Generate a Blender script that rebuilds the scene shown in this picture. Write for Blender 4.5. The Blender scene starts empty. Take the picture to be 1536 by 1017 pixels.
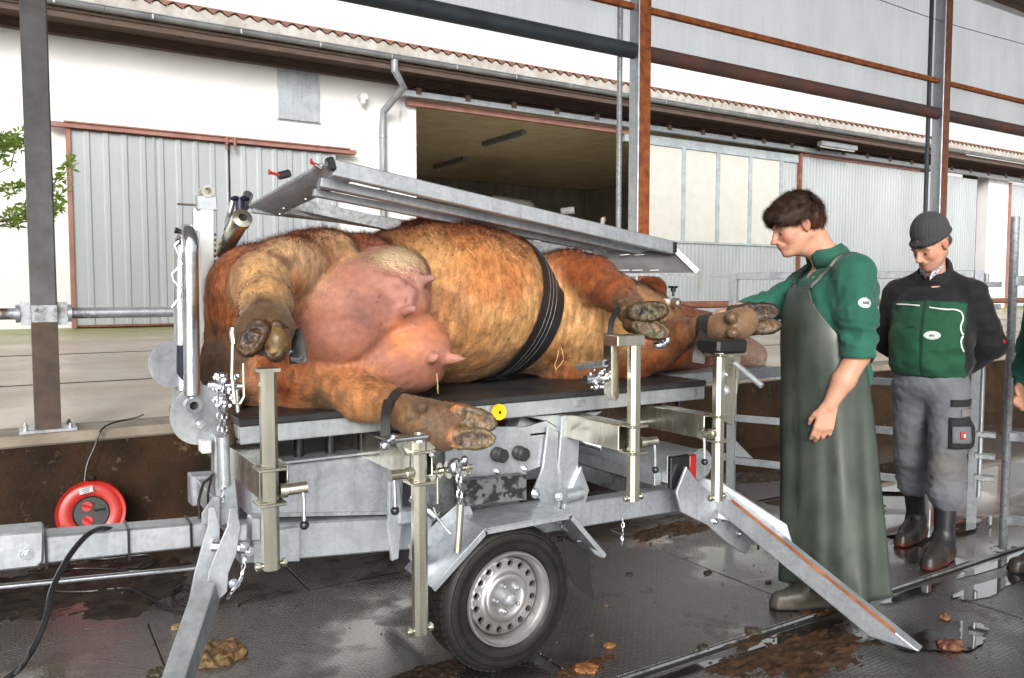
import bpy, bmesh, math, random
import numpy as np
from mathutils import Vector, Matrix, Quaternion, noise
from mathutils.bvhtree import BVHTree
random.seed(7); np.random.seed(7)
R = math.radians
scene = bpy.context.scene
COL = scene.collection
# ------------------------------------------------------------------ camera
CAMZ, PITCH, YAW, FPX = 1.41, 3.5, -32.0, 1200.0
cam_data = bpy.data.cameras.new('camera'); cam = bpy.data.objects.new('camera', cam_data); COL.objects.link(cam)
cam.location = (0, 0, CAMZ); cam.rotation_euler = (R(90-PITCH), 0, R(YAW))
cam_data.sensor_width = 36.0; cam_data.lens = FPX/1536*36; cam_data.clip_start = .05; cam_data.clip_end = 2000
scene.camera = cam
# ------------------------------------------------------------------ sky (rainy overcast daylight) and flash stand-in
world = bpy.data.worlds.new('World'); scene.world = world; world.use_nodes = True
wn = world.node_tree.nodes; wl = world.node_tree.links; wn.clear()
sky = wn.new('ShaderNodeTexSky'); sky.sky_type = 'NISHITA'; sky.sun_disc = False
SUN_EL, SUN_AZ = 27.0, 212.0      # azimuth measured clockwise from +Y
sky.sun_elevation = R(SUN_EL); sky.sun_rotation = R(SUN_AZ); sky.dust_density = 5.0; sky.air_density = 1.5
hsv = wn.new('ShaderNodeHueSaturation'); hsv.inputs['Saturation'].default_value = .12
bg = wn.new('ShaderNodeBackground'); bg.inputs['Strength'].default_value = .15
wo = wn.new('ShaderNodeOutputWorld')
wl.new(sky.outputs[0], hsv.inputs['Color']); wl.new(hsv.outputs[0], bg.inputs[0]); wl.new(bg.outputs[0], wo.inputs[0])
sl = bpy.data.lights.new('flash_sun', 'SUN'); sl.energy = .62; sl.angle = R(14); sl.color = (1, .96, .9)  # soft directional lamp from behind the camera, standing in for its flash
so = bpy.data.objects.new('flash_sun', sl); COL.objects.link(so)
sd = Vector((math.sin(R(SUN_AZ))*math.cos(R(SUN_EL)), math.cos(R(SUN_AZ))*math.cos(R(SUN_EL)), math.sin(R(SUN_EL))))
so.rotation_euler = (-sd).to_track_quat('-Z', 'Y').to_euler()
vs = scene.view_settings; vs.view_transform = 'Standard'; vs.look = 'None'; vs.gamma = 1; vs.use_curve_mapping = False
vs.exposure = .92
# ------------------------------------------------------------------ measuring helpers (points on real planes)
_M = Matrix.Rotation(R(YAW), 3, 'Z') @ Matrix.Rotation(R(90-PITCH), 3, 'X')
def ray(px, py): return _M @ Vector(((px-768)/FPX, -(py-508.5)/FPX, -1))
O0 = Vector((0, 0, CAMZ))
def AY(px, py, Y): d = ray(px, py); return O0 + d*(Y/d.y)
def AZ(px, py, z): d = ray(px, py); return O0 + d*((z-CAMZ)/d.z)
def AX(px, py, X): d = ray(px, py); return O0 + d*(X/d.x)
def V(*a): return Vector(a)
Zu = Vector((0, 0, 1))
# ------------------------------------------------------------------ object helpers
def tag(o, label=None, cat=None, group=None, kind=None):
    if label: o['label'] = label
    if cat: o['category'] = cat
    if group: o['group'] = group
    if kind: o['kind'] = kind
    return o
def empty(name, loc, label, cat, group=None):
    o = bpy.data.objects.new(name, None); COL.objects.link(o); o.location = loc; o.empty_display_size = .1
    ORIG[o.name] = Vector(loc)
    return tag(o, label, cat, group)
ORIG = {}
def wpos(o):
    p = Vector((0, 0, 0))
    while o is not None: p += o.location; o = o.parent
    return p
def link(name, me, mat, parent=None, center=True):
    o = bpy.data.objects.new(name, me); COL.objects.link(o)
    if mat is not None: me.materials.append(mat)
    if parent is not None:
        o.parent = parent; off = wpos(parent)
        me.transform(Matrix.Translation(-off))
    return o
def meshof(v, f, smooth=None):
    me = bpy.data.meshes.new('m'); me.from_pydata([tuple(p) for p in v], [], f); me.update()
    if smooth is not None:
        me.shade_smooth()
        if smooth < 170: me.set_sharp_from_angle(angle=R(smooth))
    return me
class MB:
    def __init__(s): s.v = []; s.f = []
    def add(s, v, f):
        n = len(s.v); s.v += [Vector(p) for p in v]; s.f += [tuple(i+n for i in q) for q in f]; return s
    def box(s, c, d, rot=None):
        c = Vector(c); h = Vector(d)/2; vv = []
        for x in (-1, 1):
            for y in (-1, 1):
                for z in (-1, 1):
                    p = Vector((x*h.x, y*h.y, z*h.z))
                    if rot: p = rot @ p
                    vv.append(c+p)
        return s.add(vv, [(0,1,3,2),(4,6,7,5),(0,4,5,1),(2,3,7,6),(0,2,6,4),(1,5,7,3)])
    def b2(s, lo, hi):
        lo = Vector(lo); hi = Vector(hi); return s.box((lo+hi)/2, (abs(hi.x-lo.x), abs(hi.y-lo.y), abs(hi.z-lo.z)))
    @staticmethod
    def frame(p0, p1, up=Zu):
        d = (Vector(p1)-Vector(p0)).normalized(); up = Vector(up)
        if abs(d.dot(up)) > .97: up = Vector((1, 0, 0)) if abs(d.x) < .9 else Vector((0, 1, 0))
        a = d.cross(up).normalized(); b = a.cross(d).normalized(); return d, a, b
    def beam(s, p0, p1, w, h, up=Zu):
        p0 = Vector(p0); p1 = Vector(p1); d, a, b = s.frame(p0, p1, up); vv = []
        for p in (p0, p1):
            for x, y in ((-1,-1),(1,-1),(1,1),(-1,1)): vv.append(p+a*x*w/2+b*y*h/2)
        return s.add(vv, [(0,3,2,1),(4,5,6,7),(0,1,5,4),(1,2,6,5),(2,3,7,6),(3,0,4,7)])
    def sqtube(s, p0, p1, w, h, t=.005, up=Zu, cham=0):
        p0 = Vector(p0); p1 = Vector(p1); d, a, b = s.frame(p0, p1, up); vv = []
        def ring(p, w, h):
            if cham:
                c = cham; return [p+a*x+b*y for x, y in ((-w/2+c,-h/2),(w/2-c,-h/2),(w/2,-h/2+c),(w/2,h/2-c),(w/2-c,h/2),(-w/2+c,h/2),(-w/2,h/2-c),(-w/2,-h/2+c))]
            return [p+a*x*w/2+b*y*h/2 for x, y in ((-1,-1),(1,-1),(1,1),(-1,1))]
        r = [ring(p0, w, h), ring(p1, w, h), ring(p1, w-2*t, h-2*t), ring(p0, w-2*t, h-2*t)]
        n = len(r[0]); f = []
        for k in range(4):
            k2 = (k+1) % 4
            for i in range(n): f.append((k*n+i, k*n+(i+1) % n, k2*n+(i+1) % n, k2*n+i))
        return s.add(sum(r, []), f)
    def cyl(s, p0, p1, r0, r1=None, n=16, cap=True):
        p0 = Vector(p0); p1 = Vector(p1); r1 = r0 if r1 is None else r1; d, a, b = s.frame(p0, p1); vv = []
        for p, r in ((p0, r0), (p1, r1)):
            for i in range(n): t = 2*math.pi*i/n; vv.append(p+(a*math.cos(t)+b*math.sin(t))*r)
        f = [(i, (i+1) % n, n+(i+1) % n, n+i) for i in range(n)]
        if cap: f += [tuple(range(n-1, -1, -1)), tuple(range(n, 2*n))]
        return s.add(vv, f)
    def lathe(s, prof, c, ax, n=32, closed=False):
        c = Vector(c); ax = Vector(ax).normalized(); _, a, b = s.frame(c, c+ax); vv = []; m = len(prof)
        for r, h in prof:
            for i in range(n): t = 2*math.pi*i/n; vv.append(c+ax*h+(a*math.cos(t)+b*math.sin(t))*max(r, 1e-4))
        f = []
        for k in range(m if closed else m-1):
            k2 = (k+1) % m
            for i in range(n): f.append((k*n+i, k*n+(i+1) % n, k2*n+(i+1) % n, k2*n+i))
        return s.add(vv, f)
    def pipe(s, pts, r, n=8, closed=False, cap=True, hollow=0):
        pts = [Vector(p) for p in pts]; m = len(pts); vv = []; pa = None
        for k in range(m):
            if closed: d = pts[(k+1) % m]-pts[k-1]
            else: d = pts[min(k+1, m-1)]-pts[max(k-1, 0)]
            d.normalize()
            if pa is None: _, pa, _ = s.frame(Vector((0,0,0)), d)
            pa = (pa-d*pa.dot(d)).normalized(); b = d.cross(pa); rr = r[k] if isinstance(r, (list, tuple)) else r
            for i in range(n): t = 2*math.pi*i/n; vv.append(pts[k]+(pa*math.cos(t)+b*math.sin(t))*rr)
        f = []
        for k in range(m if closed else m-1):
            k2 = (k+1) % m
            for i in range(n): f.append((k*n+i, k*n+(i+1) % n, k2*n+(i+1) % n, k2*n+i))
        if cap and not closed: f += [tuple(range(n-1, -1, -1)), tuple(range((m-1)*n, m*n))]
        return s.add(vv, f)
    def prism(s, poly, ext):
        poly = [Vector(p) for p in poly]; ext = Vector(ext); n = len(poly)
        return s.add(poly+[p+ext for p in poly], [tuple(range(n-1, -1, -1)), tuple(range(n, 2*n))]+[(i, (i+1) % n, n+(i+1) % n, n+i) for i in range(n)])
    def ball(s, c, r, n=12, m=8):
        c = Vector(c); r = Vector(r) if hasattr(r, '__len__') else Vector((r, r, r)); vv = []; f = []
        for j in range(m+1):
            ph = math.pi*j/m
            for i in range(n): t = 2*math.pi*i/n; vv.append(c+Vector((r.x*math.sin(ph)*math.cos(t), r.y*math.sin(ph)*math.sin(t), r.z*math.cos(ph))))
        for j in range(m):
            for i in range(n): f.append((j*n+i, j*n+(i+1) % n, (j+1)*n+(i+1) % n, (j+1)*n+i))
        return s.add(vv, f)
    def bolt(s, p, ax, r=.01, h=.008):
        p = Vector(p); ax = Vector(ax).normalized(); s.cyl(p, p+ax*h*.35, r*1.5, n=14); s.cyl(p+ax*h*.35, p+ax*h*1.4, r, n=6); s.cyl(p+ax*h*1.4, p+ax*h*2.4, r*.5, n=8); return s
    def chain(s, pts, L=.03, w=.011, r=.0028):
        pts = [Vector(p) for p in pts]; acc = 0; seg = []; k = 0; pos = pts[0].copy(); step = L*.74
        # resample
        out = [pts[0]]; rem = step
        for a, b in zip(pts, pts[1:]):
            l = (b-a).length; t = rem
            while t <= l: out.append(a+(b-a)*(t/l)); t += step
            rem = t-l
        for a, b in zip(out, out[1:]):
            d, u, v = s.frame(a, b); c = (a+b)/2; side = u if k % 2 else v; k += 1
            ring = []
            for i in range(8):
                t = 2*math.pi*i/8; ring.append(c+d*math.cos(t)*L*.42+side*math.sin(t)*w*.55)
            s.pipe(ring, r, n=5, closed=True)
        return s
    def split(s, name, mat, parent=None, **kw):
        par = list(range(len(s.v)))
        def fd(i):
            while par[i] != i: par[i] = par[par[i]]; i = par[i]
            return i
        for q in s.f:
            for i in q[1:]: par[fd(i)] = fd(q[0])
        gr = {}
        for q in s.f: gr.setdefault(fd(q[0]), []).append(q)
        out = []
        for fs in gr.values():
            ids = sorted({i for q in fs for i in q}); mp = {a: b for b, a in enumerate(ids)}
            m = MB(); m.v = [s.v[i] for i in ids]; m.f = [tuple(mp[i] for i in q) for q in fs]; out.append(m.build(name, mat, parent, **kw))
        return out
    def build(s, name, mat, parent=None, bev=0, smooth=35, **kw):
        me = meshof(s.v, s.f)
        bm = bmesh.new(); bm.from_mesh(me); bmesh.ops.recalc_face_normals(bm, faces=bm.faces)
        if bev:
            es = [e for e in bm.edges if len(e.link_faces) == 2 and e.calc_face_angle(0) > R(50)]
            bmesh.ops.bevel(bm, geom=es, offset=bev, segments=1, affect='EDGES', clamp_overlap=True)
        bm.to_mesh(me); bm.free()
        if smooth is not None:
            me.shade_smooth(); me.set_sharp_from_angle(angle=R(smooth))
        o = link(name, me, mat, parent)
        if kw: tag(o, **kw)
        return o
def copy_tree(o, parent=None):
    c = o.copy(); COL.objects.link(c); c.parent = parent if parent is not None else o.parent
    for ch in list(o.children): copy_tree(ch, c)
    return c
def rotm(ax, deg): return Matrix.Rotation(R(deg), 3, ax)
# ------------------------------------------------------------------ materials
def nodes(name):
    m = bpy.data.materials.new(name); m.use_nodes = True; nt = m.node_tree
    p = nt.nodes['Principled BSDF']; return m, nt, p
def N(nt, typ, **kw):
    n = nt.nodes.new(typ)
    for k, v in kw.items():
        if k in n.inputs: n.inputs[k].default_value = v
        else: setattr(n, k, v)
    return n
def rgba(c): return (c[0], c[1], c[2], 1)
def mixc(nt, fac, a, b):
    m = nt.nodes.new('ShaderNodeMix'); m.data_type = 'RGBA'
    if isinstance(fac, float): m.inputs[0].default_value = fac
    else: nt.links.new(fac, m.inputs[0])
    for i, x in ((6, a), (7, b)):
        if isinstance(x, (tuple, list)): m.inputs[i].default_value = rgba(x)
        else: nt.links.new(x, m.inputs[i])
    return m.outputs[2]
def ramp(nt, src, a, b, lo=0., hi=1.):
    m = nt.nodes.new('ShaderNodeMapRange'); nt.links.new(src, m.inputs[0])
    for i, x in enumerate((a, b, lo, hi)): m.inputs[i+1].default_value = x
    return m.outputs[0]
def coords(nt, scale=(1, 1, 1), rot=(0, 0, 0)):
    tc = nt.nodes.new('ShaderNodeTexCoord'); mp = nt.nodes.new('ShaderNodeMapping'); mp.inputs['Scale'].default_value = scale
    mp.inputs['Rotation'].default_value = rot
    nt.links.new(tc.outputs['Object'], mp.inputs[0]); return mp.outputs[0]
def noi(nt, co, scale, detail=5, rough=.6, dist=0.):
    n = nt.nodes.new('ShaderNodeTexNoise'); n.inputs['Scale'].default_value = scale; n.inputs['Detail'].default_value = detail
    n.inputs['Roughness'].default_value = rough; n.inputs['Distortion'].default_value = dist
    nt.links.new(co, n.inputs['Vector']); return n.outputs[0]
def bump(nt, p, h, strength=.3, dist=.01):
    b = nt.nodes.new('ShaderNodeBump'); b.inputs['Strength'].default_value = strength; b.inputs['Distance'].default_value = dist
    nt.links.new(h, b.inputs['Height']); nt.links.new(b.outputs[0], p.inputs['Normal']); return b
def pm(name, c1, c2=None, rough=.5, rough2=None, metal=0., scale=6., bscale=80., bstr=.15, bdist=.004, stretch=(1,1,1), lo=.35, hi=.65, spec=None, dirt=None, dscale=3., dlo=.55, dhi=.7, coat=0):
    m, nt, p = nodes(name); co = coords(nt, stretch)
    c2 = c2 or tuple(x*.7 for x in c1)
    n = noi(nt, co, scale); f = ramp(nt, n, lo, hi); c = mixc(nt, f, c1, c2)
    if dirt:
        d = ramp(nt, noi(nt, co, dscale, 7, .7), dlo, dhi); c = mixc(nt, d, c, dirt)
    nt.links.new(c, p.inputs['Base Color'])
    r2 = rough2 if rough2 is not None else min(1, rough*1.35)
    nt.links.new(ramp(nt, noi(nt, co, scale*2.3), .3, .7, rough, r2), p.inputs['Roughness'])
    p.inputs['Metallic'].default_value = metal
    if spec is not None: p.inputs['Specular IOR Level'].default_value = spec
    if coat: p.inputs['Coat Weight'].default_value = coat; p.inputs['Coat Roughness'].default_value = .1
    if bstr: bump(nt, p, noi(nt, co, bscale, 4), bstr, bdist)
    return m
def galv(name, c1=(.50,.53,.56), c2=(.36,.39,.42), rough=.32, dirt=None, metal=.72):
    m, nt, p = nodes(name); co = coords(nt)
    v = nt.nodes.new('ShaderNodeTexVoronoi'); v.inputs['Scale'].default_value = 75; nt.links.new(co, v.inputs['Vector'])
    sv = nt.nodes.new('ShaderNodeSeparateColor'); nt.links.new(v.outputs['Color'], sv.inputs[0])
    n = noi(nt, co, 5, 6); a = mixc(nt, ramp(nt, n, .35, .65), c1, c2)
    b = mixc(nt, ramp(nt, sv.outputs[0], 0, 1, 0, .45), a, (.62,.65,.68))
    st = noi(nt, coords(nt, (14, 14, 1.2)), 2.0, 5)
    b = mixc(nt, ramp(nt, st, .5, .75, 0, .42), b, (.22,.23,.24))
    if dirt: b = mixc(nt, ramp(nt, noi(nt, co, 3.5, 8, .7), .52, .66), b, dirt)
    nt.links.new(b, p.inputs['Base Color']); p.inputs['Metallic'].default_value = metal
    nt.links.new(ramp(nt, noi(nt, co, 14, 6), .3, .7, rough, rough+.22), p.inputs['Roughness'])
    bump(nt, p, noi(nt, co, 30, 6), .25, .002)
    return m
M = {}
M['galv'] = galv('galvanised_steel')
M['galv_dirty'] = galv('galvanised_steel_dirty', dirt=(.09,.055,.03))
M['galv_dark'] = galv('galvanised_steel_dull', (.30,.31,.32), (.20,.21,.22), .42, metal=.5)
M['zinc'] = pm('yellow_zinc', (.66,.63,.53), (.38,.37,.30), rough=.14, rough2=.32, metal=.92, scale=9, stretch=(1,1,.15), bstr=.12, bscale=40, dirt=(.30,.24,.13), dscale=6, dlo=.56, dhi=.7)
M['chrome'] = pm('bright_zinc', (.68,.70,.74), (.5,.53,.58), rough=.12, rough2=.25, metal=.95, scale=12, bstr=.1)
M['white_metal'] = pm('pale_galvanised', (.66,.67,.66), (.56,.58,.58), rough=.28, metal=.45, scale=9, bstr=.1)
M['rubber'] = pm('black_rubber', (.018,.018,.019), (.03,.03,.03), rough=.35, rough2=.6, bstr=.2, bscale=150)
M['plastic'] = pm('black_plastic', (.015,.015,.017), rough=.25, bstr=.03)
M['navy'] = pm('dark_blue_plastic', (.006,.009,.035), rough=.3, bstr=.03)
M['tyre'] = pm('tyre_rubber', (.009,.009,.010), (.018,.016,.014), rough=.45, rough2=.6, spec=.3, bstr=.15, scale=14)
M['rim'] = pm('wheel_silver', (.42,.42,.43), (.30,.29,.28), rough=.3, metal=.75, bstr=.05)
M['rust'] = pm('rust_paint', (.27,.11,.065), (.16,.065,.04), rough=.7, bstr=.2, scale=12)
M['rust_bright'] = pm('orange_rust', (.42,.13,.035), (.20,.055,.02), rough=.75, bstr=.3, scale=14)
M['redlead'] = pm('faded_red_lead', (.34,.17,.14), (.26,.125,.10), rough=.7, bstr=.1)
M['white_wall'] = pm('white_render', (.80,.80,.79), (.72,.72,.70), rough=.85, bstr=.2, bscale=60, scale=1.2, dirt=(.60,.59,.56), dscale=.7, dlo=.6, dhi=.85)
M['brown_soffit'] = pm('dark_brown_boards', (.07,.045,.035), (.11,.075,.06), rough=.8, scale=4, stretch=(1,10,10))
M['roof'] = pm('fibre_cement', (.50,.48,.45), (.36,.33,.29), rough=.85, scale=5, dirt=(.22,.19,.15), dscale=9)
M['roof_edge'] = pm('roof_edge_brown', (.20,.085,.05), (.13,.06,.04), rough=.85)
M['gutter'] = pm('zinc_gutter', (.33,.35,.36), (.22,.23,.24), rough=.42, metal=.45, scale=3, bstr=.05)
M['sheet'] = pm('grey_blue_sheet', (.42,.45,.465), (.36,.385,.40), rough=.45, metal=.15, scale=1.1, stretch=(1,1,.25), bstr=.03, dirt=(.25,.24,.20), dscale=1.6, dlo=.6, dhi=.85)
M['cream_panel'] = pm('cream_translucent_panel', (.56,.555,.51), (.52,.51,.47), rough=.4, bstr=.02)
M['frame_blue'] = pm('pale_blue_frame', (.40,.46,.48), rough=.5, bstr=.03)
M['ceil'] = pm('ceiling_boards', (.80,.69,.46), (.66,.56,.36), rough=.7, scale=2)
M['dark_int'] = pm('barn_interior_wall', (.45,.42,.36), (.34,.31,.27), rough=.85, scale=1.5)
M['post_brown'] = pm('post_steel', (.135,.135,.138), (.09,.09,.092), rough=.5, metal=.35, scale=7, bstr=.25)
M['post_dirty'] = pm('post_steel_muddy', (.10,.065,.04), (.055,.04,.03), rough=.5, metal=.2, scale=9, bstr=.3)
M['blue_beam'] = pm('blue_grey_beam', (.045,.06,.07), (.03,.04,.05), rough=.45, bstr=.1)
M['black'] = pm('black_matte', (.01,.01,.01), rough=.7, bstr=0)
M['red_plastic'] = pm('red_plastic', (.46,.022,.014), (.36,.016,.010), rough=.28, bstr=.03, dirt=(.2,.04,.02), dscale=9, dlo=.6, dhi=.8)
M['red_lens'] = pm('red_lamp_lens', (.55,.01,.008), rough=.12, bstr=0, coat=1)
M['white_plastic'] = pm('white_plastic', (.78,.78,.78), rough=.3, bstr=0)
M['yellow'] = pm('amber_reflector', (.95,.55,.0), (.9,.45,.0), rough=.15, bstr=.3, bscale=300, coat=1)
# ------------------------------------------------------------------ setting: ground, yard, mats, low wall
def ground_mat():
    m, nt, p = nodes('wet_dark_concrete'); co = coords(nt)
    c = mixc(nt, ramp(nt, noi(nt, co, 1.4, 8, .7), .42, .6), (.035,.032,.032), (.075,.045,.022))
    c = mixc(nt, ramp(nt, noi(nt, co, 8, 8, .7), .5, .7), c, (.02,.016,.013))
    nt.links.new(c, p.inputs['Base Color'])
    pud = ramp(nt, noi(nt, co, .9, 3, .5), .44, .52)
    nt.links.new(ramp(nt, pud, 0, 1, .22, .04), p.inputs['Roughness'])
    b = bump(nt, p, noi(nt, co, 60, 8, .7), .3, .01)
    nt.links.new(ramp(nt, pud, 0, 1, .6, .03), b.inputs['Strength'])
    p.inputs['Coat Weight'].default_value = .5; p.inputs['Coat Roughness'].default_value = .05
    return m
def mat_mat():
    m, nt, p = nodes('wet_ribbed_rubber'); co = coords(nt)
    big = noi(nt, co, 1.15, 4, .55); mid = noi(nt, co, 4.5, 7, .65, .4)
    pud = ramp(nt, big, .50, .58)
    muck = ramp(nt, noi(nt, coords(nt, (1,1,1), (0,0,.7)), 1.7, 8, .74), .56, .66)
    c = mixc(nt, ramp(nt, mid, .4, .65), (.030,.029,.031), (.016,.014,.013))
    c = mixc(nt, muck, c, (.10,.048,.018))
    c = mixc(nt, ramp(nt, noi(nt, co, 45, 4, .6), .68, .74), c, (.13,.09,.05))
    # hammered rib pattern
    br = nt.nodes.new('ShaderNodeTexBrick'); br.inputs['Scale'].default_value = 19; br.inputs['Mortar Size'].default_value = .085
    br.inputs['Mortar Smooth'].default_value = .6; br.inputs['Brick Width'].default_value = .62; br.inputs['Row Height'].default_value = .34
    br.inputs['Color1'].default_value = (1,1,1,1); br.inputs['Color2'].default_value = (.75,.75,.75,1); br.inputs['Mortar'].default_value = (0,0,0,1)
    nt.links.new(co, br.inputs['Vector'])
    nt.links.new(mixc(nt, ramp(nt, br.outputs['Color'], 0, .8), (.006,.005,.005), c), p.inputs['Base Color'])
    fine = noi(nt, co, 130, 4, .6)
    hm = nt.nodes.new('ShaderNodeMath'); hm.operation = 'ADD'; nt.links.new(br.outputs['Color'], hm.inputs[0]); nt.links.new(fine, hm.inputs[1])
    b = bump(nt, p, hm.outputs[0], .4, .007)
    nt.links.new(ramp(nt, pud, 0, 1, .95, .10), b.inputs['Strength'])
    b2 = nt.nodes.new('ShaderNodeBump'); b2.inputs['Strength'].default_value = .35; b2.inputs['Distance'].default_value = .02
    nt.links.new(mid, b2.inputs['Height']); nt.links.new(b2.outputs[0], b.inputs['Normal'])
    rr = nt.nodes.new('ShaderNodeMath'); rr.operation = 'MAXIMUM'
    nt.links.new(ramp(nt, pud, 0, 1, .27, .05), rr.inputs[0]); nt.links.new(ramp(nt, muck, 0, 1, 0, .32), rr.inputs[1])
    nt.links.new(rr.outputs[0], p.inputs['Roughness'])
    p.inputs['IOR'].default_value = 1.9
    nt.links.new(ramp(nt, muck, 0, 1, 1., .12), p.inputs['Coat Weight']); p.inputs['Coat Roughness'].default_value = .07; p.inputs['Coat IOR'].default_value = 2.1
    b3 = nt.nodes.new('ShaderNodeBump'); b3.inputs['Distance'].default_value = .004; nt.links.new(hm.outputs[0], b3.inputs['Height']); nt.links.new(ramp(nt, pud, 0, 1, .42, .03), b3.inputs['Strength'])
    nt.links.new(b3.outputs[0], p.inputs['Coat Normal'])
    return m
M['ground'] = ground_mat(); M['mat'] = mat_mat()
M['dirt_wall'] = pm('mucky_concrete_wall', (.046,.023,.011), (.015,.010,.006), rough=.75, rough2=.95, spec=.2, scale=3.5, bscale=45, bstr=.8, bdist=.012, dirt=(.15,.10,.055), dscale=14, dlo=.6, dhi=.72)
M['wall_cap'] = pm('worn_concrete_cap', (.30,.26,.20), (.20,.17,.13), rough=.7, bstr=.4, bscale=50)
def yard_mat():
    m, nt, p = nodes('wet_yard_concrete'); co = coords(nt)
    c = mixc(nt, ramp(nt, noi(nt, coords(nt, (.5,2.5,1)), 1.2, 7, .65), .35, .65), (.56,.48,.39), (.44,.375,.30))
    c = mixc(nt, ramp(nt, noi(nt, co, 22, 6, .7), .55, .75, 0, .5), c, (.24,.21,.17))
    sp = nt.nodes.new('ShaderNodeSeparateXYZ'); tc = nt.nodes.new('ShaderNodeTexCoord'); nt.links.new(tc.outputs['Object'], sp.inputs[0])
    yy = nt.nodes.new('ShaderNodeMath'); yy.operation = 'ADD'; nt.links.new(sp.outputs[1], yy.inputs[0]); nt.links.new(ramp(nt, noi(nt, co, 2.2, 6), 0, 1, -.9, .9), yy.inputs[1])
    c = mixc(nt, ramp(nt, yy.outputs[0], 9.3, 10.6), c, (.27,.27,.11))
    nt.links.new(c, p.inputs['Base Color'])
    nt.links.new(ramp(nt, noi(nt, co, 1.3, 5), .4, .6, .28, .6), p.inputs['Roughness'])
    bump(nt, p, noi(nt, co, 40, 6), .3, .005); return m
M['yard'] = yard_mat()
# earth sheet reaching the horizon, below everything
g = MB(); g.add([(-600,-600,-.03),(600,-600,-.03),(600,600,-.03),(-600,600,-.03)], [(0,1,2,3)])
g.build('ground', M['ground'], smooth=None, kind='structure')
fl = MB().b2((-8,-6,-.025), (16,4.895,-.012)).build('shed_floor', M['ground'], smooth=None, kind='structure')
# rubber mats laid edge to edge, each its own piece of the floor
rx = random.Random(3); seam = 2.19; bands = [(-3.4,-1.25),(-1.246,.468),(.472,2.155),(2.205,3.624),(3.628,4.86)]
base_mats = {}
for bi, (y0, y1) in enumerate(bands):
    x = -2.6+(.55 if bi % 2 else 0)
    while x < 7.5:
        w = 1.245; g = MB(); h = rx.uniform(-.002, .002)
        if bi >= 3 and x+w > 5.3: break
        g.b2((x, y0, -.008), (x+w, y1, 0+h)); o = g.build('rubber_mat', M['mat'], fl, bev=.004, smooth=None)
        x += 1.249
MB().b2((-5, 2.158, -.010), (9, 2.207, -.006)).build('floor_channel', M['black'], fl, smooth=None)
MB().b2((-5, 2.186, -.006), (9, 2.190, .003)).build('channel_lip', M['galv_dirty'], fl, smooth=None)
# yard behind the low wall: rises gently to the barn, then runs on to the horizon
M['water'] = nodes('standing_water')[0]
_p = M['water'].node_tree.nodes['Principled BSDF']; _p.inputs['Base Color'].default_value = (.012,.010,.008,1); _p.inputs['Roughness'].default_value = .05; _p.inputs['IOR'].default_value = 1.7; _p.inputs['Coat Weight'].default_value = 1; _p.inputs['Coat Roughness'].default_value = .01
def puddle(cx, cy, rx_, ry_, seed, n=40):
    g = MB(); pts = []
    for i in range(n):
        a = 2*math.pi*i/n; k = 1+.55*noise.fractal(Vector((math.cos(a)*1.3, math.sin(a)*1.3, seed)), .8, 2, 4); pts.append((cx+rx_*k*math.cos(a), cy+ry_*k*math.sin(a), .0045))
    g.add(pts+[(cx, cy, .0045)], [(i, (i+1) % n, n) for i in range(n)]); o = g.build('puddle', M['water'], fl, smooth=None); return o
for q in ((2.05,2.10,.26,.022,1),(2.75,2.10,.34,.028,2),(3.5,2.10,.22,.030,3),(4.3,2.10,.40,.03,4),(5.2,2.10,.30,.03,5),(1.2,2.1,.2,.02,6),(3.2,1.75,.22,.10,7),(3.9,1.95,.35,.05,8),(4.6,2.75,.45,.22,11),(5.6,3.6,.8,.35,12),(1.1,1.95,.16,.07,14),(.75,2.35,.20,.06,15)): puddle(*q)
yd = MB(); xs = [-600,-40,-10]+[i*1.5-9 for i in range(24)]+[60,600]; ys = [5.16,6.5,8,9.5,11.02,14,600]; zs = [.60,.68,.77,.86,.955,.96,.96]
vv = [(x, y, z) for y, z in zip(ys, zs) for x in xs]; n = len(xs)
yd.add(vv, [(j*n+i, j*n+i+1, (j+1)*n+i+1, (j+1)*n+i) for j in range(len(ys)-1) for i in range(n-1)])
yo = yd.build('yard', M['yard'], smooth=None, kind='structure')
jt = MB()
for y, z in ((6.9,.704),(8.6,.806)): jt.b2((-12, y, z-.012), (30, y+.02, z+.004))
jt.build('slab_joint', M['dirt_wall'], yo, smooth=None)
wl_ = empty('low_wall', (3, 5.03, 0), 'low brown muck-stained concrete wall carrying the shed posts', 'wall')
def rough_wall():
    g = MB(); x0, x1, nx, nz = -9., 15., 400, 12; vs_ = []
    for j in range(nz+1):
        z = -.02+.60*j/nz
        for i in range(nx+1):
            x = x0+(x1-x0)*i/nx; d = .02*noise.noise(Vector((x*2.2, z*3, 1)))+.008*noise.noise(Vector((x*14, z*14, 5)))
            vs_.append((x, 4.905+d, z))
    g.add(vs_, [(j*(nx+1)+i, j*(nx+1)+i+1, (j+1)*(nx+1)+i+1, (j+1)*(nx+1)+i) for j in range(nz) for i in range(nx)])
    g.b2((-9,4.94,-.02),(15,5.20,.58))
    return g
rough_wall().build('wall_body', M['dirt_wall'], wl_, smooth=60)
MB().b2((-9,4.89,.582),(15,5.22,.645)).build('wall_cap', M['wall_cap'], wl_, bev=.012)
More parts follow.
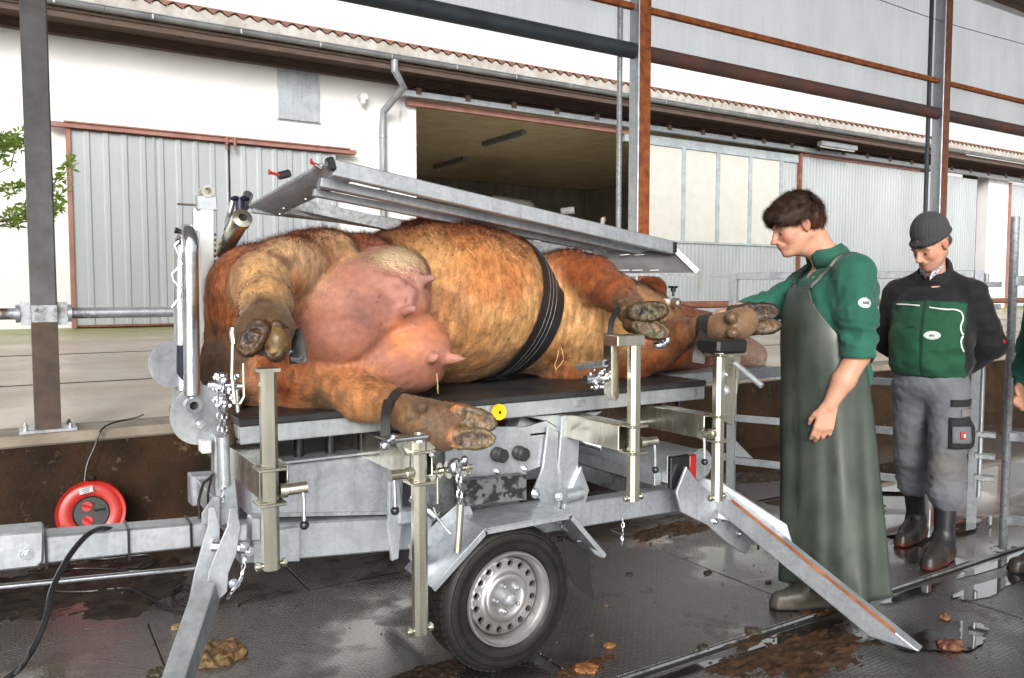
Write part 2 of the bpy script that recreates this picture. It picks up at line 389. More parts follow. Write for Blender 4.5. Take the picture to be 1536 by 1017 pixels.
# ------------------------------------------------------------------ open shed: posts, beams, windbreak net
PY = 5.05
shed = empty('cattle_shed', (4.3, PY, .645), 'open shed frame of steel posts, tube beam and grey windbreak net', 'shed')
PX = [AY(72, 640, PY).x, AY(957, 400, PY).x, AY(1407, 300, PY).x]
PX = [PX[0], PX[1], PX[2]]
for i, px in enumerate(PX):
    post = MB().sqtube((px, PY, .66), (px, PY, 4.85), .125, .125, .008, cham=.008).build('post', M['post_brown'] if i == 0 else M['galv'], shed)
    MB().b2((px-.062, PY-.066, .66), (px+.062, PY-.0635, 1.25)).build('mud_sleeve', M['post_dirty'], post) if i == 0 else None
    if i:
        MB().b2((px-.058, PY-.0665, .66), (px+.058, PY-.0635, 4.85)).build('rusty_face', M['rust_bright'] if i == 1 else M['rust'], post)
    bp = MB().box((px, PY, .652), (.27,.22,.014))
    for sx in (-1, 1):
        for sy in (-1, 1): bp.bolt((px+sx*.105, PY+sy*.08, .659), Zu, .012, .010)
    bp.build('base_plate', M['galv_dirty'], post)
    cl = MB()
    for s in (-1, 1):
        cl.box((px+s*.085, PY-.03, 1.283), (.045,.012,.125)); cl.box((px+s*.11, PY-.005, 1.283), (.008,.05,.11))
        cl.lathe([(.030,0),(.048,0),(.048,.02),(.030,.02)], (px+s*.112, PY-.01, 1.283), (s,0,0), 20)
    cl.box((px, PY-.067, 1.283), (.12,.012,.09))
    for sx in (-.04, .04):
        for sz in (-.025, .025): cl.bolt((px+sx, PY-.073, 1.283+sz), (0,-1,0), .009)
    cl.build('clamp', M['galv_dirty'], post)
    pl = MB(); pl.b2((px-.064, PY-.069, .98), (px+.064, PY-.0665, .995)); pl.build('joint_band', M['post_dirty'], post)
def rail_between(xa, xb):
    o = MB().cyl((xa, PY-.01, 1.283), (xb, PY-.01, 1.283), .031, n=20).build('pipe_rail', M['rust' if xa > 4 else 'galv_dirty'])
    return o
rails = [(-6, PX[0]-.11, 'grey pipe rail running out of frame left of the first post'), (PX[0]+.11, PX[1]-.11, 'pipe rail between the left and middle shed posts'),
         (PX[1]+.11, PX[2]-.11, 'rusty pipe rail behind the man in the apron'), (PX[2]+.11, 14, 'rusty pipe rail right of the farthest shed post')]
for a, b, lab in rails: tag(rail_between(a, b), lab, 'rail', 'pipe rails along the low wall')
# tube beam in bays, rusty part way
zb = 3.33
for a, b, mt in ((-8, PX[0]-.07, 'blue_beam'), (PX[0]+.07, PX[1]-.07, 'blue_beam'), (PX[1]+.07, PX[2]-.07, 'beam_rust'), (PX[2]+.07, 15, 'beam_rust')):
    if mt == 'beam_rust' and 'beam_rust' not in M: M['beam_rust'] = pm('rusting_blue_beam', (.17,.065,.04), (.06,.05,.05), rough=.6, scale=1.3, bstr=.2)
    MB().cyl((a, PY, zb), (b, PY, zb), .062, n=24).build('tube_beam', M[mt], shed)
    g = MB(); g.b2((a, PY-.02, 3.655), (b, PY+.025, 3.66)); g.b2((a, PY-.02, 3.66), (b, PY-.015, 3.70))
    k = a+.05
    while k < b: g.b2((k, PY-.024, 3.676), (k+.03, PY-.021, 3.684)); k += .11
    g.build('net_rail', M['rust_bright'], shed, smooth=None)
for i in (1, 2):
    px = PX[i]
    MB().cyl((px-.185, PY+.03, .66), (px-.185, PY+.03, 4.85), .022, n=14).build('net_pole', M['galv_dark'] if i == 1 else M['blue_beam'], shed)
def net_mat():
    m, nt, p = nodes('windbreak_net'); p.inputs['Base Color'].default_value = (.26,.29,.31,1); p.inputs['Roughness'].default_value = .8
    co = coords(nt); n1 = noi(nt, coords(nt, (60,1,1.5)), 1, 3); c = mixc(nt, ramp(nt, n1, .3, .7), (.58,.62,.66), (.46,.50,.54)); nt.links.new(c, p.inputs['Base Color'])
    tr = nt.nodes.new('ShaderNodeBsdfTranslucent'); nt.links.new(c, tr.inputs[0]); tp = nt.nodes.new('ShaderNodeBsdfTransparent')
    a = nt.nodes.new('ShaderNodeMixShader'); a.inputs[0].default_value = .6; nt.links.new(p.outputs[0], a.inputs[1]); nt.links.new(tr.outputs[0], a.inputs[2])
    b = nt.nodes.new('ShaderNodeMixShader'); nt.links.new(a.outputs[0], b.inputs[1]); nt.links.new(tp.outputs[0], b.inputs[2])
    nt.links.new(ramp(nt, noi(nt, coords(nt, (3,1,1)), .8, 3), .3, .7, .30, .44), b.inputs[0])
    nt.links.new(b.outputs[0], nt.nodes['Material Output'].inputs[0]); return m
M['net'] = net_mat()
def net(xa, xb, z0, z1, Y):
    g = MB(); nx, nz = int((xb-xa)/.15), 14; vs_ = []
    for j in range(nz+1):
        for i in range(nx+1):
            x = xa+(xb-xa)*i/nx; z = z0+(z1-z0)*j/nz
            vs_.append((x, Y+.02*noise.noise(Vector((x*1.4, z*1.6, 0)))+.006*math.sin(x*9), z))
    g.add(vs_, [(j*(nx+1)+i, j*(nx+1)+i+1, (j+1)*(nx+1)+i+1, (j+1)*(nx+1)+i) for j in range(nz) for i in range(nx)]); return g
net(-6, 15, 3.35, 4.78, PY+.085).build('windbreak_net', M['net'], shed, smooth=179)
MB().pipe([(-6+i*.5, PY-.03, 4.32-.02*math.sin(i*.7)) for i in range(43)], .004, n=5).build('tension_wire', M['blue_beam'], shed)
rf = MB(); rf.beam((-8, PY+.1, 4.90), (16, PY+.1, 4.90), .16, .14); rf.build('eave_beam', M['brown_soffit'], shed)
MB().add([(-9,PY+.5,4.98),(17,PY+.5,4.98),(17,-2.6,5.9),(-9,-2.6,5.9),(-9,PY+.5,5.02),(17,PY+.5,5.02),(17,-2.6,5.94),(-9,-2.6,5.94)], [(0,3,2,1),(4,5,6,7),(0,1,5,4),(1,2,6,5),(2,3,7,6),(3,0,4,7)]).build('shed_roof', M['roof'], shed, smooth=None)
# ------------------------------------------------------------------ barn
BY = 11.0
barn = empty('barn', (10, BY, .95), 'long white farm building with corrugated sliding doors and a brown eave', 'building')
def bx(px): return AY(px, 435, BY).x
XL, XR = -5.0, 34.0
d0, d1 = bx(110), bx(506)            # left double door
o0, o1 = bx(626), bx(932)            # open bay
w1 = bx(1190); c1 = bx(1456); p0_, p1_ = bx(1476), bx(1506)
ZT = 4.52
dT = 3.32; oT = 4.20
wall = MB()
wall.b2((XL, BY, .90), (d0, BY+.3, ZT)); wall.b2((d0, BY, dT), (d1, BY+.3, ZT)); wall.b2((d1, BY, .90), (o0, BY+.3, ZT))
wall.b2((p0_, BY-.02, .90), (p1_, BY+.3, oT+.1)); wall.b2((bx(1560), BY+.2, .9), (XR, BY+.3, ZT)); 
wall.split('wall', M['white_wall'], barn, smooth=None)
pier = MB().b2((bx(601), BY-.09, .95), (bx(622), BY-.003, 4.05)).build('door_post', M['white_wall'], barn)
def corr(x0, x1, z0, z1, Y, pitch=.10, amp=.012, per=4):
    g = MB(); n = int((x1-x0)/pitch*per); vs_ = []; prof = [0, 0, 1, 1] if per == 4 else None
    xs_ = []; 
    for i in range(int((x1-x0)/pitch)+1):
        b = x0+i*pitch
        for dx, h in ((0,0),(.62,0),(.70,1),(.92,1)): 
            if b+dx*pitch <= x1: xs_.append((b+dx*pitch, h))
    for x, h in xs_: vs_ += [(x, Y-h*amp, z0), (x, Y-h*amp, z1)]
    g.add(vs_, [(2*i, 2*i+2, 2*i+3, 2*i+1) for i in range(len(xs_)-1)]); return g
# left double door: two leaves
mid = (d0+d1)/2+.18
for a, b in ((d0+.02, mid-.012), (mid+.012, d1-.02)):
    lf = corr(a, b, .99, dT-.02, BY-.10, .205, .014).build('door_leaf', M['sheet'], barn, smooth=None)
    m2 = (a+b)/2; MB().b2((m2-.012, BY-.118, .99), (m2+.012, BY-.112, dT-.02)).build('sheet_lap', M['sheet'], lf, smooth=None)
    MB().b2((a, BY-.116, .965), (b, BY-.06, .99)).build('bottom_rail', M['rust'], lf, smooth=None)
    MB().b2((a, BY-.09, .99), (b, BY-.05, dT-.02)).build('leaf_back', M['sheet'], lf, smooth=None)
MB().b2((d0-.03, BY-.13, .95), (d0+.015, BY-.004, dT)).build('door_jamb', M['redlead'], barn)
dr = MB(); dr.b2((d0-.22, BY-.17, dT-.0), (d1+.25, BY-.05, dT+.055)); dr.b2((d0-.05, BY-.19, dT+.055), (d1+.15, BY-.03, dT+.072))
dr.build('door_track', M['redlead'], barn)
hg = MB(); 
for s in (-.05, .05): hg.b2((mid+s-.012, BY-.2, dT-.1), (mid+s+.012, BY-.171, dT+.06)); hg.bolt((mid+s, BY-.2, dT-.03), (0,-1,0), .012)
hg.build('door_hanger', M['redlead'], barn)
# square hatch
h0, h1 = AY(417, 178, BY), AY(478, 110, BY)
ht = MB().b2((h0.x, BY-.03, h0.z), (h1.x, BY-.004, h1.z)).build('hatch', M['galv'], barn, bev=.004)
MB().b2((h0.x-.02, BY-.012, h0.z-.02), (h1.x+.02, BY-.002, h0.z)).build('hatch_sill', M['galv_dark'], ht)
vp = AY(541, 147, BY); MB().cyl((vp.x, BY-.003, vp.z), (vp.x, BY-.14, vp.z), .055, n=20).cyl((vp.x, BY-.10, vp.z), (vp.x, BY-.10, vp.z-.10), .04).build('vent_pipe', M['white_plastic'], barn)
# eave: soffit, fascia, gutter, sheets
MB().b2((XL, BY-.62, ZT), (XR, BY+.3, ZT+.03)).b2((XL, BY-.60, ZT-.07), (XR, BY-.57, ZT)).b2((XL, BY-.10, ZT-.12), (XR, BY-.003, ZT)).build('soffit', M['brown_soffit'], barn, smooth=None)
gY = BY-.66
prof = [(-.062,0)]+[(-.062*math.cos(t), -.062*math.sin(t)) for t in [math.pi*i/8 for i in range(1, 8)]]+[(.062,0)]
for k in range(13):
    a = XL+k*3.0; b = a+2.995; vs_ = []
    for x in (a, b):
        for dy, dz in prof: vs_.append((x, gY+dy, ZT+.10+dz))
        for dy, dz in reversed(prof): vs_.append((x, gY+dy*.94, ZT+.10+dz*.94+.001))
    n = len(prof)*2
    g = MB().add(vs_, [(i, (i+1) % n, n+(i+1) % n, n+i) for i in range(n)]); g.pipe([(a, gY-.064, ZT+.10), (b, gY-.064, ZT+.10)], .009, n=8)
    go = g.build('gutter', M['gutter'], barn)
    br = MB()
    for q in range(3): x = a+.5+q; br.box((x, gY-.066, ZT+.075), (.02,.006,.07))
    br.split('gutter_bracket', M['galv_dark'], go, smooth=None)
def wave_sheet(w=.885, L=3.2):
    g = MB(); n = 40; vs_ = []
    for y in (0, L):
        for i in range(n+1):
            x = w*i/n; z = .026*math.cos(2*math.pi*x/.177)
            vs_ += [(x, y, z+y*.33), (x, y, z+y*.33+.009)]
    m = (n+1)*2; f = []
    for i in range(n):
        a = 2*i; f += [(a, a+2, m+a+2, m+a), (a+1, m+a+1, m+a+3, a+3), (a, a+1, a+3, a+2)]
    g.add(vs_, f); return g
ws = wave_sheet(); first = None
for k in range(44):
    x = XL+k*.885
    if first is None: first = ws.build('roof_sheet', M['roof_edge'], None, smooth=50); o = first; o.parent = barn
    else: o = first.copy(); COL.objects.link(o)
    o.location = Vector((x, BY-.72, ZT+.245))-wpos(barn)
ap = MB(); vs_ = []; n = 44*20
for i in range(n+1):
    x = XL+.044*i; c = math.cos(2*math.pi*(x-XL)/.177)
    vs_ += [(x, BY-.70, ZT+.235+.024*c), (x, BY-.675-.004*c, ZT+.11)]
ap.add(vs_, [(2*i, 2*i+1, 2*i+3, 2*i+2) for i in range(n)])
ap.build('eave_closure', M['roof'], barn, smooth=60)
# roof slopes closed behind so that it is a real building
MB().add([(XL,BY-.6,ZT+.24),(XR,BY-.6,ZT+.24),(XR,BY+7,ZT+2.75),(XL,BY+7,ZT+2.75),(XR,BY+14.5,ZT+.24),(XL,BY+14.5,ZT+.24)], [(0,1,2,3),(3,2,4,5)]).build('roof_deck', M['roof'], barn, smooth=None)
MB().b2((XL,BY+.3,.9),(XL+.3,BY+14,ZT+.2)).b2((XR-.3,BY+.3,.9),(XR,BY+14,ZT+.2)).b2((XL,BY+13.7,.9),(XR,BY+14,ZT+.2)).build('rear_wall', M['white_wall'], barn, smooth=None)
# downpipe
dpx = bx(573); dp = MB().pipe([(AY(592,96,gY).x, gY, ZT+.04), (AY(592,96,gY).x, gY, ZT-.10), (dpx+.12, gY+.10, ZT-.28), (dpx, BY-.12, ZT-.55), (dpx, BY-.09, ZT-.75), (dpx, BY-.09, .96)], .052, n=16)
for z in (3.6, 2.6, 1.6): dp.cyl((dpx, BY-.09, z), (dpx, BY-.09, z+.03), .060)
dp.build('downpipe', M['gutter'], barn)
# long door track over open bay and sliding doors
tr = MB(); tr.b2((o0-.35, BY-.22, 4.22), (XR, BY-.10, 4.30)); tr.build('door_track', M['galv'], barn, smooth=None)
k = o0-.1; 
while k < 26:
    MB().b2((k, BY-.24, 4.26), (k+.08, BY-.02, 4.35)).build('track_bracket', M['brown_soffit'], barn, smooth=None); k += .82
MB().b2((o0-.25, BY-.003, 4.35), (XR, BY+.3, ZT)).build('lintel', M['brown_soffit'], barn, smooth=None)
MB().b2((o0-.18, BY-.09, 4.12), (o1+.1, BY-.02, 4.205)).build('lintel_rail', M['redlead'], barn, smooth=None)
# interior of the open bay
ci = MB(); cz = 4.40; ci.b2((o0-4, BY+.32, cz), (w1+1, BY+9, cz+.05)); 
y = BY+.4
while y < BY+8: ci.b2((o0-4, y, cz-.022), (w1+1, y+.17, cz-.001)); y += .2
ci.build('ceiling_boards', M['ceil'], barn, smooth=None, kind='stuff')
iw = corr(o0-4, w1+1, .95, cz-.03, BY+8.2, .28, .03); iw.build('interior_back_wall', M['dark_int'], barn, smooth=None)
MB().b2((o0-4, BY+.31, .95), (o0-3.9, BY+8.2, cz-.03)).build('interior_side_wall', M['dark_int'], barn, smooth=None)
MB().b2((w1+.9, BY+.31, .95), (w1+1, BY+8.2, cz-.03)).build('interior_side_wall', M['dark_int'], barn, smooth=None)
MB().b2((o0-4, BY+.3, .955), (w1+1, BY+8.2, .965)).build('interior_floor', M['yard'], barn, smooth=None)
for (xa, ya) in ((o0+.1, BY+.9), (o0+1.0, BY+4.0), (o0+2.9, BY+1.6), (o0+3.4, BY+4.8)):
    lt = MB().b2((xa, ya, cz-.11), (xa+.10, ya+1.5, cz-.03)).build('strip_lamp', M['galv_dark'], barn, smooth=None)
    MB().cyl((xa+.05, ya+.04, cz-.13), (xa+.05, ya+1.46, cz-.13), .014).build('lamp_tube', M['white_plastic'], lt)
# sliding door with cream windows, over corrugated sheet
wz0, wz1 = 2.32, 4.0
MB().b2((o1-.02, BY-.05, .97), (w1, BY-.02, wz0)).build('door_core', M['sheet'], barn, smooth=None)
corr(o1, w1-.02, .99, wz0-.03, BY-.055, .10, .012).build('door_leaf', M['sheet'], barn, smooth=None)
pxs = [958, 1019, 1070, 1118, 1164]
wf = MB(); wf.b2((o1-.02, BY-.085, wz1), (w1, BY-.02, wz1+.16)); wf.b2((o1-.02, BY-.085, wz0-.04), (w1, BY-.02, wz0))
for q in pxs: x = bx(q); wf.b2((x-.045, BY-.087, wz0), (x+.045, BY-.02, wz1))
wf.build('window_frame', M['frame_blue'], barn, smooth=None)
for a, b in zip(pxs, pxs[1:]):
    MB().b2((bx(a)+.045, BY-.06, wz0), (bx(b)-.045, BY-.03, wz1)).build('window_panel', M['cream_panel'], barn, smooth=None)
corr(bx(1164)+.045, w1-.02, wz0, wz1, BY-.05, .10, .012).build('door_leaf', M['sheet'], barn, smooth=None)
MB().b2((w1-.03, BY-.14, .97), (w1+.03, BY-.05, 4.2)).build('door_edge', M['rust'], barn, smooth=None)
MB().b2((w1+.03, BY-.07, .97), (c1, BY-.04, 4.15)).build('door_core', M['sheet'], barn, smooth=None)
corr(w1+.03, c1, .99, 4.15, BY-.075, .10, .012).build('door_leaf', M['sheet'], barn, smooth=None)
MB().b2((w1+.1, BY-.10, 4.155), (c1-2.5, BY-.05, 4.21)).build('door_top_rail', M['redlead'], barn, smooth=None)
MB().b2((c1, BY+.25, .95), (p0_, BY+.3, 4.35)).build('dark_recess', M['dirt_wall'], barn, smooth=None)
MB().b2((p1_, BY-.08, .95), (p1_+.05, BY-.02, 4.2)).build('door_jamb', M['redlead'], barn, smooth=None)
MB().b2((p1_+.05, BY-.05, .97), (XR, BY-.02, 4.15)).build('door_core', M['sheet'], barn, smooth=None)
corr(p1_+.05, XR-4, .99, 4.15, BY-.055, .10, .012).build('door_leaf', M['sheet'], barn, smooth=None)
lx = AY(1230, 225, BY-.45); lm = MB().b2((lx.x, BY-.50, ZT-.20), (AY(1283,230,BY-.45).x, BY-.38, ZT-.11)).build('eave_lamp', M['galv'], barn)
MB().cyl((lx.x+.03, BY-.44, ZT-.215), (AY(1283,230,BY-.45).x-.03, BY-.44, ZT-.215), .02).build('lamp_tube', M['white_plastic'], lm)
# ------------------------------------------------------------------ machines inside the barn
def tr_at(px, py, Y): return AY(px, py, Y)
tk = empty('farm_vehicle', AY(780, 470, 15), 'pale farm vehicle cab parked inside the dark open barn bay', 'vehicle')
a = AY(740, 296, 15); b = AY(803, 318, 15)
g = MB(); cab = [(a.x, 15, 2.6), (b.x, 15, 2.6), (b.x, 15, a.z-.08), (b.x-.1, 15, a.z-.01), (a.x, 15, a.z+.05)]
g.prism(cab, (0, 1.6, 0)); g.build('cab', M['white_plastic'], tk, bev=.04)
wv = MB()
for s in (.15, 1.15): wv.cyl((a.x+s*.6, 15.0, .97+.45), (a.x+s*.6, 15.3, .97+.45), .45, n=24)
wv.build('wheel', M['rubber'], tk)
MB().b2((a.x, 15.1, 1.3), (b.x+.3, 16.5, 2.6)).build('hull', M['galv_dark'], tk, bev=.05)
MB().cyl((b.x-.18, 14.99, a.z-.15), (b.x-.18, 14.93, a.z-.15), .07).build('lamp', M['white_plastic'], tk)
# hand work platform cart with white posts standing in front of the barn
ct = empty('milking_cart', AY(800, 480, 9.2), 'white tube trolley with dark chalk board standing in the yard', 'trolley')
Yc = 9.2; g = MB()
for px in (751, 806): x = AY(px, 400, Yc).x; g.b2((x-.035, Yc-.035, .9), (x+.035, Yc+.035, AY(px, 345, Yc).z))
g.build('upright', M['white_plastic'], ct)
x0_ = AY(752, 345, Yc+.03).x; x1_ = AY(800, 345, Yc+.03).x
bd = MB().b2((x0_+.04, Yc+.01, AY(760,358,Yc).z), (x1_, Yc+.03, AY(760,338,Yc).z)).build('chalk_board', pm('chalk_board', (.03,.04,.035), (.05,.06,.05), rough=.8), ct)
ch = MB(); rnd = random.Random(5); zc = AY(760,348,Yc).z
for k in range(7):
    xx = x0_+.08+k*(x1_-x0_-.12)/7; ch.beam((xx, Yc+.006, zc-.05), (xx+rnd.uniform(-.03,.05), Yc+.006, zc+.05), .003, .006, up=(0,1,0)); 
    if k % 2: ch.beam((xx, Yc+.006, zc), (xx+.04, Yc+.006, zc+.01), .003, .006, up=(0,1,0))
ch.build('chalk_mark', M['white_plastic'], bd, smooth=None)
g = MB(); xe = AY(925, 377, Yc).x; zt = AY(860, 379, Yc).z
g.b2((AY(806,380,Yc).x, Yc-.05, zt-.06), (xe, Yc+.05, zt+.05)); g.b2((AY(806,380,Yc).x+.1, Yc, .9), (AY(806,380,Yc).x+.15, Yc+.04, zt)); g.b2((xe-.1, Yc, .9), (xe-.05, Yc+.04, zt))
g.build('cross_tube', M['white_plastic'], ct, bev=.01)
rd = MB(); q = AY(786, 372, Yc); rd.ball(q, (.05,.05,.06)); rd.build('red_can', M['red_plastic'], ct)
q = AY(850, 316, 13.5); fp = empty('round_duct', q, 'short white round pipe end showing above the steel frame', 'pipe')
MB().cyl((q.x-.14, 13.5, q.z-.02), (q.x+.06, 13.3, q.z), .07, n=20).build('duct', M['white_plastic'], fp)
MB().cyl((q.x+.05, 13.31, q.z), (q.x+.068, 13.292, q.z), .055, n=20).build('duct_mouth', M['black'], fp)
MB().b2((q.x-.10, 13.46, .965), (q.x-.04, 13.52, q.z-.05)).build('stand', M['dark_int'], fp)
q = AY(906, 331, 13); bc = empty('warning_light', q, 'small orange warning lamp on a white base beside the bay edge', 'lamp')
MB().cyl(q-V(0,0,.02), q+V(.0,0,.08), .045).build('lamp_glass', pm('orange_lens', (.8,.15,.03), rough=.2), bc)
MB().cyl(q-V(.06,0,.14), q-V(.02,0,-.05), .05).build('lamp_base', M['white_plastic'], bc)
MB().b2((q.x-.08, 12.97, .965), (q.x-.03, 13.02, q.z-.1)).build('stand', M['dark_int'], bc)
# ------------------------------------------------------------------ tree at left
tree = empty('young_tree', (-.75, 7.6, .74), 'leafy young tree reaching in from the left edge before the white wall', 'tree')
rt = random.Random(11); br = MB(); tips = []
br.pipe([(-.75,7.6,.7),(-.72,7.58,1.5),(-.68,7.6,2.4),(-.66,7.6,3.2)], [.05,.042,.03,.012], n=8); br.build('trunk', M['brown_soffit'], tree)
br = MB(); 
def limb(p, d, L, r, depth):
    pts = [p]; q = p.copy(); dd = d.normalized()
    for i in range(5):
        dd = (dd+Vector((rt.uniform(-.2,.2), rt.uniform(-.2,.2), rt.uniform(-.12,.18)))).normalized(); q = q+dd*L*.86/5; pts.append(q.copy())
    br.pipe(pts, [r*(1-.15*i) for i in range(6)], n=5)
    for i in range(1, 6): tips.append((pts[i], dd))
    if depth:
        for i in (2, 3, 4, 5):
            limb(pts[i], (dd+Vector((rt.uniform(-.9,.9), rt.uniform(-.9,.9), rt.uniform(-.6,.8)))), L*.38, r*.45, depth-1)
limb(V(-.7,7.6,1.72), V(1,-.1,.10), 1.15, .014, 2)
limb(V(-.7,7.6,1.88), V(1,-.15,.22), 1.05, .012, 2)
limb(V(-.7,7.6,1.95), V(.9,.1,.45), 1.0, .012, 2)
limb(V(-.68,7.6,2.15), V(.8,-.1,.7), .8, .010, 2)
limb(V(-.68,7.6,2.5), V(-.5,.2,.9), .8, .010, 2)
limb(V(-.7,7.6,1.6), V(-1,-.1,.5), .9, .012, 2)
br.build('branches', M['brown_soffit'], tree)
lf = MB()
for p, d in tips:
    for k in range(4):
        u = Vector((rt.uniform(-1,1), rt.uniform(-1,1), rt.uniform(-.6,1))).normalized(); w = u.cross(Vector((rt.uniform(-1,1), rt.uniform(-1,1), rt.uniform(-1,1)))).normalized()
        L = rt.uniform(.04,.08); q = p+u*.01
        lf.add([q, q+u*L*.5+w*L*.2, q+u*L, q+u*L*.5-w*L*.2], [(0,1,2,3)])
lmn, lnt, lp = nodes('spring_leaf'); lc_ = mixc(lnt, ramp(lnt, noi(lnt, coords(lnt), 9), .4, .6), (.34,.46,.08), (.20,.32,.05)); lnt.links.new(lc_, lp.inputs['Base Color']); ltr = lnt.nodes.new('ShaderNodeBsdfTranslucent'); lnt.links.new(lc_, ltr.inputs[0]); lmx = lnt.nodes.new('ShaderNodeMixShader'); lmx.inputs[0].default_value = .55; lnt.links.new(lp.outputs[0], lmx.inputs[1]); lnt.links.new(ltr.outputs[0], lmx.inputs[2]); lnt.links.new(lmx.outputs[0], lnt.nodes['Material Output'].inputs[0]); lp.inputs['Subsurface Weight'].default_value = 0; lp.inputs['Roughness'].default_value = .5
lf.build('foliage', lmn, tree, smooth=None, kind='stuff')
# ------------------------------------------------------------------ trimming table trailer
T = empty('tilt_table_trailer', (1.6, 3.0, 0), 'galvanised single-axle trailer with the black tilting table that the brown cow lies on', 'trailer')
G, GD, ZN, CHR, RB = M['galv'], M['galv_dirty'], M['zinc'], M['chrome'], M['rubber']
def plate(name, pts, Y, th, mat=None, parent=None, bev=.002):
    return MB().prism([AY(a, b, Y) for a, b in pts], (0, th, 0)).build(name, mat or G, parent or T, bev=bev)
# table
MB().b2((.60,2.60,.975),(2.67,3.90,1.0)).build('table_mat', M['rubber'], T, bev=.004)
tf = MB(); tf.b2((.605,2.608,.915),(2.665,2.625,.974)); tf.b2((.605,2.608,.915),(2.665,2.66,.922)); tf.b2((.605,3.875,.915),(2.665,3.892,.974)); tf.b2((.605,2.63,.93),(.62,3.87,.974)); tf.b2((2.65,2.63,.93),(2.665,3.87,.974)); tf.b2((.66,2.63,.955),(2.6,3.87,.973))
tf.build('table_frame', G, T, bev=.002)
sl_ = MB(); sl_.b2((1.935,2.603,.935),(1.985,2.609,.960)); sl_.b2((2.60,2.602,.930),(2.615,2.609,.965))
sl_.split('frame_slot', M['galv_dark'], T)
yr = AY(748, 618, 2.595); MB().lathe([(0,.010),(.010,.010),(.012,.007),(.030,.009),(.032,0)], yr, (0,-1,0), 28).build('reflector', M['yellow'], T)
MB().bolt(yr+V(0,-.010,0), (0,-1,0), .004, .002).build('reflector_screw', M['black'], T)
for px in (448, 495, 543, 882, 985, 1017):
    x = AY(px, 665, 2.72).x; MB().cyl((x,2.72,.835),(x,2.72,.955),.017,n=16).build('table_pillar', M['plastic'], T)
bk = MB().b2((.70,3.3,.80),(2.6,3.33,.90)); bk.build('rear_cross_rail', ZN, T)
fr = MB(); fr.b2((.62,2.66,.826),(1.19,2.76,.834)); fr.b2((1.75,2.66,.826),(2.5,2.76,.834)); fr.split('spring_rail', GD, T)
for px in (475, 520, 575, 992, 1024):
    x = AY(px, 700, 2.69).x; g = MB().cyl((x,2.685,.79),(x,2.685,.825),.008,n=10).cyl((x,2.685,.805),(x,2.685,.818),.014,n=6).cyl((x,2.685,.775),(x,2.685,.79),.005,n=8)
    g.build('hanging_bolt', CHR, T)
# left body box and chassis beam (slopes slightly to the rear)
bx_ = MB(); bx_.prism([(.645,2.655,.660),(1.19,2.655,.590),(1.19,2.655,.822),(.645,2.655,.822)], (0,.55,0)); bb = bx_.build('body_box', G, T, bev=.004)
MB().prism([(.648,2.648,.664),(1.188,2.648,.594),(1.188,2.648,.606),(.648,2.648,.676)], (0,.006,0)).build('fold_seam', M['galv_dark'], bb)
ch = MB(); ch.prism([(.60,2.63,.520),(1.30,2.63,.455),(1.30,2.63,.575),(.60,2.63,.650)], (0,.08,0)); chb = ch.build('chassis_beam', G, T, bev=.006)
ch = MB(); ch.prism([(1.72,2.64,.425),(2.60,2.64,.402),(2.60,2.64,.512),(1.72,2.64,.528)], (0,.08,0)); ch.build('chassis_beam', G, T, bev=.006)
ch = MB(); ch.prism([(.60,3.45,.520),(2.60,3.45,.402),(2.60,3.45,.512),(.60,3.45,.650)], (0,.08,0)); ch.build('chassis_beam', G, T, bev=.006)
MB().b2((.62,2.72,.54),(.70,3.45,.63)).b2((2.50,2.73,.42),(2.58,3.44,.50)).b2((1.5,2.62,.26),(1.56,3.6,.32)).split('cross_member', GD, T, bev=.004)
# dark centre pack behind the wheel plate
MB().b2((1.30,2.74,.45),(1.75,3.3,.80)).build('centre_pack', M['galv_dark'], T, bev=.004)
cp = plate('centre_plate', [(668,655),(700,655),(716,640),(790,640),(838,625),(838,690),(790,708),(790,720),(690,722),(668,700)], 2.66, .012)
b_ = MB(); 
for a, b in ((702,709),(746,707),(787,703)): b_.bolt(AY(a,b,2.66), (0,-1,0), .009)
b_.build('plate_bolt', CHR, cp)
dp_ = pm('flaked_dark_plate', (.19,.19,.20), (.03,.03,.033), rough=.4, metal=.5, scale=26, bstr=.4, lo=.48, hi=.56)
plate('tool_plate', [(690,722),(790,712),(790,750),(690,760)], 2.60, .05, dp_)
for px, py in ((745,681),(777,679)):
    c = AY(px, py, 2.655); MB().lathe([(0,.055),(.020,.055),(.027,.048),(.027,.030),(.022,.026),(.029,.02),(.029,0)], c, (0,-1,0), 24).build('rubber_buffer', RB, T)
# cylinder lying across under the table edge
c = AY(775, 640, 2.72); MB().cyl(c+V(-.02,.0,.02), c+V(.12,.0,-.06), .045, n=24).build('actuator', M['galv_dark'], T)
# lift column and side plates
plate('lift_column', [(843,624),(872,620),(868,690),(866,735),(846,740),(838,700)], 2.63, .05, bev=.003)
plate('column_gusset', [(790,625),(905,617),(880,632),(866,655),(843,665),(838,642),(822,632)], 2.65, .01)
plate('column_side', [(822,640),(838,648),(836,690),(846,740),(852,765),(830,770),(812,752),(800,738),(815,700)], 2.64, .012, M['galv'])
plate('lower_bracket', [(852,745),(872,700),(884,735),(876,762),(868,790),(860,802),(845,795),(846,760)], 2.615, .02)
c = AY(846, 745, 2.60); MB().cyl(c+V(0,0,0), c+V(.085,-.0,.004), .028, n=24).build('pivot_sleeve', M['galv'], T)
c = AY(838, 745, 2.60); MB().bolt(c, (-.3,-1,0), .012).build('pivot_bolt', CHR, T)
c = AY(843, 774, 2.58); MB().bolt(c, (0,-1,0), .014, .012).lathe([(.013,0),(.024,0),(.024,.01),(.013,.01)], c, (0,-1,0)).build('pivot_bolt', M['plastic'], T)
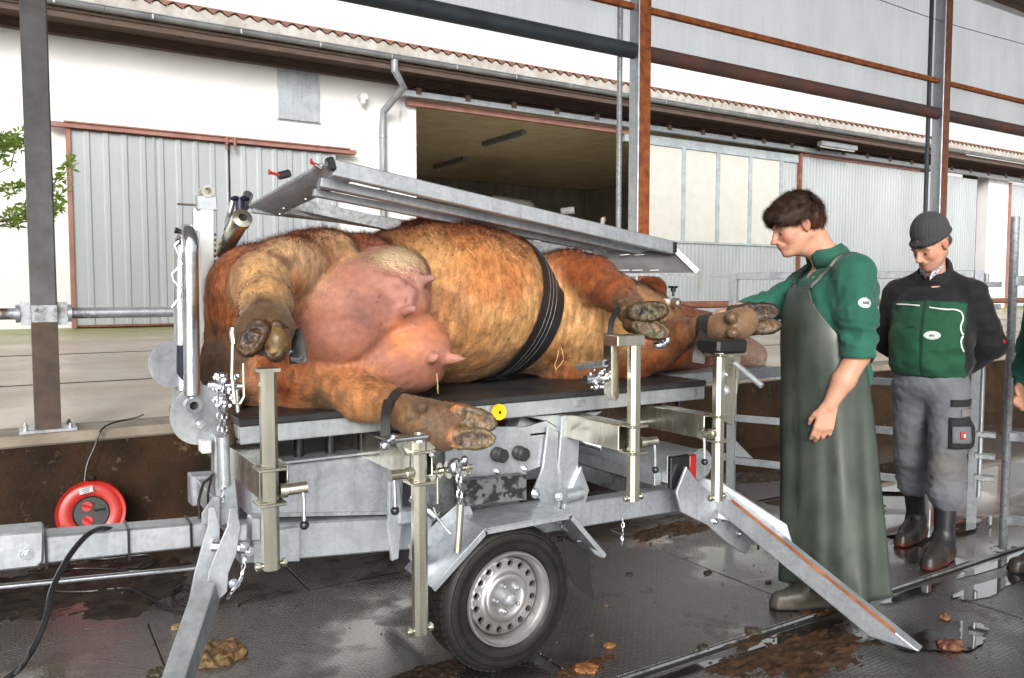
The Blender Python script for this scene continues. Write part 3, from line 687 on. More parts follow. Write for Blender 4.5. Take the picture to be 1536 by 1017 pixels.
c = AY(803, 740, 2.60); g = MB().bolt(c, (0,-1,0), .014, .01); c = AY(808, 762, 2.59); g.bolt(c, (0,-1,0), .012, .01); g.build('axle_bolt', CHR, T)
# hydraulic cylinder at right of column
c0, c1_ = AY(868, 660, 2.72), AY(898, 668, 2.66); MB().cyl(c0, c1_, .020, n=20).cyl(c1_, c1_+(c1_-c0)*.15, .024, n=20).build('hydraulic_coupling', CHR, T)
c = AY(900, 664, 2.66); MB().cyl(c-V(0,0,.03), c+V(0,0,.02), .010, n=10).cyl(c-V(0,0,.01), c+V(0,0,.005), .016, n=6).build('hydraulic_bolt', CHR, T)
# rear lamp bar
lb = MB().b2((2.40,2.56,.565),(2.62,3.9,.690)).build('lamp_bar', G, T, bev=.005)
MB().b2((2.36,2.60,.555),(2.398,3.6,.61)).build('bar_flange', G, lb, bev=.002)
MB().b2((2.395,2.535,.545),(2.505,2.558,.690)).build('lamp_housing', M['plastic'], lb, bev=.004)
MB().b2((2.508,2.536,.57),(2.55,2.558,.685)).build('lamp_lens', M['red_lens'], lb, bev=.004)
MB().lathe([(0,0),(.07,0),(.07,.008),(0,.008)], (2.60,2.57,.63), (0,-1,0), 32).build('end_plate', M['galv_dark'], lb)
# wheel
wc = AY(764, 885, 2.455); wc.z = .272
W = bpy.data.objects.new('wheel', None); COL.objects.link(W); W.parent = T; W.location = wc-wpos(T)
Rw = .272; wy = 0.
prof = [(.176,.010),(.186,-.004),(.198,-.008),(.232,-.012),(.250,-.006),(.262,.004),(.2705,.020),(.272,.045),(.272,.125),(.262,.155),(.235,.170),(.18,.160),(.176,.010)]
tp_ = MB().lathe(prof, wc, (0,1,0), 72, closed=False); 
ty = tp_.build('tyre', M['tyre'], W, smooth=50)
tr_ = MB()
for k in range(60):
    a = 2*math.pi*k/60; rad = Vector((math.cos(a), 0, math.sin(a))); tan = Vector((-math.sin(a), 0, math.cos(a)))
    for j, yy in enumerate((.032,.068,.103,.138)):
        aa = a+(.05 if j % 2 else 0); rad = Vector((math.cos(aa), 0, math.sin(aa))); tan = Vector((-math.sin(aa), 0, math.cos(aa)))
        c = wc+rad*.2725+V(0,yy,0); m = Matrix((tan, V(0,1,0), rad)).transposed(); tr_.box(c, (.022,.026,.008), m)
tr_.build('tread_blocks', M['tyre'], W, smooth=None, kind='stuff')
rg = MB()
for r_ in (.214,.222,.246): rg.lathe([(r_-.0015,-.008),(r_,-.0155 if r_ < .24 else -.012),(r_+.0015,-.008)], wc, (0,1,0), 64)
rg.build('sidewall_ring', M['tyre'], W)
rp = [(r_*.935, h_) for r_, h_ in [(.190,.000),(.187,-.008),(.180,-.008),(.176,.002),(.170,.008),(.163,.018),(.161,.055),(.152,.060),(.146,.050),(.142,.030)]]
rim = MB().lathe(rp, wc, (0,1,0), 64).build('rim', M['rim'], W)
# disc with hand holes: built as ring of segments with gaps
ds = MB(); nh = 16; rin, rout = .112, .136
def ringpt(r, a, y): return wc+Vector((r*math.cos(a), y, r*math.sin(a)))
NN = 96
def yprof(r):
    pts = [(.0,.018),(.035,.018),(.062,.016),(.070,.010),(.085,.012),(.095,.026),(.105,.030),(.140,.034),(.150,.045)]
    for (a, b), (c, d) in zip(pts, pts[1:]):
        if a <= r <= c: return b+(d-b)*(r-a)/(c-a)
    return .045
rr_ = [.024,.035,.062,.066,.070,.080,.085,.090,.095,.105,.112]
for r0, r1 in zip(rr_, rr_[1:]):
    for i in range(NN):
        a, b = 2*math.pi*i/NN, 2*math.pi*(i+1)/NN
        n0 = len(ds.v); ds.v += [ringpt(r0,a,yprof(r0)), ringpt(r0,b,yprof(r0)), ringpt(r1,b,yprof(r1)), ringpt(r1,a,yprof(r1))]; ds.f.append((n0,n0+1,n0+2,n0+3))
for k in range(nh):
    a0 = 2*math.pi*k/nh; ac = a0+math.pi/nh; rc = .1245; rh = .0125; m = 16
    sect = []
    for j in range(m):
        t = 2*math.pi*j/m; # outer square boundary in (angle,radius)
        ux, uy = math.cos(t), math.sin(t); q = 1/max(abs(ux), abs(uy))
        aa = ac+ux*q*math.pi/nh; r2 = rc+uy*q*(.0125 if uy < 0 else .0195)
        sect.append((ringpt(r2, aa, yprof(r2)), ringpt(rc+uy*rh, ac+ux*rh/rc, yprof(rc)), ringpt(rc+uy*rh*.9, ac+ux*rh*.9/rc, yprof(rc)+.012)))
    for j in range(m):
        p, q = sect[j], sect[(j+1) % m]; n0 = len(ds.v); ds.v += [p[0], q[0], q[1], p[1], q[2], p[2]]; ds.f += [(n0,n0+1,n0+2,n0+3),(n0+3,n0+2,n0+4,n0+5)]
dsm = ds; me = meshof(dsm.v, dsm.f); bm = bmesh.new(); bm.from_mesh(me); bmesh.ops.remove_doubles(bm, verts=bm.verts, dist=.0004); bmesh.ops.recalc_face_normals(bm, faces=bm.faces); bm.to_mesh(me); bm.free(); me.shade_smooth(); me.set_sharp_from_angle(angle=R(50))
link('rim_disc', me, M['rim'], W)
MB().lathe([(.145,.055),(.10,.10),(.03,.10)], wc, (0,1,0), 40).build('brake_drum', M['black'], W)
MB().lathe([(0,-.024),(.012,-.024),(.022,-.018),(.026,-.008),(.027,.018)], wc, (0,1,0), 32).build('hub_cap', M['galv_dark'], W)
for k in range(5):
    a = 2*math.pi*k/5+.35+math.pi/2; c = wc+V(.050*math.cos(a), .016, .050*math.sin(a)); MB().cyl(c, c-V(0,.014,0), .009, n=6).ball(c-V(0,.014,0), (.007,.006,.007), 8, 5).build('wheel_nut', CHR, W)
# mudguard
mg = MB(); ths = .004; y0, y1 = 2.43, 2.66
prof = [(1.195,.385),(1.405,.556),(1.785,.556),(1.955,.368)]
for (a, b), (c, d) in zip(prof, prof[1:]): mg.prism([(a,y0,b),(c,y0,d),(c,y0,d+.005),(a,y0,b+.005)], (0,y1-y0,0))
mgd = mg.build('mudguard', G, T, bev=.001)
lp_ = MB()
for (a, b), (c, d) in zip(prof, prof[1:]):
    u = Vector((c-a, 0, d-b)).normalized(); nrm = Vector((-u.z, 0, u.x))
    q0 = Vector((a, y0-.003, b)); q1 = Vector((c, y0-.003, d)); lp_.prism([q0, q1, q1-nrm*.016, q0-nrm*.016], (0,.003,0))
lp_.build('guard_lip', M['chrome'] if False else G, mgd)
plate('guard_side', [(612,820),(700,745),(712,775),(640,868)], 2.62, .006, parent=mgd)
plate('guard_side', [(838,768),(868,778),(905,838),(893,832)], 2.60, .006, parent=mgd)
plate('mud_flap', [(845,806),(884,828),(886,860),(893,902),(862,878),(849,850)], 2.50, .006, M['black'], mgd)
b_ = MB()
for a, b in ((828,775),(843,790),(838,783),(868,812)): b_.bolt(AY(a,b,2.55), (.3,-1,.3), .006)
b_.build('guard_bolt', CHR, mgd)
# post arms, foot posts
arms = [(.607,.612,1.18,'P1'),(1.075,.315,.934,'P2'),(1.958,.620,1.222,'P3'),(2.402,.560,1.155,'P4')]
for x, zb_, zt_, nm in arms:
    ax_ = x+(.02 if nm in ('P1','P2') else -.01)
    arm = MB().sqtube((ax_, 2.30, .857), (ax_, 3.85, .857), .085, .095, .006).build('arm_tube', ZN, T, bev=.002)
    MB().box((ax_, 2.40, .857), (.06, .01, .08)).build('arm_plug', M['black'], arm)
    po = MB().sqtube((x, 2.275, zb_), (x, 2.275, zt_), .046, .046, .004, cham=.012).build('leg_post', ZN, T)
    MB().lathe([(.018,.006),(.024,.006),(.024,0),(.018,0)], (x,2.275,zt_), (0,0,1), 8).cyl((x,2.275,zt_-.01),(x,2.275,zt_+.004),.02).build('post_cap', CHR, po)
    g = MB()
    for zz in (.905,.805): g.sqtube((x,2.275,zz-.005),(x,2.275,zz+.005),.078,.078,.016)
    g.split('collar', ZN, arm, bev=.002)
    hl = MB()
    z = zb_+.05
    while z < zt_-.04:
        if not .78 < z < .93: hl.cyl((x-.0215,2.275,z),(x-.0225,2.275,z),.006,n=12)
        z += .09
    hl.build('peg_hole', M['black'], po)
    pn = MB().cyl((x-.045,2.275,zb_+.012),(x+.045,2.275,zb_+.012),.007,n=10)
    for s in (-1, 1): pn.cyl((x+s*.033,2.275,zb_+.012),(x+s*.042,2.275,zb_+.012),.014,n=6)
    pn.build('post_pin', ZN, po)
    s = 1 if nm in ('P1','P3') else -1
    cz_ = .835
    ck = MB().cyl((x+s*.03,2.275,cz_),(x+s*.105,2.265,cz_+.003),.017,n=20).cyl((x+s*.03,2.275,cz_),(x+s*.05,2.272,cz_),.021,n=20)
    cr_ = ck.build('clamp_screw', ZN, T)
    MB().pipe([(x+s*.092,2.262,cz_-.005),(x+s*.092,2.257,cz_-.03),(x+s*.092,2.255,cz_-.095)], .0055, n=10).build('crank', CHR, cr_)
    MB().ball((x+s*.092,2.255,cz_-.105), .014, 16, 10).build('crank_knob', M['plastic'], cr_)
# outriggers
def outrig(S, F, mat):
    S = Vector(S); F = Vector(F); d = (F-S).normalized(); g = MB(); _, a, b = MB.frame(S, F)
    L = (F-S).length
    w, h, t = .062, .085, .006
    # channel open on the inner side with slanted foot
    def pt(s, x, y): return S+d*s+a*x+b*y
    # outer box
    e = .16
    vv = [pt(0,-w/2,-h/2),pt(0,w/2,-h/2),pt(0,w/2,h/2),pt(0,-w/2,h/2),pt(L-e,-w/2,-h/2),pt(L-e,w/2,-h/2),pt(L,w/2,h/2),pt(L,-w/2,h/2)]
    g.add(vv, [(0,3,2,1),(4,5,6,7),(0,1,5,4),(1,2,6,5),(2,3,7,6),(3,0,4,7)])
    o = g.build('outrigger', mat, T, bev=.004)
    return o, pt, L
orr, pt, L = outrig((2.665,2.50,.475), (2.905,1.72,.0), G)
MB().beam(pt(.05,.033,.046), pt(L-.1,.033,.046), .006, .010).build('outrigger_edge', M['rust_bright'], orr)
pl_ = MB().prism([(2.585,2.60,.56),(2.63,2.60,.56),(2.68,2.50,.545),(2.80,2.25,.40),(2.80,2.22,.33),(2.70,2.42,.38),(2.585,2.60,.40)], (.012,.006,0)); pl_.build('outrigger_plate', G, T, bev=.003)
plate('rear_corner_plate', [(1015,738),(1030,700),(1046,722),(1062,736),(1078,742),(1096,758),(1108,775),(1130,810),(1120,832),(1092,815),(1062,788),(1022,768)], 2.50, .014)
b_ = MB(); 
for a, b in ((1072,782),(1085,778),(1108,800)): b_.bolt(AY(a,b,2.50), (0,-1,0), .010)
b_.build('corner_bolt', CHR, T)
orl, pt, L = outrig((.475,2.50,.50), (.05,1.72,.0), G)
for dx, dz in ((0,0),(42,2)):
    plate('outrigger_cheek', [(313+dx*.75,762),(322+dx*.75,760),(330+dx*.75,790),(330+dx*.6,830),(322+dx*.5,860),(318+dx*.55,888),(300+dx*.55,905),(284+dx*.55,900),(292+dx*.5,860),(303+dx*.6,820),(312+dx*.7,790)], 2.56-.05*(dx > 0), .010, G)
b_ = MB()
for a, b in ((366,820),(374,827),(350,875)): b_.bolt(AY(a,b,2.50), (0,-1,0), .010)
b_.split('cheek_bolt', CHR, T)
MB().cyl(AY(318,818,2.55), AY(372,822,2.52), .018).build('cheek_spacer', CHR, T)
plate('cheek_block', [(345,785),(372,785),(372,812),(345,812)], 2.52, .05, G, bev=.005)
plate('corner_post', [(376,776),(392,776),(392,812),(376,812)], 2.56, .05, G, bev=.005)
plate('corner_angle', [(380,800),(450,790),(450,842),(380,845)], 2.60, .01, G)
ch_ = MB().chain([AY(368,835,2.46), AY(362,870,2.44), AY(350,885,2.44), AY(336,905,2.42)], .026, .010, .0022); ch_.build('safety_chain', CHR, T)
# left end: uprights, loop tube, discs
plate('front_upright', [(322,655),(344,652),(352,700),(360,780),(330,790),(322,720)], 2.72, .06, G, bev=.004)
plate('front_gusset', [(303,770),(320,745),(330,745),(330,790),(303,788)], 2.70, .01, G)
plate('end_cap_block', [(302,662),(318,661),(318,680),(302,681)], 2.70, .05, M['white_plastic'], bev=.004)
for cx, cy, r_, Y in ((258,546,.078,2.86),(300,622,.098,2.76)):
    c = AY(cx, cy, Y); MB().lathe([(0,0),(r_,0),(r_,.008),(0,.008)], c, (.15,-1,0), 48).build('pivot_disc', G, T)
c = AY(287, 607, 2.70); MB().lathe([(.013,0),(.013,.03),(.026,.03),(.026,0)], c, (.1,-1,0), 32).build('pivot_bush', CHR, T); MB().lathe([(0,.012),(.013,.012)], c, (.1,-1,0), 24).build('bush_hole', M['black'], T)
MB().bolt(AY(300,636,2.745), (0,-1,0), .010).build('disc_bolt', CHR, T)
tb = [AY(288,592,2.72), AY(286,450,2.72), AY(285,380,2.72)]
c = AY(285,352,2.72); 
pts = tb+[c+V(0,0.0,-.02), c+V(0,.015,.003), c+V(0,.05,.012), c+V(0,.10,.012), c+V(0,.135,.0), c+V(0,.15,-.03), V(tb[0].x, tb[0].y+.15, tb[1].z), V(tb[0].x, tb[0].y+.15, tb[0].z)]
MB().pipe(pts, .0255, n=20).build('loop_tube', M['chrome'], T, smooth=60)
zz = [(268,362),(262,368),(268,382),(273,396),(258,411),(260,420),(272,434),(270,446),(258,461)]
r_pin = MB().pipe([AY(a,b,2.70) for a,b in zz], .0042, n=8); r_pin.pipe([AY(268,362,2.70), AY(272,358,2.70), AY(274,366,2.70), AY(274,378,2.70)], .0042, n=8); r_pin.build('spring_pin', CHR, T)
MB().cyl(AY(262,345,2.75), AY(275,349,2.75), .010, .007, n=12).build('grip', M['plastic'], T)
plate('blue_pad', [(266,518),(275,518),(275,572),(266,560)], 2.74, .02, M['navy'])
tp0, tp1 = AY(309,612,2.95), AY(309,312,2.95)
MB().sqtube(tp0, tp1, .048, .048, .004, cham=.004).build('tall_upright', M['white_metal'] if 'white_metal' in M else G, T, bev=0)
cc = AY(309,305,2.95); MB().box(cc, (.065,.05,.05)).build('upright_head', G, T, bev=.003)
MB().lathe([(.013,-.03),(.013,.03),(.021,.03),(.021,-.03)], AY(309,288,2.95), (0,1,0), 24, closed=True).build('head_ring', ZN, T)
MB().cyl(AY(266,306,2.95), AY(300,308,2.95), .004, n=8).build('lock_rod', ZN, T)
MB().cyl(AY(294,346,2.98), AY(294,314,2.98), .014, n=16).cyl(AY(302,346,3.0), AY(302,314,3.0), .012, n=16).build('guide_tube', CHR, T)
g = MB()
for k in range(14): g.cyl(AY(321,350+k*8,2.97), AY(321,354+k*8,2.97), .008, n=8)
g.build('threaded_rod', CHR, T)
# cranked pale arm with knob
MB().cyl(AY(361,331,2.78), AY(334,378,3.02), .030, .028, n=24).build('cranked_arm', M['zinc'], T)
MB().lathe([(.014,0),(.014,.02),(.033,.016),(.033,-.01)], AY(362,330,2.77), AY(361,331,2.78)-AY(334,378,3.02), 28).build('arm_collar', ZN, T)
MB().lathe([(0,.004),(.016,.004)], AY(362,330,2.765), AY(361,331,2.78)-AY(334,378,3.02), 20).build('arm_bore', M['black'], T)
plate('arm_web', [(334,356),(352,360),(348,400),(330,405)], 3.0, .012, M['zinc'])
plate('arm_strut', [(352,354),(366,350),(366,600),(352,605)], 3.02, .05, G)
kn = MB(); c = AY(360,302,2.80); kn.cyl(c-V(0,0,.028), c+V(0,0,.006), .016, n=16)
kn.cyl(c+V(0,0,.004), c+V(0,0,.014), .018, n=20)
for q in range(5):
    a = 2*math.pi*q/5; kn.ball(c+V(.022*math.cos(a), .022*math.sin(a), .009), (.011,.011,.008), 10, 6)
kn.build('star_knob', M['navy'], T)
MB().pipe([AY(350,300,2.85), AY(345,320,2.86), AY(338,345,2.9)], .010, n=10).cyl(AY(372,292,2.9), AY(366,310,2.86), .018).build('arm_link', CHR, T)
# raised side frame over the cow
A_, B_, C_, D_ = AY(378,316,3.45), AY(498,252,2.90), AY(1008,372,2.90), AY(905,392,3.45)
uf = M['galv']
up = (C_-B_).cross(A_-B_).normalized(); up = up if up.z > 0 else -up
fr_ = MB(); inn = (A_-B_).normalized()
def chan(P0, P1, w, h, off_in, off_up):
    fr_.beam(P0+inn*off_in+Zu*off_up, P1+inn*off_in+Zu*off_up, w, h)
UF = MB().beam(B_+V(0,0,.0), C_+V(0,0,.0), .045, .062).build('raised_side_rail', uf, T, bev=.004)
MB().beam(B_+V(-.02,.09,-.045), C_+V(-.02,.09,-.030), .05, .036).build('raised_side_rail', uf, T, bev=.003)
MB().beam(B_+V(-.02,.16,-.075), C_+V(-.02,.16,-.045), .03, .030).build('raised_side_rail', uf, T, bev=.003)
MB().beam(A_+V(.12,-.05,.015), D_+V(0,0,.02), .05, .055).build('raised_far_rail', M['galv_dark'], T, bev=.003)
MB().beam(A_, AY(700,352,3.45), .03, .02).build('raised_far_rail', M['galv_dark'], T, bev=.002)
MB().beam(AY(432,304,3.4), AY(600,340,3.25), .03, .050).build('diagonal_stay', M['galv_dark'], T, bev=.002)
g = MB(); e0 = B_+V(0,.01,-.01); e1 = A_; dd = (e1-e0).normalized(); sdv = V(1,0,0)
g.prism([e0+V(-.03,0,.022), e0+V(.09,0,-.03), e1+V(.10,0,-.02), e1+V(-.02,0,.01)], (.0,.0,.014)); g.build('raised_end_plate', M['galv'], T, bev=.003)
b_ = MB()
for t, s in ((.2,.02),(.45,.05),(.7,.04),(.85,.07)): p = e0+(e1-e0)*t+V(s,0,-.012-.02); b_.ball(p, (.006,.006,.004), 8, 5)
b_.build('end_rivet', CHR, T)
for (a, b, Y, sx) in ((426,262,3.13,.05),(496,246,2.88,.028)):
    c = AY(a,b,Y); MB().box(c, (sx,.035,.030 if sx > .03 else .05), rotm('Y',-18)).build('end_stop', M['plastic'], T, bev=.006)
for (a0, b0, a1, b1, Y) in ((403,258,420,263,3.12),(466,242,472,247,2.93)):
    g = MB().cyl(AY(a0,b0,Y), AY(a1,b1,Y), .006, n=12).cyl(AY(a0,b0,Y), AY(a0,b0,Y)+V(.004,0,0), .011, n=14); g.build('red_lock_pin', M['red_plastic'], T)
MB().cyl(AY(420,263,3.12), AY(428,266,3.12), .004).cyl(AY(472,247,2.93), AY(482,252,2.93), .009).build('pin_shaft', CHR, T)
fp2 = [AY(868,402,3.05), AY(905,380,3.02), AY(1010,377,2.92), AY(1046,409,2.84), AY(868,411,3.02)]
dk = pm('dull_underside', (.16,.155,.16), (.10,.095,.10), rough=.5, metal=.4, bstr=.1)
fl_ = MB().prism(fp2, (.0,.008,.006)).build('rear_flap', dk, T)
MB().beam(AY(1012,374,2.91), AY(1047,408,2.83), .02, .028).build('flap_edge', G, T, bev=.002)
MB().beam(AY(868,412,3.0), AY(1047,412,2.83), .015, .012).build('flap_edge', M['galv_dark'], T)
sl2 = MB()
for a in (930,952,973): sl2.beam(AY(a,382.5,2.965), AY(a+14,381.5,2.95), .003, .004, up=(0,1,0))
for a in (928,948,972,998): sl2.beam(AY(a,405.5,2.93), AY(a+16,405,2.90), .003, .004, up=(0,1,0))
sl2.build('flap_slot', M['white_plastic'], fl_)
MB().box(AY(1011,371,2.88), (.02,.02,.05)).build('end_stop', M['plastic'], T)
# clamp tube with knob over the neck
MB().cyl(AY(950,449,3.25), AY(1014,454,2.95), .017, n=20).build('neck_tube', M['white_plastic'], T)
MB().lathe([(.012,0),(.012,.03),(.022,.03),(.022,0)], AY(1010,453,2.97), AY(1014,454,2.95)-AY(950,449,3.25), 24).build('neck_collar', ZN, T)
c = AY(1010,431,2.97); kn = MB().cyl(c-V(0,0,.045), c, .006).cyl(c-V(0,0,.022), c, .013, n=16)
for q in range(5): a = 2*math.pi*q/5; kn.ball(c+V(.017*math.cos(a), .017*math.sin(a), .002), (.010,.010,.006), 10, 6)
kn.build('star_knob', M['plastic'], T)
MB().pipe([AY(948,449,3.25), AY(936,430,3.3), AY(930,405,3.35)], .016, n=14).build('neck_tube', ZN, T)
MB().b2((2.67,2.95,.965),(3.62,3.75,.985)).build('head_rest', G, T, bev=.004)
MB().b2((2.672,2.93,.935),(3.62,2.95,.990)).build('head_rest_lip', G, T, bev=.004)
MB().beam((2.7,3.3,.80),(3.5,3.3,.95),.05,.04).build('head_rest_stay', G, T, bev=.004)
# hoof rest at P4, P3, P2, P1
x4 = 2.402
MB().box((x4+.045,2.30,1.185), (.17,.12,.055), rotm('Y',2)).build('hoof_pad', M['plastic'], T, bev=.010)
MB().b2((x4-.03,2.24,1.145),(x4+.13,2.36,1.156)).build('hoof_shelf', ZN, T, bev=.002)
plate('ratchet_plate', [(1080,528),(1112,527),(1108,575),(1100,640),(1080,628),(1078,590)], 2.31, .008, ZN)
MB().cyl(AY(1102,545,2.26), AY(1143,579,2.14), .012, n=16).build('ratchet_lever', GD, T)
g = MB()
for k in range(7): g.lathe([(.008,0),(.011,.002),(.008,.004)], AY(1096,548,2.28)+V(0,0,-.007*k), (0,0,1), 12)
g.pipe([AY(1094,545,2.28), AY(1100,540,2.28), AY(1104,552,2.28), AY(1104,590,2.28)], .004, n=8); g.build('release_spring', ZN, T)
b_ = MB(); b_.bolt(AY(1088,562,2.30), (0,-1,0), .008); b_.bolt(AY(1087,585,2.30), (-.3,-1,0), .013, .014); b_.split('ratchet_bolt', CHR, T)
x3 = 1.958
MB().b2((x3-.10,2.25,1.205),(x3+.03,2.33,1.245)).build('hoof_shelf', ZN, T, bev=.003)
plate('ratchet_plate', [(917,500),(928,500),(929,596),(924,602),(918,592)], 2.33, .05, ZN)
MB().cyl(AY(868,550,2.50), AY(908,545,2.30), .014, n=18).build('ratchet_tube', GD, T)
MB().lathe([(0,0),(.008,0),(.008,.004),(0,.004)], AY(910,544,2.29), (0,-1,0), 16).build('tube_bore', M['navy'], T)
g = MB(); c = AY(897,568,2.36)
for k in range(26): 
    p = c+V(random.uniform(-.035,.045), random.uniform(-.02,.02), random.uniform(-.035,.035)); g.ball(p, random.uniform(.006,.012), 8, 5)
g.cyl(c-V(.06,0,0), c+V(.04,0,0), .016, n=16); g.build('chain_ratchet', CHR, T)
MB().ball(AY(990,517,2.36), (.035,.025,.018)).ball(AY(1001,510,2.34), (.014,.012,.018)).build('clamp_bolt', CHR, T)
x2 = 1.075
MB().cyl(AY(578,662,2.24), AY(640,655,2.26), .010, n=14).build('hoof_shelf', CHR, T)
MB().ball(AY(577,668,2.23), (.016,.014,.016)).ball(AY(590,656,2.23), (.010,.010,.012)).ball(AY(648,682,2.24), .010).build('clamp_bolt', CHR, T)
MB().cyl((x2,2.275,.92),(x2,2.275,.965),.017,n=16).build('post_neck', ZN, T)
plate('post_bracket', [(600,655),(640,655),(655,668),(650,680),(610,684)], 2.27, .06, ZN)
g = MB(); c = AY(668,705,2.36)
for k in range(5): g.lathe([(.012,0),(.030-.003*(k%2),0),(.030-.003*(k%2),.006),(.012,.006)], c+V(-.05+.03*k,0,0), (1,0,0), 18)
g.cyl(c-V(.07,0,0), c+V(.10,0,0), .010); g.cyl(c+V(-.03,0,-.02), c+V(-.03,0,-.11), .006); g.build('chain_ratchet', ZN, T)
MB().ball(AY(683,700,2.30), (.028,.022,.030)).ball(AY(697,690,2.30), (.014,.012,.016)).build('ratchet_hub', CHR, T)
hc = MB().chain([AY(684,690,2.24), AY(688,705,2.22), AY(690,760,2.22)], .034, .016, .0036); hc.build('hanging_chain', CHR, T)
MB().cyl(AY(691,756,2.22), AY(686,828,2.22), .0125, n=16).build('chain_tube', ZN, T)
MB().cyl(AY(618,745,2.55), AY(655,775,2.48), .020).cyl(AY(625,740,2.5), AY(632,748,2.5), .012).build('damper', M['chrome'], T)
MB().pipe([AY(650,760,2.45), AY(655,775,2.45), AY(668,792,2.45), AY(676,800,2.44)], .005, n=8).build('wire_hook', CHR, T)
plate('hinge_plate', [(585,720),(598,716),(604,770),(598,838),(588,842),(583,790)], 2.56, .02, G)
plate('hinge_sleeve', [(598,765),(625,762),(625,785),(598,790)], 2.55, .05, G, bev=.01)
plate('hinge_plate', [(626,735),(642,730),(648,780),(636,862),(616,840),(622,790)], 2.56, .02, G)
g = MB(); c = AY(340,585,2.40)
for k in range(40):
    p = c+V(random.uniform(-.035,.035), random.uniform(-.02,.02), random.uniform(-.045,.045)); g.ball(p, random.uniform(.004,.010), 8, 5)
g.cyl(AY(312,577,2.42), AY(364,579,2.40), .010); g.build('chain_ratchet', CHR, T)
MB().chain([AY(331,560,2.40), AY(329,600,2.40), AY(331,655,2.40)], .026, .014, .003).build('hanging_chain', CHR, T)
MB().chain([AY(336,560,2.42), AY(337,660,2.42)], .026, .014, .003).build('hanging_chain', CHR, T)
MB().chain([AY(331,655,2.5), AY(336,700,2.55), AY(334,760,2.6)], .02, .010, .002).build('hanging_chain', CHR, T)
MB().cyl(AY(334,654,2.42), AY(337,728,2.44), .018, n=18).build('lever_tube', G, T)
MB().pipe([AY(350,497,2.36), AY(348,560,2.37), AY(352,605,2.37)], .006).pipe([AY(365,545,2.36), AY(366,595,2.36), AY(360,606,2.36), AY(352,605,2.36)], .004).pipe([AY(351,515,2.36),AY(349,500,2.36),AY(351,492,2.36)], .011).build('latch_frame', ZN, T)
MB().cyl(AY(355,585,2.38), AY(357,618,2.38), .006).build('latch_rod', CHR, T)
MB().ball(AY(433,528,2.34), (.014,.014,.013)).cyl(AY(440,535,2.32), AY(452,538,2.30), .014, n=16).build('clamp_bolt', CHR, T)
MB().b2((x2*0+.607-.03,2.25,1.18),(.607+.03,2.31,1.19)).build('hoof_shelf', ZN, T)
# drawbar
db = MB().prism([(-.9,2.70,.655),(.52,2.70,.575),(.52,2.70,.655),(-.9,2.70,.748)], (0,.09,0)); dbo = db.build('drawbar', G, T, bev=.006)
MB().prism([(-1.2,2.69,.66),(.04,2.69,.598),(.055,2.69,.612),(.06,2.69,.705),(-1.2,2.69,.78)], (0,.112,0)).build('drawbar_sleeve', G, T, bev=.006)
for px in (68, 193, 287):
    p = AY(px, 800, 2.69); z = .655+(.0565)*(p.x-.52)/-1.0
    MB().box((p.x,2.745,.610+.060*(.52-p.x)), (.007,.108,.098)).build('cable_tie', M['plastic'], T)
MB().bolt(AY(40,831,2.69), (0,-1,0), .012).build('sleeve_bolt', CHR, T)
MB().cyl(AY(-60,886,2.95), AY(300,851,2.95), .0095, n=12).build('brake_rod', CHR, T)
# small tail chain at rear and wires
MB().chain([AY(934,777,2.62), AY(934,800,2.60), AY(932,818,2.60)], .026, .010, .002).build('tail_chain', CHR, T)
MB().pipe([AY(322,710,2.7), AY(305,725,2.72), AY(298,750,2.75), AY(300,790,2.75)], .005).pipe([AY(318,712,2.7), AY(312,740,2.72), AY(312,775,2.75)], .004).build('wire', M['plastic'], T)
# ------------------------------------------------------------------ cables, reel
def gcable(pxs, r=.007): return MB().pipe([AZ(a, b, z) for a, b, z in pxs], r, n=8)
def smoothpts(P, n=8):
    out = []; P = [Vector(p) for p in P]
    for i in range(len(P)-1):
        p0, p1, p2, p3 = P[max(i-1,0)], P[i], P[i+1], P[min(i+2,len(P)-1)]
        for k in range(n):
            t = k/n; out.append(.5*((2*p1)+(p2-p0)*t+(2*p0-5*p1+4*p2-p3)*t*t+(3*p1-p0-3*p2+p3)*t**3))
    out.append(P[-1]); return out
cb = [AY(168,794,2.74), AY(150,793,2.68), AY(128,805,2.60), AY(100,840,2.52), AY(78,885,2.45), AY(68,930,2.40), AY(45,980,2.35), AY(10,1018,2.3), AZ(-60,1050,.02), AZ(-160,1060,.01)]
tag(MB().pipe(smoothpts(cb), .008, n=10).build('power_cable', M['plastic']), 'thick black power cable draped over the drawbar at the left edge', 'cable')
cb = [AZ(66,876,.01), AZ(80,886,.01), AZ(130,887,.01), AZ(185,882,.01), AZ(215,893,.01), AZ(245,908,.01), AZ(275,914,.012), AZ(300,908,.02), AZ(300,884,.02), AZ(275,877,.02), AZ(258,890,.02), AZ(268,905,.02), AZ(295,912,.02)]
tag(MB().pipe(smoothpts(cb), .0065, n=10).build('ground_cable', M['plastic']), 'black cable on the mats ending in small loops by the left support leg', 'cable')
cb = [AZ(85,862,.01), AZ(110,853,.01), AZ(160,853,.01), AZ(200,856,.01), AZ(230,845,.01), AZ(234,836,.01), AZ(215,832,.01), AZ(160,838,.01), AZ(140,838,.01)]
tag(MB().pipe(smoothpts(cb), .005, n=10).build('thin_cable', M['plastic']), 'thin dark cable curling on the mats beneath the drawbar', 'cable')
rc = AY(137, 769, 4.72); rz_ = .165; RE = empty('cable_reel', (rc.x, rc.y, 0), 'round red cable reel leaning against the low wall', 'cable reel')
axr = V(-.12,-1,.15).normalized()
ro = MB().lathe([(.085,.018),(.100,.026),(.130,.030),(.150,.022),(.165,.028),(.168,.018),(.165,.008),(.10,0),(.02,0)], (rc.x,rc.y,rc.z), axr, 56).build('drum', M['red_plastic'], RE)
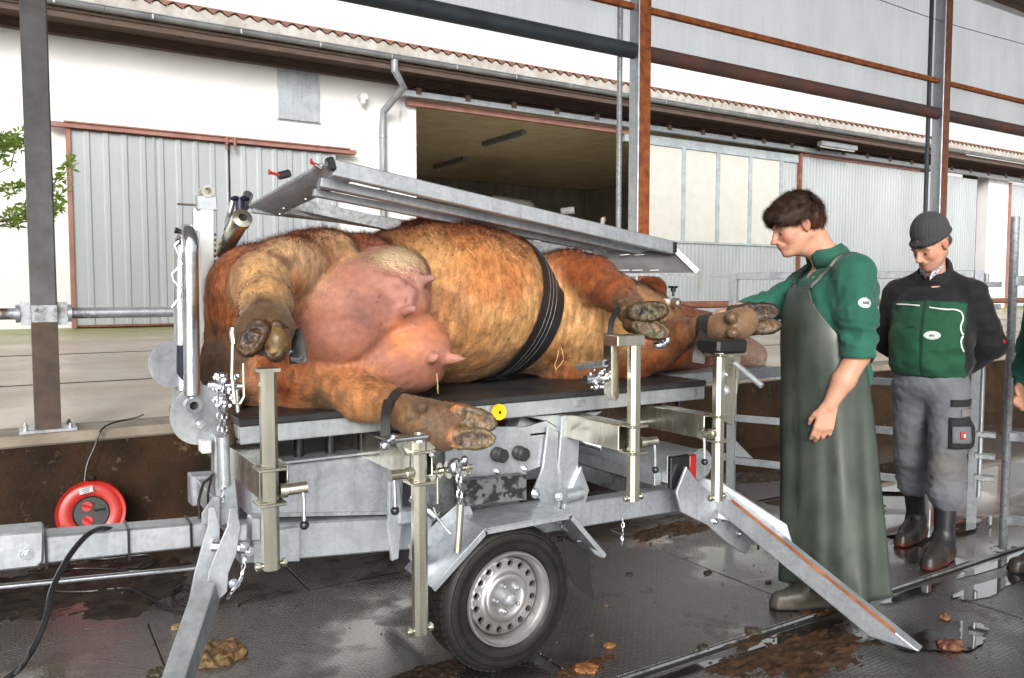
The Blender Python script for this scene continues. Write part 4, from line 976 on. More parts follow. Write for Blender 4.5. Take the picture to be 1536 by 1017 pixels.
MB().lathe([(.165,-.05),(.168,-.06),(.10,-.055)], rc, axr, 56).build('rear_flange', M['red_plastic'], RE)
MB().lathe([(0,.014),(.085,.014)], rc, axr, 48).build('socket_face', M['plastic'], RE)
MB().lathe([(.085,.013),(.09,.020),(.085,.024),(.082,.014)], rc, axr, 48).build('face_ring', M['plastic'], RE)
_, ra, rb = MB.frame(rc, rc+axr)
for k in range(3):
    a = [.3, 2.0, 4.3][k]; c = rc+axr*.016+V(math.cos(a), 0, math.sin(a))*.042
    so_ = MB().cyl(c, c+axr*.012, .026, n=20).build('socket_cover', M['red_plastic'] if k else M['plastic'], RE)
    MB().box(c+axr*.016, (.05,.006,.012), rotm('Y', 20*k)).build('socket_lid', M['red_plastic'] if k else M['plastic'], so_)
c = rc+axr*.031+V(-.02, 0, .125); MB().box(c, (.065,.003,.032), rotm('Y',-10)@rotm('X',8)).build('label_plate', M['white_plastic'], RE)
tx = MB()
for k in range(3): tx.box(c+axr*.003+V(0,0,.009-.009*k), (.045-.01*k,.001,.0025), rotm('Y',-10)@rotm('X',8))
tx.build('label_print', M['plastic'], RE)
c = rc+axr*.03+V(-.14, 0, -.06); MB().cyl(c, c+axr*.04, .010).build('crank_grip', M['galv'], RE)
MB().pipe([rc+V(0,.03,.17), rc+V(0,0,.19), rc+V(.02,-.02,.185)], .012, n=10).build('handle', M['plastic'], RE)
MB().pipe([rc+V(0,-.01,-.165), rc+V(-.08,-.05,-.165+.0), rc+V(.08,-.05,-.165)], .006).build('stand', M['galv_dark'], RE)
cb = [rc+V(.0,0,.18), AY(127,735,4.80), AY(130,700,4.84), AY(142,670,4.85), AY(152,645,4.86), AY(170,634,4.92), AY(198,628,5.0), AY(215,622,5.4)]
cb = [p if i == 0 else p for i, p in enumerate(cb)]
tag(MB().pipe(smoothpts(cb), .0055, n=8).build('reel_cable', M['plastic']), 'black cable running from the red reel up over the low wall', 'cable')
# ------------------------------------------------------------------ gates at right
def gate(name, P0, P1, zs, label, posts=(0, 1), mat=None, h=1.53, low=.0):
    P0 = Vector(P0); P1 = Vector(P1); g0 = empty(name, (P0.x, P0.y, 0), label, 'gate')
    d = (P1-P0).normalized()
    for p in (P0, P1): MB().sqtube((p.x,p.y,low), (p.x,p.y,h), .052, .052, .004, up=d).build('post', M['galv'], g0)
    for z in zs: MB().beam(P0+d*.027+V(0,0,z), P1-d*.027+V(0,0,z), .035, .045).build('rail', M['galv'], g0, bev=.003)
    return g0, P0, P1, d
g1, P0, P1, d = gate('yard_gate', (4.24,3.89,0), (4.905,2.58,0), (1.505,1.18,.83,.52,.22), 'galvanised tube gate standing behind the two men')
MB().beam(P0-d*.16+V(0,0,1.505), P0-d*.027+V(0,0,1.505), .04, .02).build('catch_bar', M['galv'], g1)
MB().beam(P0-d*.10+V(0,0,.24), P0-d*.027+V(0,0,.24), .03, .045).build('catch_bar', M['galv'], g1)
gg = MB().prism([P0+d*.03+V(0,0,.25), P0+d*.15+V(0,0,.25), P0+d*.03+V(0,0,.36)], (.006,.004,0)).build('corner_gusset', M['galv'], g1)
gp = MB().beam(P1-d*.03+V(0,0,1.2), P1-d*.03+V(0,0,1.50), .005, .11, up=d).build('lock_plate', M['galv'], g1)
q0 = Vector((4.55,2.22,0)); q1 = Vector((3.95,1.45,0))
g2 = empty('side_gate', q0, 'galvanised gate with tall round pole at the right edge of the floor', 'gate')
MB().cyl(q0, q0+V(0,0,1.80), .021, n=18).build('pole', M['galv_dark'], g2)
MB().cyl(q0+V(-.055,.11,.27), q0+V(-.055,.11,1.5), .012, n=12).build('bolt_rod', M['galv'], g2)
for z in (.38,.50,.62,1.32,1.44): MB().box(q0+V(-.045,.09,z), (.055,.10,.028), rotm('Z',28)).build('hinge_lug', M['galv_dark'], g2, bev=.003)
for z in (.16,.62,1.1,1.46):
    MB().beam(q0+V(0,0,z), q0+V(.55,-.85,z-.0), .035, .05).build('rail', M['galv'], g2, bev=.003)
MB().beam(q0+V(.55,-.85,.05), q0+V(.55,-.85,1.5), .04, .04).build('end_post', M['galv'], g2)
MB().b2((4.93,2.56,.0),(4.98,2.64,.012)).cyl((4.96,2.50,.0),(4.96,2.50,.05),.012).build('floor_socket', M['galv_dirty'], g2)
# ------------------------------------------------------------------ organic surfaces: smooth unions sampled on a grid, meshed by surface nets
def surface_nets(D, org, h):
    nx, ny, nz = D.shape; S = D < 0
    s8 = [S[i:nx-1+i, j:ny-1+j, k:nz-1+k] for i in (0,1) for j in (0,1) for k in (0,1)]
    cnt = sum(s.astype(np.int8) for s in s8); act = (cnt > 0) & (cnt < 8)
    idx = -np.ones(act.shape, np.int64); cells = np.argwhere(act); idx[act] = np.arange(len(cells))
    acc = np.zeros((len(cells), 3)); num = np.zeros(len(cells)); cx, cy, cz = cells.T
    corners = [(i, j, k) for i in (0,1) for j in (0,1) for k in (0,1)]
    for a in range(8):
        for ax in range(3):
            ca = corners[a]
            if ca[ax]: continue
            cb = list(ca); cb[ax] = 1
            va = D[cx+ca[0], cy+ca[1], cz+ca[2]]; vb = D[cx+cb[0], cy+cb[1], cz+cb[2]]
            m = (va < 0) != (vb < 0); t = np.where(m, va/(va-vb+1e-12), 0)
            p = np.tile(np.array(ca, float), (len(cells), 1)); p[:, ax] += t
            acc[m] += p[m]; num[m] += 1
    V_ = (cells+acc/num[:, None])*h+org
    F = []
    for ax in range(3):
        a = [slice(None)]*3; b = [slice(None)]*3; a[ax] = slice(0, -1); b[ax] = slice(1, None)
        e = S[tuple(a)] != S[tuple(b)]; P = np.argwhere(e); u, v = [i for i in range(3) if i != ax]
        ok = (P[:, u] > 0) & (P[:, v] > 0) & (P[:, u] < D.shape[u]-1) & (P[:, v] < D.shape[v]-1); P = P[ok]
        fl = S[tuple(a)][tuple(P.T)]
        def cell(du, dv):
            Q = P.copy(); Q[:, u] += du; Q[:, v] += dv; return idx[tuple(Q.T)]
        q = np.stack([cell(-1,-1), cell(0,-1), cell(0,0), cell(-1,0)], 1)
        if ax == 1: fl = ~fl
        q[~fl] = q[~fl][:, ::-1]; F.append(q)
    F = np.concatenate(F)
    p = V_[F]; vol = np.einsum('ij,ij->i', p[:,0], np.cross(p[:,1]-p[:,0], p[:,2]-p[:,0])).sum()+np.einsum('ij,ij->i', p[:,0], np.cross(p[:,2]-p[:,0], p[:,3]-p[:,0])).sum()
    return V_, (F if vol > 0 else F[:, ::-1].copy())
class Field:
    """a list of soft-joined volumes; every one carries a colour and a fur amount"""
    def __init__(s): s.p = []
    def add(s, fn, lo, hi, k, col, fur, op='u'): s.p.append((fn, np.array(lo, float), np.array(hi, float), k, col, fur, op)); return s
    def cone(s, a, b, r0, r1=None, k=.03, col=(.5,.5,.5), fur=1., op='u'):
        a = np.array(a, float); b = np.array(b, float); r1 = r0 if r1 is None else r1; ba = b-a; L = max(ba@ba, 1e-9)
        def fn(P):
            t = np.clip(((P-a)@ba)/L, 0, 1); return np.linalg.norm(P-a-t[..., None]*ba, axis=-1)-(r0+(r1-r0)*t)
        m = max(r0, r1); return s.add(fn, np.minimum(a, b)-m, np.maximum(a, b)+m, k, col, fur, op)
    def ell(s, c, r, k=.03, col=(.5,.5,.5), fur=1., op='u', rot=None):
        c = np.array(c, float); r = np.array(r, float); Rm = np.array(rot) if rot is not None else np.eye(3)
        def fn(P):
            q = (P-c)@Rm; k0 = np.linalg.norm(q/r, axis=-1); k1 = np.linalg.norm(q/r**2, axis=-1); return k0*(k0-1)/np.maximum(k1, 1e-9)
        m = r.max() if rot is not None else r
        return s.add(fn, c-m, c+m, k, col, fur, op)
    def path(s, pts, rs, **kw):
        for i in range(len(pts)-1): s.cone(pts[i], pts[i+1], rs[i], rs[i+1], **kw)
        return s
    def mesh(s, h, smooth=1):
        lo = np.min([p[1] for p in s.p if p[6] == 'u'], 0)-4*h; hi = np.max([p[2] for p in s.p if p[6] == 'u'], 0)+4*h
        n = np.ceil((hi-lo)/h).astype(int)+1; D = np.full(n, .4, np.float32); ax = [lo[i]+h*np.arange(n[i]) for i in range(3)]
        for fn, a, b, k, c, f, op in s.p:
            m = k+4*h; i0 = np.maximum(((a-m-lo)/h).astype(int), 0); i1 = np.minimum(((b+m-lo)/h).astype(int)+2, n)
            if (i1 <= i0).any(): continue
            G_ = np.stack(np.meshgrid(*[ax[i][i0[i]:i1[i]] for i in range(3)], indexing='ij'), -1)
            d = fn(G_); sl = tuple(slice(i0[i], i1[i]) for i in range(3)); o = D[sl]
            if op == 'u':
                hh = np.maximum(k-np.abs(o-d), 0)/k; D[sl] = np.minimum(o, d)-hh*hh*k*.25
            else:
                d = -d; hh = np.maximum(k-np.abs(o-d), 0)/k; D[sl] = np.maximum(o, d)+hh*hh*k*.25
        v, f = surface_nets(D, lo, h)
        return v, f
    def colors(s, v, tau=.012):
        W = np.zeros(len(v)); C = np.zeros((len(v), 3)); Fu = np.zeros(len(v))
        for fn, a, b, k, c, f, op in s.p:
            if c is None: continue
            d = np.abs(fn(v)) if op == 's' else np.maximum(fn(v), -.01)
            w = np.exp(-np.minimum(d, .6)/tau)+1e-12; W += w; C += w[:, None]*np.array(c); Fu += w*f
        return C/W[:, None], Fu/W
def relax(v, f, it=2, lam=.5):
    v = v.copy()
    e = np.concatenate([f[:, [0,1]], f[:, [1,2]], f[:, [2,3]], f[:, [3,0]]])
    for _ in range(it):
        a = np.zeros_like(v); n = np.zeros(len(v)); np.add.at(a, e[:, 0], v[e[:, 1]]); np.add.at(a, e[:, 1], v[e[:, 0]]); np.add.at(n, e[:, 0], 1); np.add.at(n, e[:, 1], 1)
        v += lam*(a/n[:, None]-v)
    return v
def vnormals(v, f):
    n = np.cross(v[f[:, 2]]-v[f[:, 0]], v[f[:, 3]]-v[f[:, 1]]); N_ = np.zeros_like(v)
    for i in range(4): np.add.at(N_, f[:, i], n)
    N_ /= np.linalg.norm(N_, axis=1)[:, None]+1e-12; return N_
def cnoise(v, sc, seed=0, oct=3):
    out = np.empty(len(v))
    off = Vector((seed*3.1, seed*1.7, seed*.9))
    for i, p in enumerate(v): out[i] = noise.fractal(Vector((p[0]*sc[0], p[1]*sc[1], p[2]*sc[2]))+off, .9, 2.0, oct)
    return out
def org(name, v, f, mat, parent, col=None, attrs=None):
    me = bpy.data.meshes.new(name); me.from_pydata(v.tolist(), [], f.tolist()); me.update(); me.shade_smooth()
    if col is not None:
        ca = me.color_attributes.new('col', 'FLOAT_COLOR', 'POINT'); buf = np.ones((len(v), 4), np.float32); buf[:, :3] = np.clip(col, 0, 1); ca.data.foreach_set('color', buf.ravel())
    if attrs:
        for k_, a in attrs.items():
            at = me.attributes.new(k_, 'FLOAT', 'POINT'); at.data.foreach_set('value', np.asarray(a, np.float32))
    return link(name, me, mat, parent)
def bvh(v, f): return BVHTree.FromPolygons([tuple(p) for p in v], [tuple(q) for q in f.tolist()])
def a3(p): return np.array((p[0], p[1], p[2]), float)
def hide_mat(name, rough=.6, streak=(1,1,1), fine=120, var=.35, sheen=.25, skin=False):
    m, nt, p = nodes(name); at = nt.nodes.new('ShaderNodeVertexColor'); at.layer_name = 'col'
    co = coords(nt, streak); n = noi(nt, co, fine, 5, .7)
    mul = nt.nodes.new('ShaderNodeMix'); mul.data_type = 'RGBA'; mul.blend_type = 'MULTIPLY'; mul.inputs[0].default_value = 1
    nt.links.new(at.outputs[0], mul.inputs[6]); g_ = ramp(nt, n, .3, .7, 1-var, 1+var*.7)
    cc_ = nt.nodes.new('ShaderNodeCombineColor')
    for i in range(3): nt.links.new(g_, cc_.inputs[i])
    nt.links.new(cc_.outputs[0], mul.inputs[7]); nt.links.new(mul.outputs[2], p.inputs['Base Color'])
    p.inputs['Roughness'].default_value = rough; p.inputs['Sheen Weight'].default_value = sheen*.3; p.inputs['Specular IOR Level'].default_value = .3
    if skin: p.inputs['Subsurface Weight'].default_value = .12; p.inputs['Subsurface Radius'].default_value = (.012,.005,.003)
    bump(nt, p, n, .35, .004); return m
def hair_mesh(name, v, f, col, fur, n, L, w, comb, parent, mat, seed=1, lift=.35, jitter=.35):
    rs = np.random.RandomState(seed); t = np.concatenate([f[:, [0,1,2]], f[:, [0,2,3]]]); cr = np.cross(v[t[:,1]]-v[t[:,0]], v[t[:,2]]-v[t[:,0]])
    ar = np.linalg.norm(cr, axis=1); fu = fur[t].mean(1); pr = ar*np.clip(fu, 0, 1); pr /= pr.sum(); ix = rs.choice(len(t), n, p=pr)
    u = rs.rand(n, 1); q = rs.rand(n, 1); fl = (u+q) > 1; u = np.where(fl, 1-u, u); q = np.where(fl, 1-q, q)
    T_ = t[ix]; P = v[T_[:,0]]*(1-u-q)+v[T_[:,1]]*u+v[T_[:,2]]*q; Cc = col[T_[:,0]]*(1-u-q)+col[T_[:,1]]*u+col[T_[:,2]]*q
    Nn = vnormals(v, f)[T_].mean(1); Nn /= np.linalg.norm(Nn, axis=1)[:, None]
    c = comb(P); c = c-Nn*(c*Nn).sum(1)[:, None]; c /= np.linalg.norm(c, axis=1)[:, None]+1e-9
    d = c+Nn*lift+rs.randn(n, 3)*jitter; d /= np.linalg.norm(d, axis=1)[:, None]
    side = np.cross(d, Nn); side /= np.linalg.norm(side, axis=1)[:, None]+1e-9
    ll = L*(.6+.8*rs.rand(n, 1))*np.clip(fur[T_].mean(1), .25, 1)[:, None]; ww = w*(.6+.8*rs.rand(n, 1))
    base = P-Nn*.001; A = base+side*ww/2; B = base-side*ww/2; Cp = base+d*ll-Nn*ll*.12
    sg = (np.cross(B-A, Cp-A)*Nn).sum(1) < 0; A[sg], B[sg] = B[sg].copy(), A[sg].copy()
    vv = np.empty((n*3, 3)); vv[0::3] = A; vv[1::3] = B; vv[2::3] = Cp
    Cc = Cc*(.60+.75*rs.rand(n, 1)); cb = np.repeat(Cc, 3, axis=0)
    me = bpy.data.meshes.new(name); me.vertices.add(n*3); me.vertices.foreach_set('co', vv.ravel()); me.loops.add(n*3); me.loops.foreach_set('vertex_index', np.arange(n*3)); me.polygons.add(n); me.polygons.foreach_set('loop_start', np.arange(0, n*3, 3)); me.update(calc_edges=True)
    ca = me.color_attributes.new('col', 'FLOAT_COLOR', 'POINT'); buf = np.ones((n*3, 4), np.float32); buf[:, :3] = np.clip(cb, 0, 1); ca.data.foreach_set('color', buf.ravel())
    # normals follow the skin so that the coat shades softly
    nn = np.repeat(Nn*.9+rs.randn(n, 3)*.06, 3, axis=0); nn /= np.linalg.norm(nn, axis=1)[:, None]; me.normals_split_custom_set_from_vertices(nn.tolist())
    o = link(name, me, mat, parent); o['kind'] = 'stuff'; return o
# ------------------------------------------------------------------ cow
cow = empty('cow', (1.7, 3.2, 1.0), 'large red-brown dairy cow with pink udder strapped on her side on the black table', 'cow')
BR, DB, CRM, ORG, TAN, PK, HF, MUD = (.235,.060,.015), (.11,.030,.008), (.50,.275,.11), (.42,.140,.036), (.34,.155,.055), (.31,.125,.085), (.06,.034,.018), (.055,.028,.013)
def S_(px, py, Y, rpx):
    p = AY(px, py, Y); d = (p-O0).dot(_M @ Vector((0,0,-1))); return a3(p), rpx*d/1200
F = Field()
def E(px, py, Y, rx, rz, ry, **kw):
    p, r = S_(px, py, Y, 1); F.ell(p, (rx*r*1.06, ry, rz*r), **kw)
def Pth(L, **kw):
    q = [S_(*a) for a in L]; F.path([a for a, _ in q], [r for _, r in q], **kw)
# trunk
F.ell((1.68,3.24,1.362),(.50,.50,.362), k=.10, col=CRM, fur=1)
F.ell((1.64,3.30,1.35),(.37,.46,.335), k=.10, col=ORG, fur=1)
F.ell((1.12,3.22,1.24),(.50,.44,.240), k=.10, col=BR, fur=1)
F.ell((.90,3.12,1.28),(.29,.38,.27), k=.12, col=BR, fur=1)
F.ell((2.25,3.20,1.255),(.50,.40,.255), k=.12, col=CRM, fur=1)
F.ell((2.55,3.22,1.225),(.40,.36,.225), k=.12, col=TAN, fur=1)
F.ell((1.66,3.50,1.34),(.55,.30,.31), k=.12, col=BR, fur=1)
FT = Field(); FT.p = list(F.p)
# neck and head (lying beyond the table, on the head rest)
F.cone((2.65,3.25,1.22),(3.10,3.22,1.15),.23,.17, k=.12, col=BR)
F.cone((2.85,3.05,1.12),(3.10,3.15,1.10),.12,.10, k=.08, col=BR)
Pth([(1000,492,3.32,36),(1050,503,3.28,33),(1100,526,3.20,25),(1124,535,3.18,24)], k=.07, col=BR, fur=.8)
Pth([(1095,520,3.15,18),(1125,536,3.12,22)], k=.04, col=(.55,.38,.30), fur=.1)
E(1128,543,3.12,15,20,.07, k=.03, col=(.58,.40,.34), fur=0)
Pth([(1050,530,3.2,20),(1110,548,3.18,12)], k=.05, col=(.35,.16,.08), fur=.5)
E(1060,487,3.10,14,7,.03, k=.03, col=BR, fur=.5)
# ear: cupped leaf
ec, er = S_(978, 433, 3.28, 1)
F.ell(ec, (28*er,.045,20*er), k=.03, col=BR, fur=1)
F.ell(ec+np.array((.012,-.055,-.006)), (21*er,.050,14*er), k=.012, col=DB, fur=.6, op='s')
F.cone(ec+np.array((-.03,.01,-.02)), S_(985,470,3.3,1)[0], .05,.09, k=.05, col=BR)
# upper hind leg: thigh, hock, cannon towards the camera
Pth([(545,408,3.05,56),(470,415,2.95,60),(405,425,2.85,60)], k=.09, col=BR)
Pth([(500,388,2.85,36),(430,402,2.74,40),(395,420,2.66,42)], k=.06, col=(.44,.28,.15))
Pth([(362,425,2.85,48),(350,480,2.95,44)], k=.08, col=BR)
Pth([(392,430,2.66,45),(400,458,2.48,36),(398,478,2.40,34)], k=.04, col=CRM)
Pth([(398,480,2.40,35),(398,497,2.34,37)], k=.03, col=MUD, fur=.7)
E(398,492,2.33,41,30,.055, k=.03, col=MUD, fur=.4)
# two claws seen from the sole
E(414,514,2.285,21,31,.055, k=.012, col=(.13,.085,.035), fur=0)
E(384,484,2.30,11,9,.04, k=.012, col=HF, fur=0); E(362,500,2.33,9,14,.04, k=.015, col=MUD, fur=.3)
# rump hanging down at the left
Pth([(345,470,3.05,42),(352,560,3.0,46),(380,585,2.95,42)], k=.08, col=BR)
Pth([(322,470,3.0,18),(326,560,2.9,20),(340,600,2.82,15),(348,640,2.72,10),(345,665,2.66,7)], k=.04, col=(.05,.028,.014), fur=.8)
# lower hind leg
Pth([(390,575,2.92,44),(470,580,2.78,37),(545,596,2.60,33)], k=.06, col=(.36,.16,.065))
Pth([(420,560,2.78,24),(520,575,2.66,22),(585,598,2.50,20)], k=.04, col=ORG)
Pth([(545,600,2.58,30),(585,612,2.46,25)], k=.04, col=TAN)
Pth([(590,612,2.44,26),(625,626,2.36,28),(655,636,2.32,31)], k=.03, col=(.15,.080,.038), fur=1)
Pth([(650,628,2.33,27),(674,632,2.30,24)], k=.025, col=(.11,.060,.034), fur=.6)
Pth([(648,648,2.31,25),(668,655,2.28,22)], k=.025, col=(.11,.060,.034), fur=.6)
E(631,610,2.295,9,11,.03, k=.012, col=(.07,.045,.025), fur=.1); E(634,654,2.27,8,9,.025, k=.015, col=(.12,.07,.04), fur=.3)
# udder
E(532,455,2.84,104,72,.235, k=.014, col=PK, fur=0)
E(585,425,2.84,55,58,.20, k=.03, col=PK, fur=.02)
E(595,455,2.72,44,36,.12, k=.04, col=(.47,.20,.14), fur=0)
E(500,500,2.80,72,58,.22, k=.03, col=PK, fur=0)
E(572,538,2.80,90,52,.215, k=.020, col=PK, fur=0)
E(622,520,2.72,50,46,.15, k=.03, col=(.46,.165,.075), fur=0)
E(602,560,2.76,58,30,.13, k=.05, col=PK, fur=0)
E(622,500,2.74,38,28,.12, k=.03, col=(.50,.165,.07), fur=0)
Pth([(620,426,2.70,12),(632,421,2.64,8),(645,417,2.61,6),(653,416,2.60,4)], k=.014, col=(.30,.16,.13), fur=0)
Pth([(600,468,2.62,11),(610,466,2.57,7),(618,464,2.55,6),(624,463,2.54,4)], k=.014, col=(.36,.17,.14), fur=0)
Pth([(664,536,2.64,11),(674,538,2.60,8),(686,538,2.58,6),(695,538,2.57,4)], k=.014, col=(.42,.20,.15), fur=0)
Pth([(642,540,2.60,9),(649,537,2.56,7),(655,534,2.54,5)], k=.014, col=(.38,.18,.14), fur=0)
# milk veins and flank folds
Pth([(560,420,2.655,8),(595,424,2.622,8),(614,440,2.612,8),(614,458,2.60,7)], k=.02, col=(.33,.15,.13), fur=0)
# upper fore leg
Pth([(835,440,3.08,52),(850,415,2.95,36),(890,420,2.80,34)], k=.07, col=BR)
Pth([(890,420,2.80,33),(925,440,2.62,26),(943,456,2.50,19)], k=.04, col=BR)
Pth([(860,470,3.0,50),(920,500,2.9,44)], k=.09, col=CRM)
Pth([(943,456,2.50,19),(952,470,2.42,21),(960,478,2.38,22)], k=.025, col=(.14,.07,.035), fur=.6)
E(930,452,2.42,9,7,.025, k=.015, col=MUD, fur=.3)
E(936,470,2.42,10,13,.03, k=.015, col=MUD, fur=.3)
# lower fore leg
Pth([(850,545,3.05,42),(930,540,2.95,38),(985,520,2.80,30),(1020,500,2.66,22)], k=.06, col=BR)
Pth([(985,520,2.82,28),(1030,498,2.62,20),(1062,492,2.48,17)], k=.03, col=(.20,.09,.04))
Pth([(1062,492,2.48,18),(1085,490,2.40,20),(1108,487,2.34,23)], k=.025, col=(.20,.11,.058), fur=.6)
E(1096,476,2.32,9,10,.028, k=.010, col=(.06,.045,.03), fur=0); E(1099,500,2.31,9,9,.028, k=.012, col=(.10,.065,.04), fur=.2)
Pth([(1108,484,2.34,21),(1116,481,2.33,21)], k=.02, col=(.20,.11,.055), fur=.2)
hv, hf = F.mesh(.010)
hv = relax(hv, hf, 1, .4)
hc, hfur = F.colors(hv, .030)
# keep the body on the table top
on = (hv[:, 0] < 2.69) & (hv[:, 1] > 2.62) & (hv[:, 0] > .62); hv[on, 2] = np.maximum(hv[on, 2], 1.003)
on = (hv[:, 0] >= 2.69) & (hv[:, 1] > 2.95); hv[on, 2] = np.maximum(hv[on, 2], .988)
# coat markings: soft blotches fixed on the hide
def blot(px, py, Y, r, col, s=1., br=.35, only=None):
    global hc
    c = a3(AY(px, py, Y)); d = np.linalg.norm(hv-c, axis=1)/r
    m = d < 1.6
    n_ = cnoise(hv[m], (9,9,9), seed=px % 13, oct=4)
    w = np.clip(1.25-d[m]+br*n_, 0, 1)*s; w = w*w*(3-2*w)
    if only == 'fur': w = w*(hfur[m] > .4)
    if only == 'skin': w = w*(hfur[m] < .3)
    hc[m] = hc[m]*(1-w[:, None])+np.array(col)*w[:, None]
# belly: brown rim on top, cream centre, brown towards the table
top = np.clip((hv[:, 2]-1.60)/.09+.5*cnoise(hv, (5,5,5), 3), 0, 1)*(hfur > .5)*(hv[:, 0] > 1.15)*(hv[:, 0] < 2.6)*(hv[:, 1] > 2.85)
hc = hc*(1-top[:, None])+np.array(BR)*top[:, None]
blot(735,430,2.78,.22,ORG,.9,only='fur'); blot(700,470,2.72,.08,(.18,.085,.035),.6,1.,only='fur'); blot(680,445,2.75,.06,(.18,.08,.03),.6,1.,only='fur')
blot(640,385,2.85,.12,CRM,.9,only='fur'); blot(760,500,2.75,.20,CRM,.9,only='fur'); blot(725,530,2.74,.16,TAN,.8,only='fur'); blot(740,575,2.80,.12,BR,.9,.5,only='fur'); blot(690,570,2.75,.10,DB,.8,.6,only='fur'); blot(770,420,2.8,.13,(.40,.15,.045),.8,.8,only='fur'); blot(700,400,2.8,.12,(.42,.17,.05),.7,.8,only='fur'); blot(760,380,2.95,.10,BR,.8,.7,only='fur'); blot(690,345,3.0,.12,BR,.7,.8,only='fur')
blot(800,455,2.80,.12,CRM,.8,only='fur'); blot(860,470,2.85,.16,CRM,.9,only='fur'); blot(880,520,2.85,.14,CRM,.9,only='fur'); blot(840,560,2.85,.14,BR,1,.6,only='fur'); blot(920,560,2.9,.14,BR,1,.6,only='fur')
blot(830,505,2.80,.05,(.16,.11,.07),.6,.8,only='fur'); blot(420,560,2.80,.12,BR,.9,.6,only='fur'); blot(500,600,2.66,.07,(.10,.06,.03),.9,.9,only='fur'); blot(535,600,2.58,.05,(.14,.10,.06),.8,.8,only='fur')
blot(425,400,2.62,.06,(.10,.05,.03),.8,1.,only='fur'); blot(360,395,2.75,.14,BR,.9,.7,only='fur'); blot(470,372,2.78,.12,BR,.75,.8,only='fur'); blot(520,385,2.8,.08,CRM,.7,.8,only='fur'); blot(400,440,2.5,.09,CRM,.8,.6,only='fur'); blot(450,430,2.6,.07,ORG,.8,.5,only='fur')
blot(320,420,2.95,.14,BR,1,.5,only='fur'); blot(330,520,2.85,.10,(.16,.07,.03),.9,.8,only='fur'); blot(320,570,2.8,.10,(.045,.026,.012),1,.6); blot(345,620,2.75,.09,(.04,.022,.01),1,.5); blot(318,540,2.95,.15,(.045,.024,.010),1,.5); blot(335,590,2.68,.12,(.04,.022,.01),1,.5); blot(325,500,2.8,.08,(.09,.045,.02),.9,.7); blot(360,600,2.8,.08,(.06,.03,.012),.9,.7)
blot(540,470,2.60,.06,(.17,.08,.07),.55,1.2,only='skin'); blot(475,485,2.60,.05,(.2,.1,.08),.5,1.2,only='skin'); blot(610,500,2.58,.09,(.55,.20,.08),.7,.5,only='skin'); blot(640,470,2.6,.07,(.55,.2,.1),.5,.5,only='skin'); blot(480,420,2.62,.1,(.40,.19,.14),.6,only='skin'); blot(570,400,2.62,.09,(.40,.20,.14),.6,.6,only='skin'); blot(560,480,2.58,.07,(.20,.09,.075),.5,1.3,only='skin'); blot(600,560,2.58,.08,(.30,.13,.10),.5,1.,only='skin')
blot(700,622,2.23,.035,(.38,.16,.06),.9,.5); blot(683,655,2.22,.032,(.42,.17,.06),.95,.5); blot(700,664,2.21,.03,(.36,.24,.12),.8,.7); blot(716,632,2.23,.03,(.05,.04,.035),.8,.6); blot(712,654,2.21,.035,(.06,.05,.045),.9,.7); blot(735,640,2.21,.02,(.30,.18,.08),.8,.5)
blot(640,632,2.28,.04,(.10,.06,.035),.6,1.2)
for a, b in ((398,505),(385,520),(412,490),(375,495)): blot(a, b, 2.25, .025, (.17,.11,.045), .8, 1.0)
blot(398,470,2.34,.05,(.10,.05,.022),.9,.9); blot(398,495,2.30,.06,(.07,.035,.016),.9,.7); blot(398,508,2.23,.02,(.02,.012,.006),.9,.6); blot(410,530,2.24,.02,(.30,.2,.08),.8,.6)
for a, b, c_ in ((965,462,(.16,.13,.06)),(985,478,(.03,.022,.012)),(970,495,(.22,.11,.045)),(990,495,(.12,.10,.045)),(1150,465,(.06,.045,.025)),(1165,480,(.25,.13,.05)),(1150,492,(.17,.09,.04)),(1135,475,(.035,.022,.014))): blot(a, b, 2.26, .025, c_, .9, 1.0)
blot(910,425,2.65,.05,(.36,.17,.10),.7,.5,only='fur'); blot(870,405,2.8,.09,BR,.9,.6,only='fur')
blot(1078,470,3.1,.03,(.4,.2,.14),.6)
# grain of the coat and small mud specks
g1_ = cnoise(hv, (16,16,30), 5, 4)[:, None]; g2_ = cnoise(hv, (62,34,12), 9, 3)[:, None]*(hfur > .5)[:, None]; hc = hc*(1+.20*g1_)*(1+.50*g2_)
sp_ = cnoise(hv, (38,38,38), 8, 2); sp2_ = cnoise(hv, (3.5,3.5,3.5), 21, 2); m = (sp_ > np.where(hfur > .4, .56, .60)) & (sp2_ > -.05); hc[m] = hc[m]*.5
Nv = vnormals(hv, hf); hv = hv+Nv*((.005*cnoise(hv, (11,11,11), 2, 3)+.010*(np.abs(cnoise(hv, (4.5,3,2.2), 12, 2))-.2))*(hfur > .4)*(hv[:, 1] > 2.5)+.006*cnoise(hv, (7,7,7), 31, 4)*(hfur <= .4)*(hv[:, 1] > 2.5))[:, None]
M['hide'] = hide_mat('cow_hide', .62, (1,1,1), 90, .30, .3)
cb_ = org('body', hv, hf, M['hide'], cow, hc)
skin = hide_mat('udder_skin', .62, (1,1,1), 42, .20, .05, True)
cb_.data.materials.append(skin); fm = (hfur[hf].mean(1) < .12) & (np.abs(hv[hf][:, :, 1].mean(1)-2.7) < .4) & (hv[hf][:, :, 0].mean(1) < 1.75) & (hv[hf][:, :, 2].mean(1) > 1.0) & (hv[hf][:, :, 1].mean(1) > 2.42)
cb_.data.polygons.foreach_set('material_index', fm.astype(np.int32))
wet = hide_mat('wet_hoof_horn', .22, (1,1,1), 60, .5, 0); cb_.data.materials.append(wet)
idx_ = fm.astype(np.int32); idx_[(hfur[hf].mean(1) < .3) & (hv[hf][:, :, 1].mean(1) < 2.42)] = 2; cb_.data.polygons.foreach_set('material_index', idx_)
